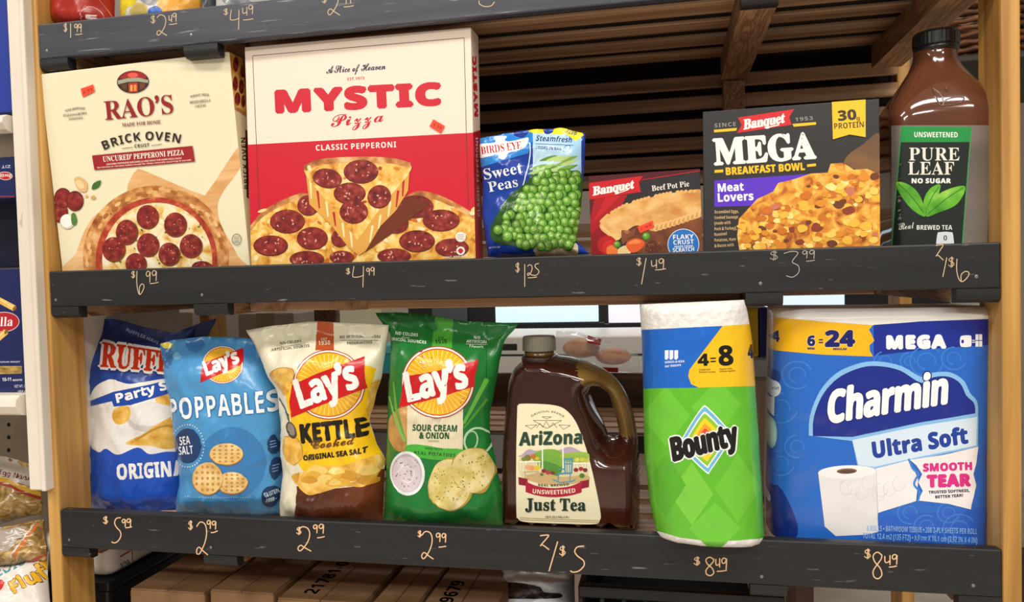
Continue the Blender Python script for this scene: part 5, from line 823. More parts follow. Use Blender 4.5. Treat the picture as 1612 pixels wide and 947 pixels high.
for i in range(26):
    f = i/25; x, y = smooth([(262, 600), (330, 538), (480, 455), (640, 405), (800, 366), (960, 343), (1140, 338)], 5, False)[min(30, int(f*30))]; A.ell(x, y, 20, 13, (226, 176, 106), -40, 10)
for i in range(11): A.ell(745+i*39, 665-i*13-((i-5)**2)*.3, 25, 37, (231, 187, 123), 25, 14); A.ell(750+i*39, 668-i*13-((i-5)**2)*.3, 13, 27, (207, 151, 80), 25, 12)
for i in range(9): A.ell(268+i*14, 650+i*13, 22, 10, (232, 192, 131), 60, 10)
A.part('printed_filling'); A.ell(312, 812, 86, 84, (184, 26, 30), 0, 30); A.ell(330, 830, 60, 62, (207, 42, 38), 0, 30)
A.blob([(405, 850), (470, 815), (520, 850), (500, 900), (415, 900)], (232, 205, 146)); A.blob([(310, 832), (365, 812), (402, 848), (392, 895), (315, 895)], (238, 124, 56), 3); A.blob([(474, 802), (560, 752), (640, 785), (605, 850), (525, 878)], (230, 95, 42), 3); A.blob([(490, 800), (560, 762), (610, 785), (560, 800)], (242, 138, 76), 3)
A.blob([(436, 720), (445, 680), (520, 690), (556, 660), (548, 720), (500, 745), (460, 800), (440, 790)], (131, 72, 47)); A.blob([(455, 690), (510, 684), (490, 716)], (164, 102, 74), 3); A.blob([(650, 860), (660, 800), (710, 770), (760, 800), (790, 840), (740, 880)], (94, 46, 29)); flecks(A, [(random.uniform(660, 770), random.uniform(790, 865)) for _ in range(18)], (164, 118, 90), 6)
for x, y, r in ((655, 735, 37), (400, 807, 32)): A.ell(x, y, r, r, (74, 116, 34), 0, 22); A.ell(x-5, y-6, r*.72, r*.7, (111, 159, 56), 0, 20); A.ell(x-10, y-12, r*.3, r*.25, (169, 204, 116), 0, 12)
A.part('blue_badge'); A.ell(980, 806, 139, 138, (216, 230, 240), 0, 44); A.ell(980, 806, 133, 132, (36, 114, 192), 0, 44)
for s_, x0, y0, x1, y1, h in (('FLAKY', 890, 762, 1070, 755, 40), ('CRUST', 893, 808, 1072, 799, 38), ('MADE FROM', 903, 833, 1062, 826, 16), ('SCRATCH', 888, 874, 1075, 863, 36)): A.text(s_, x0, y0, x1, y1, h, (244, 244, 242))
sticker(A, [(578, 652), (708, 596), (726, 655), (600, 706)], '1.49'); A.flush()

# -- black breakfast bowl box
t, F, R, T, fr = carton('breakfast_bowl_box', 'black and yellow mega breakfast bowl box next to the tea bottle', .0441, .030, DECK['middle'], -.090, .031, -.010, .1951, .1905, .05, [(42, 41, 42), (35, 34, 35), (35, 34, 35), (74, 70, 68)])
A = Art(t, F, (1090, 140, .2958)); YL = (240, 190, 34)
A.part('printed_glow', None); A.blob([(1000, 240), (900, 300), (830, 350), (810, 400), (900, 440), (1000, 480)], nmat('print_glow', [(.3, (58, 42, 32)), (.55, (107, 74, 44)), (.8, (156, 110, 58))], (9, 9, 22), 2, .42))
A.part('purple_panel'); A.poly([(117, 487), (620, 452), (560, 560), (330, 620), (117, 627)], (90, 48, 196))
A.part('red_ribbon'); A.poly([(243, 152), (541, 107), (515, 150), (528, 190), (237, 234), (262, 192)], (207, 32, 39))
A.part('brand_lettering'); A.text('Banquet', 272, 215, 490, 178, 50, (244, 239, 232), 'S', bold=4, shear=.22, track=-.03); A.stroke([(385, 205), (420, 200), (462, 190)], 6, (244, 239, 232), 3)
A.part('lettering'); A.text('SINCE', 118, 205, 232, 196, 21, (143, 139, 134), track=.12); A.text('1953', 548, 173, 642, 164, 20, (143, 139, 134), track=.12)
A.many('yellow_bar'); A.poly([(115, 217), (238, 207), (232, 222), (115, 231)], YL); A.poly([(532, 186), (658, 176), (658, 190), (540, 201)], YL)
A.part('lettering'); A.text('BREAKFAST BOWL', 180, 457, 598, 430, 38, YL, bold=3, track=.03); A.many('yellow_bar'); A.poly([(118, 431), (164, 428), (164, 443), (118, 446)], YL); A.poly([(610, 401), (658, 396), (658, 410), (610, 415)], YL)
A.part('lettering'); A.text('Meat', 137, 547, 273, 539, 42, (244, 240, 244), bold=2); A.text('Lovers', 137, 600, 325, 590, 44, (244, 240, 244), bold=2)
for i, (s_, x1) in enumerate((('Scrambled Eggs,', 245), ('Cooked Sausage', 243), ('(made with', 203), ('Pork & Turkey),', 235), ('Roasted', 183), ('Potatoes, Ham', 231), ('& Bacon with', 220))): A.text(s_, 118, 662+i*30, x1, 658+i*29.6, 16, (207, 174, 126))
A.part('large_lettering'); A.text('MEGA', 120, 402, 656, 366, 133, (241, 238, 231), 'S', bold=12, track=.0)
flecks(A, [(random.uniform(440, 640), random.uniform(240, 300)) for _ in range(22)], (58, 56, 54), 4)
A.part('printed_scramble'); A.poly([(250, 860), (238, 780), (248, 690), (345, 585), (430, 545), (455, 500), (540, 480), (630, 450), (720, 445), (735, 398), (800, 392), (860, 430), (930, 425), (1010, 460), (1010, 860)], SCRAMBLED)
for i in range(150):
    x = random.uniform(262, 990); top = 690-(x-250)*.55 if x < 720 else 440; y = random.uniform(max(top+25, 425), 850); r = random.uniform(10, 34)
    c = random.choices([(237, 181, 62), (243, 201, 94), (217, 138, 38), (200, 111, 32), (197, 115, 90), (107, 57, 29), (138, 58, 38), (247, 220, 140)], [5, 4, 4, 3, 2, 2, 1, 2])[0]
    A.blob([(x+r*random.uniform(.7, 1.2)*math.cos(a), y+r*random.uniform(.5, .9)*math.sin(a)) for a in [k*1.047 for k in range(6)]], c, 3)
A.part('yellow_ribbon'); A.poly([(741, 62), (921, 48), (921, 257), (835, 243), (747, 269)], YL); A.text('30', 777, 170, 872, 162, 52, (59, 48, 32), bold=4); A.text('g', 873, 168, 890, 167, 22, (59, 48, 32)); A.text('PROTEIN', 755, 214, 912, 204, 30, (59, 48, 32))
A.flush()
# ------------------------------------------------------------------ flexible bags
def interp(pts):
    xs = [p[0] for p in pts]; ys = [p[1] for p in pts]
    def f(x):
        if x <= xs[0]: return ys[0]
        for i in range(1, len(xs)):
            if x <= xs[i]:
                a = (x-xs[i-1])/(xs[i]-xs[i-1]); return ys[i-1]+(ys[i]-ys[i-1])*(a*a*(3-2*a)*.5+a*.5)
        return ys[-1]
    return f
def bag(name, label, Y, lean, zf, left, right, top, bottom, T, col, n=34, m=46, wr=1.0, seed=0, cat='snack bag', rough=.28, back=.55, zdeck=None, yaw=0, topflat=.06, group=None, tw=.16, pw=2.6, hfun=None, su=None, part='film'):
    """pillow bag; the four edges are given as measured outlines (zoom pixels): left/right from top to bottom, top/bottom from left to right"""
    U, V = frame(yaw, lean); x0, y0, q = zf
    P = lambda p: at(x0+p[0]*q, y0+p[1]*q, Y)
    ref = P(((left[-1][0]+right[-1][0])/2, left[-1][1])); O = Vector(ref)
    if zdeck is not None: O = Vector((ref.x, Y, zdeck))
    N = U.cross(V)
    def uv(p):
        d = ray(x0+p[0]*q, y0+p[1]*q); t = (O-CAM).dot(N)/d.dot(N); k = CAM+d*t-O; return k.dot(U), k.dot(V)
    Lf, Rt, Tp, Bt = [[uv(p) for p in e] for e in (left, right, top, bottom)]
    nrm = lambda e, k: interp(sorted(((p[k]-min(e[0][k], e[-1][k]))/abs(e[0][k]-e[-1][k]), p[1-k]) for p in e))
    ul, ur, vb, vt = nrm(Lf, 1), nrm(Rt, 1), nrm(Bt, 0), nrm(Tp, 0)
    def hgt(a, b):
        e = max(0.0, 1-abs(2*a-1)**pw)**.62
        f = min(1, b/.13)**.55 if b > 0 else 0; g = min(1, max(0, (1-topflat-b))/tw); g = (g*g*(3-2*g))**.7
        w = 0
        k = e**.5
        w += .0048*noise.noise(Vector((a*4+seed, b*5, seed)))+.004*noise.noise(Vector((a*7+b*5+seed, b*4-a*3, 3.1)))
        w += .003*math.sin(a*26+5*noise.noise(Vector((a*3, b*2, seed))))*math.exp(-((1-topflat-b)/.11)**2 if b < 1-topflat else -((b-1+topflat)/.1)**2*1.5)
        w += .002*math.sin(a*31+6*noise.noise(Vector((a*3, b*2, seed+4))))*math.exp(-(b/.1)**2)
        cr = abs(noise.noise(Vector((a*5+b*2+seed*1.7, b*6-a*2, 9.3)))); w += .0024*math.exp(-(cr/.05)**2)
        c2 = abs(noise.noise(Vector((a*8-b*5+seed, b*7+a*6, 4.4)))); w += .0013*math.exp(-(c2/.05)**2)
        return T*e*f*g+w*wr*(.35+.65*k)*min(1, b/.04+.2)+.0006
    S = Surf(O, U, V, max(p[0] for p in Rt)-min(p[0] for p in Lf), max(p[1] for p in Tp)-min(p[1] for p in Bt), n, m, hfun or hgt, (ul, ur, vb, vt), su)
    t = thing(name, label, cat, (O.x, O.y, min((S.P[i][0]).z for i in range(n+1))), group)
    v = []; f = []; idx = lambda i, j, b: b*(n+1)*(m+1)+i*(m+1)+j
    for b in (0, 1):
        for i in range(n+1):
            for j in range(m+1):
                if b == 0: v.append(S.P[i][j])
                else:
                    u_, v_ = S.uv(i/n, j/m); v.append(S.O+S.U*u_+S.V*v_-S.N*(back*S.height(i/n, j/m)+.0004))
    for i in range(n):
        for j in range(m):
            a, b, c, d = idx(i, j, 0), idx(i+1, j, 0), idx(i+1, j+1, 0), idx(i, j+1, 0); f += [(a, b, c), (a, c, d)]
            a, b, c, d = idx(i, j, 1), idx(i+1, j, 1), idx(i+1, j+1, 1), idx(i, j+1, 1); f += [(b, a, d, c)]
    for i in range(n):
        f += [(idx(i+1, 0, 0), idx(i, 0, 0), idx(i, 0, 1), idx(i+1, 0, 1)), (idx(i, m, 0), idx(i+1, m, 0), idx(i+1, m, 1), idx(i, m, 1))]
    for j in range(m):
        f += [(idx(0, j, 0), idx(0, j+1, 0), idx(0, j+1, 1), idx(0, j, 1)), (idx(n, j+1, 0), idx(n, j, 0), idx(n, j, 1), idx(n, j+1, 1))]
    mesh_obj(part, v, f, mat(col, rough, .15, bump=(55, .3)) if isinstance(col, tuple) else col, t, smooth=True)
    A = Art(t, S, zf, rough, .15, base=.00015); A.bump = (55, .3) if hfun is None else None; return t, S, A
# -- frozen peas
zp = (740, 180, .2535)
t, S, A = bag('frozen_pea_bag', 'crumpled blue frozen sweet peas bag with yellow top edge', .03, .0, zp, [(62, 150), (66, 300), (80, 450), (72, 600), (95, 760), (112, 885)], [(715, 118), (712, 300), (700, 420), (690, 560), (668, 680), (650, 770), (740, 868)], [(62, 150), (200, 125), (345, 100), (560, 86), (715, 118)], [(112, 885), (300, 890), (740, 868)], .022, (29, 63, 156), 36, 40, 1.0, 1, 'frozen food', .22, zdeck=DECK['middle']+.003, topflat=.03)
A.part('light_blue_panel'); A.poly([(60, 130), (345, 90), (390, 110), (390, 160), (362, 240), (60, 330)], (47, 134, 214)); A.poly([(390, 115), (690, 130), (690, 420), (390, 420)], nmat('print_sky_field', [(.35, (143, 195, 232)), (.6, (188, 220, 240)), (.8, (216, 235, 242))], (9, 9, 30), 2, .22))
A.part('yellow_strip'); A.poly([(330, 98), (560, 80), (690, 100), (705, 130), (655, 165), (600, 125), (400, 118)], (242, 226, 30)); A.text('Prep', 600, 112, 660, 128, 24, (43, 43, 34), 'B'); A.text('SEE BACK', 575, 108, 650, 136, 12, (43, 43, 34), 'B')
A.part('printed_pods')
for i in range(14):
    x = 400+random.uniform(0, 270); y = random.uniform(270, 360); A.blob([(x-50, y+12), (x, y-14), (x+60, y-22), (x+10, y+8)], random.choice([(127, 174, 76), (156, 194, 102), (95, 143, 56), (184, 212, 136)]), 3)
A.part('bird_emblem'); A.blob([(55, 190), (140, 178), (160, 165), (148, 140), (190, 133), (228, 138), (215, 160), (240, 168), (300, 158), (362, 145), (345, 200), (290, 225), (240, 238), (225, 265), (205, 280), (178, 270), (168, 248), (110, 262), (58, 265)], (244, 242, 238), 4)
A.text('BIRDS EYE', 72, 248, 322, 212, 46, (194, 32, 44), 'S', track=-.02)
A.part('lettering'); A.text('Steamfresh', 408, 165, 628, 175, 34, (28, 53, 112), 'B', shear=.2); A.stroke([(405, 183), (640, 192)], 3, (28, 53, 112)); A.text('COOKS IN BAG', 406, 214, 566, 222, 18, (28, 53, 112), 'B'); A.stroke(ell(600, 212, 26, 16, -40, 16), 3, (28, 53, 112), 0, True)
A.text('Sweet', 92, 405, 328, 362, 66, (238, 243, 250), 'S', bold=0); A.text('Peas', 120, 482, 300, 446, 62, (238, 243, 250), 'S'); A.stroke([(365, 175), (374, 200), (366, 300), (315, 490)], 6, (238, 243, 250), 4); A.text('artificial', 118, 832, 186, 826, 13, (200, 212, 238), 'R')
A.part('white_bowl_print'); A.blob([(410, 800), (520, 775), (640, 790), (670, 830), (640, 885), (415, 885)], (205, 191, 156), 3); A.stroke([(520, 860), (540, 820), (660, 835)], 8, (230, 220, 192), 3); A.poly([(130, 850), (400, 850), (405, 900), (130, 900)], (26, 54, 144))
A.part('printed_peas')
pp = []
for gy in range(374, 830, 43):
    for gx in range(134, 700, 43):
        x, y = gx+random.uniform(-12, 12)+(21 if (gy//43) % 2 else 0), gy+random.uniform(-10, 10)
        lim = 420-(y-370)*.72 if y < 780 else 200
        if x > max(lim, 130+max(0, 0)) and x < 690-(max(0, y-600))*.25 and y < 700+(x-120)*.6 and not (y > 770 and (x > 640)) and y < 820: pp.append((x, y))
pp.sort(key=lambda p: p[1])
PB = nmat('print_pea_shadow', [(.3, (36, 67, 26)), (.7, (54, 96, 42))], (40, 40, 40), 2, .22)
A.blob([(170, 800), (125, 720), (180, 600), (250, 500), (340, 430), (400, 370), (560, 355), (690, 370), (690, 600), (640, 770), (500, 770), (350, 810)], PB)
for x, y in pp:
    r = random.uniform(27, 34); A.ell(x, y, r, r*1.04, (53, 96, 29), 0, 16); A.ell(x-2, y-3, r*.84, r*.86, (99, 156, 52), 0, 16); A.ell(x-5, y-8, r*.5, r*.48, (143, 190, 88), 0, 12); A.ell(x-7, y-11, r*.18, r*.15, (211, 230, 180), 0, 7)
A.flush()
# ------------------------------------------------------------------ bottom shelf: snack bags
def sun_logo(A, cx, cy, rx, ry, rib, x0, y0, x1, y1, h, red=(196, 22, 28)):
    A.part('sun_emblem'); A.ell(cx, cy, rx, ry, (168, 26, 28), 0, 50); A.ell(cx, cy, rx*.975, ry*.975, (244, 239, 228), 0, 50); A.ell(cx, cy, rx*.93, ry*.93, (184, 40, 28), 0, 50); A.ell(cx, cy, rx*.905, ry*.905, (238, 175, 30), 0, 50)
    for k in range(40):
        a = 2*math.pi*k/40; c_, s_ = math.cos(a), math.sin(a); w = .018
        A.poly([(cx+rx*.3*c_, cy+ry*.3*s_), (cx+rx*.88*math.cos(a-w), cy+ry*.88*math.sin(a-w)), (cx+rx*.88*math.cos(a+w), cy+ry*.88*math.sin(a+w))], (248, 220, 116))
    A.part('red_ribbon'); A.poly(rib, red)
    A.part('brand_lettering'); A.text("Lay’s", x0, y0, x1, y1, h, (246, 242, 236), 'B', out=[((138, 15, 20), h*.035)], bold=h*.07, shear=.08, track=-.04)
zd_ = DECK['bottom']+.002
# -- blue ridged chips (behind)
zr = (110, 470, .3803)
t, S, A = bag('potato_chip_bag', 'dark blue party size ridged potato chip bag beside the left post', .105, .03, zr, [(40, 82), (62, 170), (92, 330), (82, 480), (92, 640), (78, 780), (88, 890)], [(606, 82), (560, 170), (520, 330), (520, 500), (520, 700), (530, 890)], [(40, 82), (180, 84), (330, 122), (420, 140), (606, 82)], [(88, 890), (300, 900), (530, 890)], .045, (27, 63, 146), 38, 48, 1.0, 11, zdeck=zd_, tw=.22)
A.part('dark_blue_top'); A.poly([(0, 60), (640, 60), (640, 190), (300, 200), (100, 230), (40, 200)], (24, 47, 108))
A.part('bright_blue_base'); A.poly([(40, 610), (540, 600), (540, 920), (40, 920)], (31, 80, 184))
A.part('white_panel'); A.blob([(80, 420), (105, 365), (150, 338), (180, 334), (240, 352), (300, 345), (420, 328), (540, 335), (540, 615), (400, 632), (330, 642), (280, 615), (200, 645), (150, 620), (120, 634), (82, 600), (76, 500)], (230, 228, 224))
A.part('printed_dip_bowl'); A.ell(340, 490, 105, 62, (201, 198, 192), -5); A.ell(335, 478, 92, 48, (222, 219, 214), -5)
A.many('printed_chip'); A.blob([(175, 485), (190, 452), (240, 444), (252, 478), (232, 512), (192, 518)], CHIPM, 4); A.blob([(230, 600), (300, 560), (360, 520), (430, 486), (470, 500), (470, 600), (400, 622), (330, 608)], CHIPM, 4); A.blob([(362, 430), (370, 385), (420, 362), (470, 370), (470, 440)], CHIPM, 4)
A.part('printed_chip_ridges')
for i in range(9): A.stroke([(250+i*4, 598-i*2), (340+i*8, 545-i*6+i*i*.4), (455, 510+i*11)], 2.5, (185, 138, 52), 3)
A.part('blue_banner'); A.poly([(78, 425), (180, 385), (330, 355), (540, 300), (540, 360), (400, 395), (250, 440), (182, 446), (172, 424), (82, 446)], (27, 73, 168))
A.part('lettering'); A.text('Party Size', 196, 430, 490, 350, 36, (244, 242, 240), bold=3); A.text('ORIGINAL', 198, 748, 496, 730, 62, (242, 240, 238), bold=3, track=.04); A.text('RUFFLES HAVE RIDGES', 232, 133, 440, 220, 13, (159, 176, 212))
A.part('brand_lettering'); A.text('RUFFLES', 128, 280, 520, 310, 100, (204, 53, 22), 'S', out=[((26, 47, 112), 20), ((240, 236, 230), 13)], bold=5, rise=-.3, track=.0); A.flush()
# -- light blue popped snack
t, S, A = bag('popped_snack_bag', 'light blue sea salt popped potato snack bag', .068, .03, zr, [(374, 188), (395, 300), (428, 420), (440, 540), (455, 650), (462, 760), (440, 893)], [(800, 168), (826, 290), (876, 390), (888, 500), (882, 640), (892, 760), (884, 893)], [(374, 188), (430, 170), (560, 156), (700, 160), (800, 168)], [(440, 893), (640, 898), (878, 893)], .042, (76, 149, 204), 38, 46, 1.0, 23, zdeck=zd_, topflat=.015, tw=.2)
A.many('printed_circle'); A.ell(672, 680, 138, 150, (58, 124, 184), 0, 40); A.ell(518, 188, 40, 32, (61, 119, 180)); A.ell(402, 240, 24, 48, (61, 119, 180)); A.ell(443, 238, 17, 16, (120, 178, 220)); A.ell(760, 220, 40, 60, (63, 132, 192))
A.part('printed_dots'); flecks(A, [(random.uniform(385, 420), random.uniform(210, 280)) for _ in range(16)], (140, 192, 228), 3)
A.part('torn_yellow_corner'); A.poly([(374, 188), (378, 150), (396, 148), (400, 178), (428, 186), (418, 205), (392, 205)], (232, 216, 60))
sun_logo(A, 632, 273, 84, 78, [(548, 268), (718, 203), (718, 258), (702, 278), (540, 346)], 566, 318, 703, 262, 58)
A.part('brand_lettering'); A.text('POPPABLES', 412, 502, 848, 467, 88, (234, 242, 246), 'B', out=[((56, 119, 178), 4)], track=.05, shear=-.02)
A.part('round_badge'); A.ell(488, 608, 56, 72, (31, 60, 108), 0, 36); A.text('SEA', 457, 606, 500, 600, 34, (232, 238, 244)); A.text('SALT', 453, 646, 512, 640, 34, (232, 238, 244)); A.part('dotted_ring')
for k in range(40): A.ell(488+68*math.cos(k*.157), 608+88*math.sin(k*.157), 3, 3, (216, 230, 240), 0, 6)
for k in range(30): A.ell(480+k*9.5, 822-((k-15)**2)*.02, 2, 2, (184, 212, 234), 0, 6)
for cx, cy, rx, ry in ((648, 641, 68, 44), (672, 760, 62, 44), (572, 742, 62, 66)):
    A.part('printed_cracker'); A.ell(cx, cy+3, rx+2, ry+2, (168, 116, 44), 0, 34); A.ell(cx, cy, rx, ry, nmat('print_cracker', [(.3, (217, 172, 96)), (.6, (232, 200, 138)), (.8, (242, 220, 171))], (60, 60, 60), 3, .3), 0, 34)
    for i in range(-2, 3):
        for j in range(-2, 3):
            if (i*.36)**2+(j*.36)**2 < .75: A.blob([(cx+rx*(i*.36+d*.1), cy+ry*(j*.36+e*.11)) for d, e in ((-1, 0), (0, -1), (1, 0), (0, 1))], (192, 140, 66), 3)
for x, y, rx, ry, s_ in ((830, 605, 18, 40, ''), (838, 706, 18, 46, ''), (826, 818, 33, 42, 'x')):
    A.part('round_badge'); A.ell(x, y, rx, ry, (29, 58, 102))
    if s_: A.text('GLUTEN', 806, 822, 851, 806, 18, (200, 220, 236)); A.text('-FREE-', 810, 842, 848, 832, 14, (200, 220, 236))
    else: [A.stroke([(x-9, y+d), (x+9, y+d-4)], 4, (127, 164, 204)) for d in (-12, 0, 12)]
A.flush()
# -- cream kettle chips
zk = (380, 480, .3698)
t, S, A = bag('potato_chip_bag', 'cream and yellow kettle cooked potato chip bag with brown base', .046, .03, zk, [(22, 106), (62, 180), (112, 290), (160, 372), (175, 480), (178, 600), (188, 700), (172, 800), (165, 925)], [(628, 84), (615, 180), (600, 290), (568, 400), (545, 490), (572, 580), (612, 655), (606, 760), (602, 925)], [(22, 106), (150, 86), (310, 68), (420, 74), (628, 84)], [(165, 925), (350, 930), (602, 925)], .042, (226, 222, 196), 40, 50, 1.15, 37, zdeck=zd_)
BR = nmat('print_brown_glow', [(.35, (74, 34, 18)), (.55, (110, 56, 30)), (.75, (156, 90, 48))], (10, 10, 16), 2, .28)
A.part('brown_base'); A.poly([(235, 770), (400, 780), (540, 765), (575, 700), (640, 740), (640, 950), (215, 950), (232, 850)], BR)
A.part('yellow_panel'); A.blob([(190, 380), (205, 320), (300, 270), (545, 258), (552, 330), (530, 480), (560, 590), (585, 660), (420, 715), (260, 705), (228, 570), (205, 470)], (239, 191, 26), 3)
A.part('orange_tab'); A.poly([(325, 60), (392, 60), (394, 192), (314, 192)], (181, 83, 42)); A.text('1938', 327, 170, 379, 168, 18, (240, 220, 192)); A.text('EST', 340, 149, 366, 148, 9, (240, 220, 192))
A.part('lettering'); A.text('NO COLORS', 165, 168, 257, 157, 11, (58, 52, 40)); A.stroke([(165, 178), (255, 167)], 1.5, (58, 52, 40)); A.text('ARTIFICIAL SOURCES', 131, 196, 290, 178, 11, (58, 52, 40)); A.text('NO ARTIFICIAL FLAVORS', 420, 143, 592, 141, 12, (58, 52, 40), bend=4); A.stroke([(420, 150), (590, 150)], 1.5, (58, 52, 40)); A.text('PRESERVATIVES', 450, 168, 557, 163, 11, (58, 52, 40))
A.part('printed_chip')
for b_ in ([(118, 295), (160, 268), (222, 276), (214, 335), (185, 385), (152, 345)], [(548, 335), (592, 328), (586, 400), (545, 480), (520, 470)], [(182, 560), (240, 568), (262, 640), (224, 682), (180, 640)]): A.part('printed_chip'); A.blob(b_, CHIPM, 4); A.stroke(b_[:4], 3, (185, 130, 48), 4)
A.part('printed_spoon'); A.stroke([(160, 395), (190, 450), (212, 520)], 6, (90, 80, 72), 4); A.ell(213, 532, 20, 38, (74, 66, 60), -20); A.ell(212, 528, 14, 28, (140, 130, 120), -20)
A.part('printed_chip_pile'); A.blob([(218, 722), (300, 700), (350, 685), (440, 680), (520, 655), (588, 655), (575, 722), (520, 772), (440, 770), (330, 800), (280, 806), (232, 760)], CHIPM)
for i in range(20):
    x, y = random.uniform(235, 570), 0; y = 720+random.uniform(-25, 50)-(x-240)*.06; r = random.uniform(22, 46); A.blob([(x-r, y+5), (x-r*.3, y-r*.5), (x+r*.8, y-r*.3), (x+r, y+r*.2), (x, y+r*.45)], random.choice([CHIPM, (233, 201, 110), (217, 169, 62), (201, 146, 47), (241, 220, 148)]), 3)
sun_logo(A, 372, 338, 152, 148, [(215, 340), (320, 292), (525, 218), (522, 290), (530, 352), (330, 430), (213, 478), (205, 410)], 255, 438, 500, 345, 120)
A.part('lettering'); A.text('KETTLE', 258, 586, 520, 558, 77, (31, 24, 17), bold=7, track=.03); A.text('ORIGINAL SEA SALT', 267, 661, 522, 631, 22, (31, 24, 17), bold=2); A.part('script_lettering'); A.text('Cooked', 300, 612, 486, 590, 36, (106, 60, 20), 'C', bold=2); A.flush()
# -- green sour cream and onion
zg_ = (580, 470, .3799)
t, S, A = bag('potato_chip_bag', 'green sour cream and onion potato chip bag beside the tea jug', .05, .03, zg_, [(30, 58), (92, 150), (92, 300), (86, 400), (80, 560), (76, 700), (70, 800), (60, 945)], [(622, 102), (560, 180), (540, 280), (518, 400), (503, 470), (503, 560), (528, 680), (552, 800), (556, 945)], [(30, 58), (120, 56), (230, 64), (400, 92), (520, 98), (622, 102)], [(60, 945), (300, 950), (556, 945)], .042, (29, 115, 49), 40, 50, 1.1, 51, zdeck=zd_)
A.part('green_tab'); A.poly([(278, 60), (352, 80), (346, 205), (262, 203)], (74, 164, 54)); A.text('1938', 277, 187, 326, 185, 18, (22, 38, 15)); A.text('EST', 290, 166, 312, 166, 9, (22, 38, 15))
A.part('lettering'); A.text('NO COLORS', 112, 148, 205, 157, 13, (230, 239, 226)); A.text('from', 135, 163, 170, 165, 8, (230, 239, 226), 'C'); A.text('ARTIFICIAL SOURCES', 62, 168, 238, 187, 12, (230, 239, 226)); A.text('NO', 437, 166, 463, 167, 12, (230, 239, 226)); A.text('ARTIFICIAL', 405, 182, 492, 185, 12, (230, 239, 226)); A.stroke([(405, 188), (494, 190)], 1.5, (230, 239, 226)); A.text('Flavors', 420, 201, 475, 204, 12, (230, 239, 226), 'C')
A.part('fold_line')
for l in ([(132, 60), (112, 170)], [(490, 100), (488, 330)]): A.part('fold_line'); A.stroke(l, 2, (15, 74, 30))
A.part('printed_potato'); A.blob([(84, 505), (108, 470), (160, 440), (190, 500), (170, 615), (120, 630), (86, 580)], nmat('print_potato', [(.3, (176, 126, 64)), (.6, (201, 156, 96)), (.8, (220, 185, 128))], (40, 40, 40), 3, .28))
A.part('printed_scallion'); A.stroke([(104, 345), (115, 450), (155, 600)], [6, 12, 9], (93, 156, 60)); A.part('printed_scallion'); A.stroke([(86, 405), (115, 510), (150, 590)], [5, 10, 9], (127, 184, 90)); A.part('printed_scallion'); A.stroke([(490, 335), (395, 515)], [20, 12], (102, 178, 68)); A.part('printed_scallion'); A.stroke([(492, 415), (395, 535)], [12, 8], (76, 148, 52))
A.part('printed_onion_ring'); A.stroke(ell(452, 590, 55, 55, 0, 30), 8, (185, 216, 180), 0, True); A.part('printed_onion_ring'); A.stroke(ell(425, 588, 26, 40, 10, 24), 6, (168, 207, 164), 0, True)
A.part('cream_label'); A.poly([(162, 440), (392, 440), (390, 660), (160, 650)], (226, 216, 186)); A.part('cream_label_stripes'); [A.stroke([(x, 450), (x, 625)], 1.6, (203, 191, 156)) for x in range(168, 392, 8)]
A.part('green_ribbon'); A.blob([(160, 606), (230, 606), (300, 618), (392, 624), (392, 658), (300, 668), (225, 660), (160, 648)], (71, 170, 58), 3); A.text('MADE WITH', 235, 623, 305, 627, 8, (21, 58, 24)); A.text('REAL POTATOES', 190, 643, 360, 655, 13, (21, 58, 24), track=.08)
A.part('lettering'); A.text('SOUR CREAM', 183, 546, 367, 550, 26, (26, 82, 40), bold=1.5); A.text('& ONION', 212, 578, 334, 580, 25, (26, 82, 40), bold=1.5); A.text('FLAVORED', 247, 593, 292, 594, 8, (138, 138, 102))
A.part('printed_dip_cup'); A.ell(162, 723, 72, 92, (226, 232, 230), -5, 36); A.ell(160, 722, 62, 80, (185, 174, 184), -5, 36); A.ell(160, 726, 58, 74, (210, 198, 208), -5, 36); A.stroke([(120, 720), (150, 690), (190, 720), (170, 760), (140, 750)], 7, (226, 216, 224), 4); flecks(A, [(160+random.uniform(-45, 45), 722+random.uniform(-55, 55)) for _ in range(26)], (106, 106, 80), 4)
CH2 = nmat('print_seasoned_chip', [(.3, (184, 162, 74)), (.5, (214, 196, 128)), (.7, (232, 220, 174))], (45, 45, 45), 4, .28)
for cx, cy, rx, ry in ((340, 772, 96, 110), (434, 712, 90, 98)):
    A.part('printed_chip'); A.blob([(cx+rx*f*math.cos(a), cy+ry*f*math.sin(a)) for a, f in [(k*.5236, random.uniform(.92, 1.06)) for k in range(12)]], (168, 144, 64)); A.blob([(cx-2+rx*f*math.cos(a), cy-2+ry*f*math.sin(a)) for a, f in [(k*.5236, random.uniform(.9, .99)) for k in range(12)]], CH2); flecks(A, [(cx+random.uniform(-.7, .7)*rx, cy+random.uniform(-.7, .7)*ry) for _ in range(40)], (110, 122, 52), 4)
sun_logo(A, 288, 346, 150, 148, [(150, 322), (300, 296), (455, 252), (440, 320), (438, 362), (290, 408), (130, 450), (140, 380)], 168, 425, 413, 362, 118); A.flush()
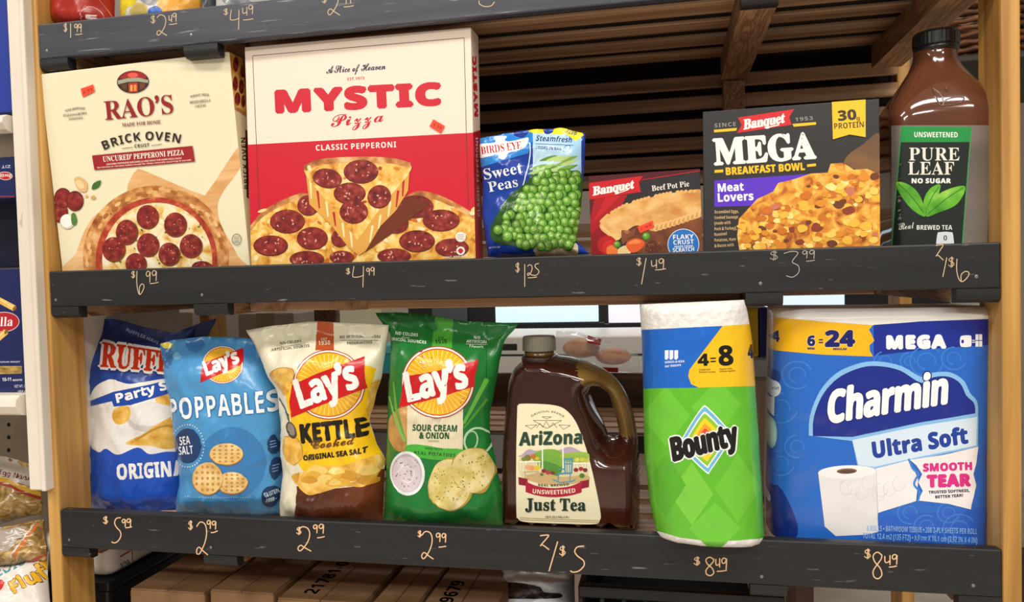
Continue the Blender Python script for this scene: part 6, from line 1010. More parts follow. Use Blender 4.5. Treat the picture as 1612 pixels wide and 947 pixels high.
# ------------------------------------------------------------------ gallon tea jug
zj = (770, 480, .391)
YJ = .112
tea = nmat('dark_tea_plastic', [(.3, (46, 20, 13)), (.6, (60, 27, 17)), (.85, (82, 38, 22))], (9, 9, 5), 2, .16, .6)
olive = nmat('translucent_handle_plastic', [(.3, (106, 79, 36)), (.7, (138, 108, 56))], (12, 12, 12), 2, .22, .5)
def on(z, p, Y): return at(z[0]+p[0]*z[2], z[1]+p[1]*z[2], Y)
out = smooth([(150, 195), (140, 218), (108, 252), (88, 312), (78, 410), (68, 550), (64, 700), (61, 850), (66, 912), (100, 920), (560, 924), (600, 912), (607, 760), (604, 600), (590, 480), (570, 400), (538, 330), (490, 276), (420, 240), (330, 214), (272, 205), (255, 195)], 6)
hole = smooth([(404, 338), (422, 320), (452, 328), (484, 362), (505, 430), (519, 490), (521, 518), (502, 532), (482, 524), (462, 478), (432, 425), (408, 372)], 7)
def inflate(loops, z, Y, T, R, parent, name, m, zmin=None, pick=None, pitch=.006, fac=None):
    L = [[on(z, p, Y) for p in l] for l in loops]; P2 = [[Vector((p.x, max(p.z, zmin) if zmin else p.z)) for p in l] for l in L]
    segs = [(l[i], l[(i+1) % len(l)]) for l in P2 for i in range(len(l))]
    A0 = np.array([s[0] for s in segs]); B0 = np.array([s[1] for s in segs]); AB = B0-A0; LL = (AB**2).sum(1)+1e-12
    def dist(p):
        t = np.clip(((np.array(p)-A0)*AB).sum(1)/LL, 0, 1); q = A0+AB*t[:, None]-np.array(p); return math.sqrt((q**2).sum(1).min())
    pts = [p for l in P2 for p in l]; nb = len(pts); edges = []; k = 0
    for l in P2: edges += [(k+i, k+(i+1) % len(l)) for i in range(len(l))]; k += len(l)
    xs = [p.x for p in P2[0]]; zs = [p.y for p in P2[0]]; o2 = [tuple(p) for p in P2[0]]; hs = [[tuple(p) for p in l] for l in P2[1:]]
    x = min(xs)
    while x < max(xs):
        y = min(zs)
        while y < max(zs):
            if inside((x, y), o2) and not any(inside((x, y), h) for h in hs) and dist((x, y)) > R: pts.append(Vector((x, y)))
            y += pitch
        x += pitch
    for off in (.0007, .0016, .003, .005, .0075, .0105, .014):
        for l in P2:
            for i in range(len(l)):
                a, b = l[i], l[(i+1) % len(l)]; n_ = Vector((-(b-a).y, (b-a).x)).normalized()
                for sg in (1, -1):
                    p = (a+b)/2+n_*off*sg
                    if inside(tuple(p), o2) and not any(inside(tuple(p), h) for h in hs) and dist(p) > off*.8: pts.append(p)
    vv, ee, ff, *_ = delaunay_2d_cdt(pts, edges, [], 0, 1e-6)
    ff = [f for f in ff if (lambda c: inside(c, o2) and not any(inside(c, h) for h in hs))((sum(vv[i].x for i in f)/3, sum(vv[i].y for i in f)/3))]
    hh = [T*math.sqrt(max(0, 1-(1-min(1, dist(v)/R))**2))*(fac(v) if fac else 1) for v in vv]; n = len(vv); bnd = [h < 1e-5 for h in hh]
    V = [Vector((v.x, Y-h, v.y)) for v, h in zip(vv, hh)]+[Vector((v.x, Y+h, v.y)) for v, h in zip(vv, hh)]
    back = [i if bnd[i] else i+n for i in range(n)]
    groups = {}
    for f in ff:
        c = (sum(vv[i].x for i in f)/3, sum(vv[i].y for i in f)/3); g = pick(c) if pick else 0
        groups.setdefault(g, []).extend([tuple(f), tuple(back[i] for i in reversed(f))])
    nn = [Vector((0, 0, 0)) for _ in V]
    f0 = ff[0]; flip = (vv[f0[1]]-vv[f0[0]]).cross(vv[f0[2]]-vv[f0[0]]) < 0
    for fs in groups.values():
        for f in fs:
            a = (V[f[1]]-V[f[0]]).cross(V[f[2]]-V[f[0]])*(-1 if flip else 1)
            for i in f: nn[i] += a
    def H(p): return T*math.sqrt(max(0, 1-(1-min(1, dist(p)/R))**2))*(fac(p) if fac else 1)
    for i, v in enumerate(vv):
        if bnd[i]: continue
        e = .0006; gx = (H(Vector((v.x+e, v.y)))-H(Vector((v.x-e, v.y))))/(2*e); gz = (H(Vector((v.x, v.y+e)))-H(Vector((v.x, v.y-e))))/(2*e)
        q = Vector((-gx, -1, -gz)).normalized(); nn[i] = q; nn[i+n] = Vector((q.x, -q.y, q.z))
    # front faces must look towards the viewer
    res = []
    for g, fs in groups.items():
        used = sorted({i for f in fs for i in f}); mp = {i: k for k, i in enumerate(used)}
        fs = [tuple(mp[i] for i in (reversed(f) if flip else f)) for f in fs]
        res.append(mesh_obj(name[g], [V[i] for i in used], fs, m[g], parent, smooth=True, normals=[nn[i].normalized() if nn[i].length > 0 else Vector((0, -1, 0)) for i in used]))
    return res
pj = on(zj, (335, 900), YJ)
t = thing('tea_jug', 'gallon jug of dark brown tea with cream label and moulded handle', 'jug', (pj.x, YJ, DECK['bottom']))
rg = [(lambda p: (p.x, p.z))(on(zj, p, YJ)) for p in ((352, 200), (392, 300), (410, 318), (452, 326), (486, 360), (508, 430), (522, 505), (540, 520), (640, 515), (640, 300), (480, 220))]
hx0, hx1 = on(zj, (400, 400), YJ).x, on(zj, (500, 400), YJ).x; hz0, hz1 = on(zj, (480, 620), YJ).z, on(zj, (480, 520), YJ).z
def jf(v):
    a = min(1, max(0, (v.x-hx0)/(hx1-hx0))); b = min(1, max(0, (v.y-hz0)/(hz1-hz0))); a = a*a*(3-2*a); b = b*b*(3-2*b)
    return 1-.62*a*b
inflate([out, hole], zj, YJ, .062, .017, t, ['jug_body', 'handle'], [tea, olive], DECK['bottom']+.001, lambda c: 1 if inside(c, rg) else 0, fac=jf)
c0 = on(zj, (202, 190), YJ); rr = (on(zj, (268, 190), YJ)-on(zj, (136, 190), YJ)).length/2
zt = on(zj, (202, 124), YJ).z
lathe('neck', [(rr*.9, -.012), (rr*.92, -.004), (rr*.88, .004)], c0, olive, t)
capm = mat((161, 157, 138), .3, .3)
bm = bmesh.new(); n = 60; rings = []
for r, z in ((rr*.99, c0.z+.003), (rr*1.0, c0.z+.006), (rr*.99, zt-.003), (rr*.93, zt)):
    rings.append([bm.verts.new((c0.x+r*(1+.012*(k % 2))*math.cos(2*math.pi*k/n), YJ+r*(1+.012*(k % 2))*math.sin(2*math.pi*k/n), z)) for k in range(n)])
for a, b in zip(rings, rings[1:]):
    for k in range(n): bm.faces.new((a[k], a[(k+1) % n], b[(k+1) % n], b[k]))
bm.faces.new(rings[0][::-1]); bm.faces.new(rings[-1]); bm_obj('screw_cap', bm, capm, t)
# label (flat on the front face)
yl = YJ-.062; zl = (780, 560, .3169)
p0 = at(800, 830, yl); SL = Surf((p0.x, yl-.0001, DECK['bottom']), (1, 0, 0), (0, 0, 1), .2, .3); A = Art(t, SL, zl)
A.part('paper_label', 'cream paper label'); A.poly(smooth([(108, 270), (112, 246), (130, 237), (220, 238), (300, 246), (350, 268), (395, 320), (430, 400), (465, 510), (500, 660), (522, 780), (518, 815), (490, 835), (330, 832), (150, 824), (112, 806), (104, 770), (103, 500)], 4), (236, 228, 194))
A.part('lettering'); A.text('ORIGINAL BRAND', 180, 304, 338, 306, 9, (74, 66, 52), bend=26, track=.15)
DK = (74, 68, 54); A.part('zigzag_emblem')
for l in ([(232, 302), (278, 302), (255, 313), (232, 302)], [(188, 320), (328, 320), (255, 360), (188, 320)], [(148, 345), (205, 342), (178, 362), (148, 345)], [(316, 342), (372, 345), (338, 364), (316, 342)], [(205, 356), (220, 334), (236, 354), (252, 324), (270, 354), (286, 332), (306, 357)]): A.stroke(l, 2.4, DK)
A.part('brand_lettering'); A.text('AriZona', 122, 447, 432, 437, 64, (154, 160, 124), 'B', bold=3, shear=.06); A.text('AriZona', 118, 444, 428, 434, 64, (38, 68, 52), 'B', bold=4, shear=.06)
A.part('printed_garden'); A.blob([(120, 500), (180, 470), (300, 465), (450, 480), (465, 540), (460, 600), (430, 632), (290, 640), (160, 612), (118, 580)], (216, 207, 164)); A.blob([(132, 490), (165, 462), (205, 472), (250, 462), (310, 468), (370, 450), (430, 478), (440, 500), (130, 500)], (179, 160, 184), 3)
A.blob([(180, 490), (260, 462), (330, 480), (330, 560), (250, 570), (200, 530)], (120, 172, 66), 3); A.blob([(330, 485), (455, 478), (455, 520), (390, 530), (340, 520)], (154, 184, 78), 3); A.blob([(230, 520), (330, 555), (300, 600), (250, 580)], (79, 138, 52), 3)
[A.stroke([(200+i*16, 480+i*3), (250+i*14, 560)], 2.5, (92, 154, 56)) for i in range(7)]; [A.stroke([(345+i*14, 488), (355+i*14, 520)], 2, (111, 148, 56)) for i in range(8)]
A.blob([(150, 600), (230, 575), (330, 600), (450, 590), (455, 620), (290, 642), (180, 622)], (199, 170, 118), 3)
A.part('printed_porch'); [A.stroke([(x, 440), (x+1, 560)], 6, (243, 240, 226)) for x in (233, 335)]; A.stroke([(118, 526), (222, 524)], 6, (243, 240, 226)); A.stroke([(385, 532), (465, 532)], 6, (243, 240, 226)); [A.stroke([(x, 528), (x, 572)], 4, (239, 234, 216)) for x in (124, 138, 152, 205, 218, 392, 406, 432, 446, 460)]
A.many('printed_fruit')
for x, y, r, c in ((160, 505, 18, (122, 122, 52)), (188, 498, 14, (192, 112, 44)), (208, 508, 10, (224, 178, 60)), (140, 512, 12, (111, 138, 52)), (162, 552, 16, (227, 168, 128)), (182, 556, 14, (221, 154, 106)), (206, 556, 15, (230, 192, 46)), (405, 515, 12, (217, 208, 90)), (430, 514, 12, (207, 198, 74)), (452, 518, 12, (194, 188, 70)), (400, 565, 12, (140, 36, 48)), (425, 560, 12, (160, 48, 56)), (446, 566, 12, (122, 42, 48)), (240, 570, 12, (138, 42, 52)), (262, 578, 13, (168, 64, 74)), (284, 580, 11, (122, 58, 44)), (230, 588, 9, (90, 122, 48)), (430, 594, 14, (79, 122, 52))): A.ell(x, y, r, r*.85, c, 0, 12)
A.part('printed_bench'); [A.stroke(l, 4, (184, 172, 132)) for l in ([(140, 575), (215, 572)], [(148, 575), (146, 612)], [(208, 572), (212, 606)], [(150, 592), (210, 590)])]
A.part('printed_rocking_chair'); CB = (74, 148, 180); [A.stroke(l, w_, CB) for l, w_ in (([(342, 508), (346, 580)], 7), ([(382, 508), (378, 580)], 7), ([(340, 512), (384, 510)], 9), ([(344, 535), (380, 534)], 5), ([(355, 512), (356, 575)], 4), ([(368, 512), (368, 575)], 4), ([(310, 584), (380, 580)], 8), ([(312, 562), (345, 560)], 6), ([(315, 585), (310, 622)], 5), ([(372, 582), (370, 622)], 5), ([(284, 612), (320, 628), (380, 622), (396, 612)], 5))]
A.part('crimson_ribbon'); CR_ = (173, 27, 58); A.poly([(114, 600), (160, 610), (160, 645), (116, 638)], (140, 21, 48)); A.poly([(420, 622), (466, 613), (464, 650), (420, 660)], (140, 21, 48)); A.poly(smooth([(150, 622), (210, 646), (290, 655), (370, 646), (430, 622)], 5, False)+smooth([(428, 676), (370, 692), (290, 700), (210, 692), (150, 674)], 5, False), CR_)
A.part('lettering'); A.text('UNSWEETENED', 184, 680, 398, 676, 21, (240, 228, 204), bend=-8); A.text('REAL BREWED', 212, 645, 366, 641, 11, (51, 64, 46), bend=-4)
A.text('Just Tea', 152, 768, 450, 770, 58, (168, 171, 140), 'S', bold=2); A.text('Just Tea', 149, 765, 447, 767, 58, (31, 54, 41), 'S', bold=3); A.text('128 FL OZ (1 GAL) 3.78 L', 247, 803, 367, 804, 10, (58, 58, 48))
A.part('label_lines'); [A.stroke([(120, y), (320, y+8), (515, y+14)], 2.2, (168, 130, 60)) for y in (802, 811)]; A.flush()

# ------------------------------------------------------------------ square tea bottle on the middle shelf
zq = (1370, 30, .4754); YB = .085
pb = on(zq, (218, 740), YB); k_ = (on(zq, (318, 400), YB)-on(zq, (218, 400), YB)).length/100
t = thing('tea_bottle', 'brown unsweetened tea bottle with black cap beside the right post', 'bottle', (pb.x, YB, DECK['middle']))
def zz(y): return on(zq, (218, y), YB).z
cx = pb.x
amber = nmat('brown_tea_bottle', [(.3, (86, 48, 31)), (.6, (107, 62, 42)), (.85, (138, 84, 54))], (6, 6, 4), 2, .1, .8)
prof = [(k_*60, DECK['middle']), (k_*150, DECK['middle']+.001), (k_*166, DECK['middle']+.007), (k_*170, zz(640)), (k_*176, zz(520)), (k_*180, zz(400)), (k_*182, zz(345)), (k_*178, zz(318)), (k_*166, zz(288)), (k_*140, zz(250)), (k_*112, zz(210)), (k_*86, zz(170)), (k_*74, zz(140)), (k_*70, zz(118)), (k_*70, zz(108))]
sq = [(6, .9)]*7+[(5, .9), (4.4, .9), (3.6, .92), (3, .95), (2.4, .98), (2, 1), (2, 1), (2, 1)]
lathe('bottle_body', [(r, z) for r, z in prof], (cx, YB, 0), amber, t, 64, True, sq)
from mathutils.bvhtree import BVHTree
_b = [o for o in t.children if o.name.startswith('bottle_body')][0]; _off = wloc(t)
_tree = BVHTree.FromPolygons([v.co+_off for v in _b.data.vertices], [tuple(p.vertices) for p in _b.data.polygons])
for l in ([(212, 222), (218, 258), (232, 290), (240, 270), (236, 246), (212, 222)], [(236, 290), (250, 268), (285, 258), (311, 262), (288, 280), (236, 290)], [(248, 236), (256, 222), (262, 228), (252, 240)]):
    pts = []
    for p in smooth(l, 5, False):
        q = on(zq, p, YB-.05); h_ = _tree.ray_cast(Vector((q.x, -.3, q.z)), Vector((0, 1, 0)))[0]
        if h_: pts.append(h_)
    bm = bmesh.new(); tube_mesh(bm, pts, .0008, 6); bm_obj('embossed_leaf', bm, amber, t, True)
blk = mat((23, 24, 26), .35, .3)
lathe('neck_band', [(k_*72, zz(112)), (k_*74, zz(108)), (k_*74, zz(96)), (k_*72, zz(94))], (cx+k_*4, YB, 0), blk, t)
bm = bmesh.new(); rings = []; n = 72
for r, y in ((74, 94), (76, 91), (76, 56), (73, 48), (66, 45)):
    rings.append([bm.verts.new((cx+k_*4+k_*r*(1+.01*(q % 2))*math.cos(2*math.pi*q/n), YB+k_*r*(1+.01*(q % 2))*math.sin(2*math.pi*q/n), zz(y))) for q in range(n)])
for a, b in zip(rings, rings[1:]):
    for q in range(n): bm.faces.new((a[q], a[(q+1) % n], b[(q+1) % n], b[q]))
bm.faces.new(rings[0][::-1]); bm.faces.new(rings[-1]); bm_obj('screw_cap', bm, blk, t)
def bh(a, b):
    u = abs(2*a-1); e = 6; rw = k_*(168+14*b); return rw*.9*(max(0, 1-(u*.97)**e))**(1/e)
SBt = Surf((cx-k_*178, YB, DECK['middle']+.004), (1, 0, 0), (0, 0, 1), 2*k_*178, zz(345)-DECK['middle']-.004, 30, 20, bh)
A = Art(t, SBt, zq, .3, .3, base=.0012)
A.part('wrap_label', 'dark wraparound label'); A.poly([(30, 352), (402, 352), (385, 760), (30, 760)], nmat('smoky_label_film', [(.3, (106, 98, 92)), (.6, (134, 126, 118)), (.8, (168, 158, 148))], (5, 5, 12), 2, .12, .6))
A.poly([(105, 355), (333, 358), (300, 790), (72, 790)], (34, 42, 38)); A.stroke([(105, 355), (72, 790)], 3, (58, 160, 80)); A.stroke([(333, 358), (300, 790)], 3, (58, 160, 80))
A.part('green_band'); A.poly([(105, 355), (333, 358), (328, 407), (100, 408)], (42, 145, 72))
A.part('lettering'); A.text('UNSWEETENED', 145, 391, 288, 392, 17, (238, 242, 234)); A.text('NO SUGAR', 137, 543, 265, 543, 15, (238, 240, 234), bold=1.5, track=.06); A.text('BREWED TEA', 153, 697, 270, 697, 15, (238, 240, 234))
A.part('brand_lettering'); A.text('PURE', 128, 468, 294, 468, 42, (230, 227, 216), 'S', track=.05); A.text('LEAF', 125, 515, 276, 515, 42, (230, 227, 216), 'S', track=.05); A.part('script_lettering'); A.text('Real', 97, 698, 146, 692, 22, (230, 227, 216), 'C')
LF = nmat('print_leaf', [(.3, (63, 138, 36)), (.6, (108, 184, 56)), (.8, (164, 216, 96))], (50, 50, 50), 3, .3)
for b_, v_ in (([(88, 540), (130, 550), (165, 588), (182, 652), (140, 632), (104, 586)], [(95, 545), (140, 592), (180, 648)]), ([(180, 650), (176, 600), (198, 560), (231, 549), (216, 600)], [(182, 645), (200, 595), (226, 555)]), ([(184, 652), (200, 602), (250, 566), (313, 554), (286, 612), (220, 642)], [(190, 645), (250, 595), (306, 558)])): A.part('printed_leaf'); A.blob(b_, LF, 5); A.stroke(v_, 2.5, (44, 106, 28), 3)
A.part('white_number_tag'); A.blob([(220, 790), (220, 715), (232, 705), (262, 705), (273, 715), (273, 790)], (223, 230, 234), 3); A.text('0', 241, 732, 253, 732, 16, (42, 58, 74)); A.flush()
# ------------------------------------------------------------------ paper towel pack and bath tissue pack
zb_ = (980, 450, .4537)
su = lambda a: .5-.5*math.cos(math.pi*a)
def cyl(T, e, rim=.02):
    def f(a, b):
        x = 2*su(a)-1; r = max(0.0, 1-abs(x)**e)**(1/e)
        q = min(1, b/rim, (1-b)/rim); q = 1-(1-q)**2*.16
        return T*r*q+.0012*noise.noise(Vector((a*9, b*13, T*100)))*min(1, r*2)+.0012*math.exp(-(noise.noise(Vector((a*5+3*b, b*7, 2.2)))/.05)**2)*min(1, r*2)
    return f
paper = nmat('embossed_paper', [(.35, (222, 220, 216)), (.65, (242, 240, 236))], (160, 160, 160), 2, .8, bump=.5)
t, S, A = bag('paper_towel_pack', 'green plastic-wrapped paper towel pack overhanging the bottom front board', .032, .0, zb_, [(60, 62), (68, 200), (72, 350), (76, 560), (92, 720), (114, 836)], [(426, 44), (448, 200), (458, 350), (472, 560), (482, 720), (488, 862)], [(60, 62), (426, 44)], [(114, 836), (488, 862)], .064, paper, 36, 48, 1, 61, 'paper towels', .3, hfun=cyl(.064, 2.6), su=su, back=.9, part='towel_roll', zdeck=None)
A.coat = .3
A.part('green_wrap'); A.poly([(20, 340), (520, 330), (540, 868), (400, 882), (300, 884), (200, 872), (110, 845), (60, 800)], (95, 184, 44))
A.many('wrap_diamond')
for x, y, w_, h_, c in ((150, 450, 85, 105, (108, 196, 56)), (330, 420, 90, 100, (108, 196, 56)), (240, 720, 75, 110, (120, 200, 62)), (400, 700, 80, 120, (108, 194, 54)), (150, 690, 70, 110, (86, 174, 40)), (320, 840, 90, 90, (108, 196, 56)), (440, 470, 70, 110, (98, 188, 48))): A.poly([(x-w_, y), (x, y-h_), (x+w_, y), (x, y+h_)], c)
A.part('blue_panel'); A.poly([(20, 154), (347, 138), (300, 200), (262, 250), (232, 290), (228, 312), (238, 340), (265, 352), (20, 356)], (27, 102, 200))
A.part('yellow_panel'); A.poly([(347, 138), (520, 126), (520, 345), (265, 352), (238, 340), (228, 312), (232, 290), (262, 250), (300, 200)], (239, 192, 28))
A.part('lettering'); A.text('4', 262, 276, 299, 275, 40, (23, 20, 12), bold=3); A.stroke([(305, 262), (323, 261)], 5, (23, 20, 12)); A.stroke([(305, 251), (323, 250)], 5, (23, 20, 12)); A.text('8', 336, 275, 384, 272, 66, (23, 20, 12), bold=4); A.text('4=', 436, 250, 472, 248, 46, (23, 20, 12), bold=3)
A.text('Double Rolls', 266, 293, 305, 292, 6, (58, 44, 12)); A.text('Rouleaux doubles', 266, 301, 322, 300, 6, (58, 44, 12)); A.text('Regular Rolls', 337, 291, 380, 289, 6, (58, 44, 12)); A.text('Rouleaux reguliers', 337, 299, 391, 296, 6, (58, 44, 12))
A.text('select-a-size', 147, 268, 215, 264, 9, (232, 240, 250)); A.text('sur mesure', 148, 282, 203, 277, 9, (232, 240, 250))
A.part('sheet_icon'); [A.poly([(x, 223), (x+13, 222), (x+13, 250), (x+6, 256), (x, 253)], (232, 240, 250)) for x in (147, 163, 180)]
A.part('diamond_emblem')
def dia(sc, c): A.blob([(287+sc*(x-287), 534+sc*(y-534)) for x, y in ((272, 430), (300, 430), (368, 505), (372, 530), (308, 630), (288, 640), (208, 560), (204, 540))], c, 4)
for sc_, c in ((1.05, (240, 244, 240)), (1.0, (111, 182, 222)), (.86, (238, 244, 234)), (.8, (138, 198, 62)), (.66, (240, 212, 32)), (.5, (240, 160, 48)), (.36, (224, 74, 44))): dia(sc_, c)
A.part('brand_lettering'); A.text('Bounty', 178, 606, 402, 548, 78, (16, 16, 16), 'B', out=[((244, 244, 240), 9)], bold=8, shear=.1, track=-.03); A.flush()

zc_ = (1190, 460, .4329)
t, S, A = bag('bath_tissue_pack', 'large blue wrapped bath tissue pack in the bottom right corner', .092, .0, zc_, [(48, 50), (44, 300), (40, 500), (36, 700), (38, 900)], [(834, 44), (826, 250), (812, 450), (806, 600), (806, 750), (802, 900)], [(48, 50), (440, 50), (834, 44)], [(38, 900), (400, 900), (802, 900)], .066, mat((239, 237, 232), .35, .3), 40, 44, 1, 71, 'toilet paper', .28, hfun=cyl(.066, 4.5, .035), su=su, back=.9, part='tissue_rolls', zdeck=DECK['bottom']+.001)
A.coat = .4
A.part('blue_wrap'); A.poly([(0, 88), (250, 108), (430, 120), (600, 105), (860, 96), (860, 960), (130, 960), (100, 885), (0, 850)], (39, 104, 200))
A.many('dark_blue_wrap'); A.poly([(428, 118), (600, 106), (860, 96), (860, 190), (640, 205), (428, 230)], (26, 44, 146)); A.blob([(20, 760), (80, 700), (150, 840), (130, 900), (30, 860)], (21, 47, 132)); A.poly([(370, 820), (860, 780), (860, 960), (370, 960)], (37, 96, 200))
for cx_, cy_, r in ((150, 300, 55), (90, 420, 60), (620, 250, 60), (560, 250, 35), (720, 240, 45), (740, 860, 60), (620, 850, 45), (150, 560, 45), (90, 620, 50), (790, 560, 40), (470, 250, 40), (560, 800, 45), (700, 800, 40)):
    A.part('embossed_swirl'); A.stroke(ell(cx_, cy_, r, r*.9, 0, 20, random.uniform(0, 90), random.uniform(250, 340)), 5, (60, 126, 212)); A.stroke(ell(cx_, cy_, r*.55, r*.5, 0, 14, 100, 380), 4, (60, 126, 212))
A.part('yellow_band'); A.poly([(0, 86), (60, 90), (245, 106), (425, 119), (411, 136), (420, 152), (430, 175), (413, 192), (414, 212), (426, 233), (240, 226), (60, 210), (0, 200)], (238, 182, 26))
A.part('lettering'); NV = (26, 31, 102); A.text('24', 44, 178, 85, 178, 38, NV, bold=3); A.text('6', 188, 193, 214, 193, 35, NV, bold=4, out=[((246, 238, 203), 3)]); A.stroke([(229, 172), (243, 172)], 5, NV); A.stroke([(229, 182), (243, 182)], 5, NV); A.text('24', 254, 195, 357, 194, 54, NV, bold=8, out=[((246, 238, 203), 5)]); A.text('MEGA', 188, 207, 214, 207, 7, NV, bold=1); A.text('REGULAR', 281, 209, 330, 209, 7, NV, bold=1)
A.text('MEGA', 478, 203, 688, 200, 43, (238, 240, 244), bold=9, track=.1)
A.part('roll_icon'); A.blob([(742, 165), (750, 157), (778, 156), (783, 165), (783, 190), (778, 197), (750, 198), (742, 190)], (238, 240, 244), 3); A.ell(751, 178, 5, 7, (26, 44, 146)); [A.stroke([(786, y), (796, y)], 3, (238, 240, 244)) for y in (174, 181)]; [A.poly([(x, y), (x+11, y), (x+11, y+21), (x, y+21)], (238, 240, 244)) for x in (798, 811) for y in (152, 176)]
A.part('cloud_emblem'); A.poly(smooth([(192, 520), (194, 460), (212, 400), (245, 340), (300, 288), (380, 256), (450, 251), (530, 268), (600, 306), (640, 292), (705, 290), (755, 320), (778, 365), (803, 395), (808, 440)], 4, False)+[(806, 560), (600, 604), (430, 642), (370, 634), (350, 540)], (134, 189, 238))
A.poly(smooth([(207, 522), (208, 465), (226, 405), (258, 350), (310, 303), (385, 272), (450, 268), (525, 284), (600, 328), (645, 308), (700, 306), (742, 330), (765, 375), (792, 402), (798, 440)], 4, False)+[(600, 472), (350, 525)], (28, 45, 140))
A.poly([(350, 536), (600, 484), (803, 452), (800, 556), (600, 596), (430, 634), (372, 626)], (211, 229, 246))
A.part('brand_lettering'); A.text('Charmin', 262, 474, 692, 402, 112, (244, 245, 248), 'B', out=[((19, 31, 108), 9)], bold=9, shear=.22, track=-.02)
A.part('lettering'); A.text('Ultra Soft', 428, 601, 770, 546, 56, (31, 64, 156), 'B', out=[((238, 245, 252), 4)], bold=6, shear=.05)
A.part('printed_paper_roll'); A.poly([(226, 655), (436, 650), (444, 870), (400, 880), (290, 885), (250, 850)], (227, 226, 228)); A.ell(331, 652, 105, 24, (239, 238, 240), -2, 36); A.ell(330, 649, 37, 10, (125, 92, 72), -2, 24); A.ell(330, 651, 30, 6, (90, 64, 50), -2, 20); A.poly([(434, 640), (560, 608), (590, 680), (582, 758), (444, 800)], (235, 234, 236))
A.stroke([(437, 645), (443, 800)], 2, (198, 196, 200)); [A.stroke(ell(random.uniform(260, 560), random.uniform(690, 740), 22, 26, 0, 12, 0, 260), 2, (212, 210, 214)) for _ in range(9)]
A.part('torn_sheet'); A.poly([(560, 608), (680, 590), (808, 560), (800, 620), (790, 660), (800, 700), (780, 788), (700, 768), (590, 756), (606, 720), (590, 690), (604, 660), (585, 630)], (238, 234, 236)); A.stroke([(556, 606), (570, 640), (590, 660), (574, 695), (594, 725), (588, 758)], 8, (63, 132, 212), 4)
A.part('lettering'); PK = (214, 44, 134); A.text('SMOOTH', 609, 650, 784, 644, 27, PK, bold=4, track=.06); A.text('TEAR', 625, 706, 778, 701, 40, PK, bold=8, track=.06); A.text('TRUSTED SOFTNESS,', 628, 731, 775, 724, 10, (32, 38, 74), bold=1); A.text('BETTER TEAR!', 652, 748, 752, 742, 10, (32, 38, 74), bold=1)
LB = (143, 185, 238); A.text('6 ROLLS • BATHROOM TISSUE • 208 2-PLY SHEETS PER ROLL', 403, 866, 803, 878, 20, LB); A.text('TOTAL 12.4 m2 (135 FT2) • 9.9 cm X 10.1 cm (3.92 IN X 4 IN)', 388, 893, 803, 910, 20, LB)
A.many('side_badge'); A.ell(68, 306, 22, 26, (31, 63, 140)); A.ell(66, 350, 26, 30, (223, 234, 244)); A.part('lettering'); A.text('UltraSoft', 46, 356, 86, 352, 10, (31, 64, 156)); A.many('side_badge'); A.poly([(46, 385), (70, 380), (68, 450), (56, 440), (44, 455)], (230, 230, 238)); A.ell(56, 512, 22, 58, (159, 212, 204)); A.ell(56, 512, 16, 46, (200, 232, 224)); A.stroke(ell(44, 752, 10, 26, 0, 16), 6, (200, 220, 240), 0, True); A.flush()
# ------------------------------------------------------------------ surroundings of the shelf
kraft = nmat('kraft_cardboard', [(.3, (108, 74, 46)), (.6, (132, 98, 64)), (.8, (152, 118, 80))], (20, 20, 20), 4, .8)
white_card = nmat('white_cardboard', [(.3, (185, 177, 168)), (.7, (207, 200, 190))], (12, 12, 12), 3, .8)
# lower slats carrying the cartons
for y0, y1 in ((.0145, .061), (.082, .131), (.155, .197), (.2225, .273), (.298, .345)):
    box('deck_slat', XL+.001, XR-.001, y0, y1, .705, .716, wood_slat, unit, .0015)
ZC = at(430, 943, .04).z
def kbox(label, xa, xb, name='cardboard_carton', top=ZC, y0=.04, y1=.34, txt=None, m=kraft):
    a, b = at(xa, 944, y0).x, at(xb, 944, y0).x
    t = thing(name, label, 'carton', ((a+b)/2, (y0+y1)/2, .716))
    box('carton_body', a, b, y0, y1, .7165, top, m, t, .0015)
    mid = (a+b)/2
    for xa_, xb_ in ((a+.001, mid-.0006), (mid+.0006, b-.001)):
        box('top_flap', xa_, xb_, y0+.001, y1-.001, top+.0002, top+.0024, m, t, .0006)
    if txt:
        S = Surf((b, y0, top+.0026), (0, 1, 0), (-1, 0, 0), y1-y0, b-a); A = Art(t, S, (0, 0, 1))
        A.part('printed_code')
        G_, l0, l1 = layout(txt, 'B', .05)
        for _, lo, _f in G_:
            for l in group(lo):
                P = A.parts[A.cur]; mm = mat((42, 28, 18), .8)
                if mm not in P['mats']: P['mats'].append(mm)
                LL = [[(.02+(p[0]-l0)*.022, (b-a)*.62+p[1]*.02) for p in q] for q in l]; flat = [p for q in LL for p in q]
                k0 = len(P['v']); P['v'] += [S.O+S.U*p[0]+S.V*p[1]+S.N*.0003 for p in flat]; P['n'] += [S.N]*len(flat)
                for tr in tessellate_polygon([[Vector((p[0], p[1], 0)) for p in q] for q in LL]): P['f'].append([k0+i for i in tr]); P['fm'].append(0)
        A.flush()
    return t
kbox('dark brown cardboard carton leftmost of the cartons under the bottom shelf', 205, 322)
kbox('lit cardboard carton under the cream chip bag, second from the left', 331, 430, top=ZC+.006)
kbox('cardboard carton printed with a long number below the green chip bag', 436, 572, txt='21781-001')
kbox('narrow plain cardboard carton under the middle of the bottom shelf', 586, 656, top=ZC+.003)
kbox('cardboard carton with printed digits at the right end of the carton row', 661, 778, txt='9679')
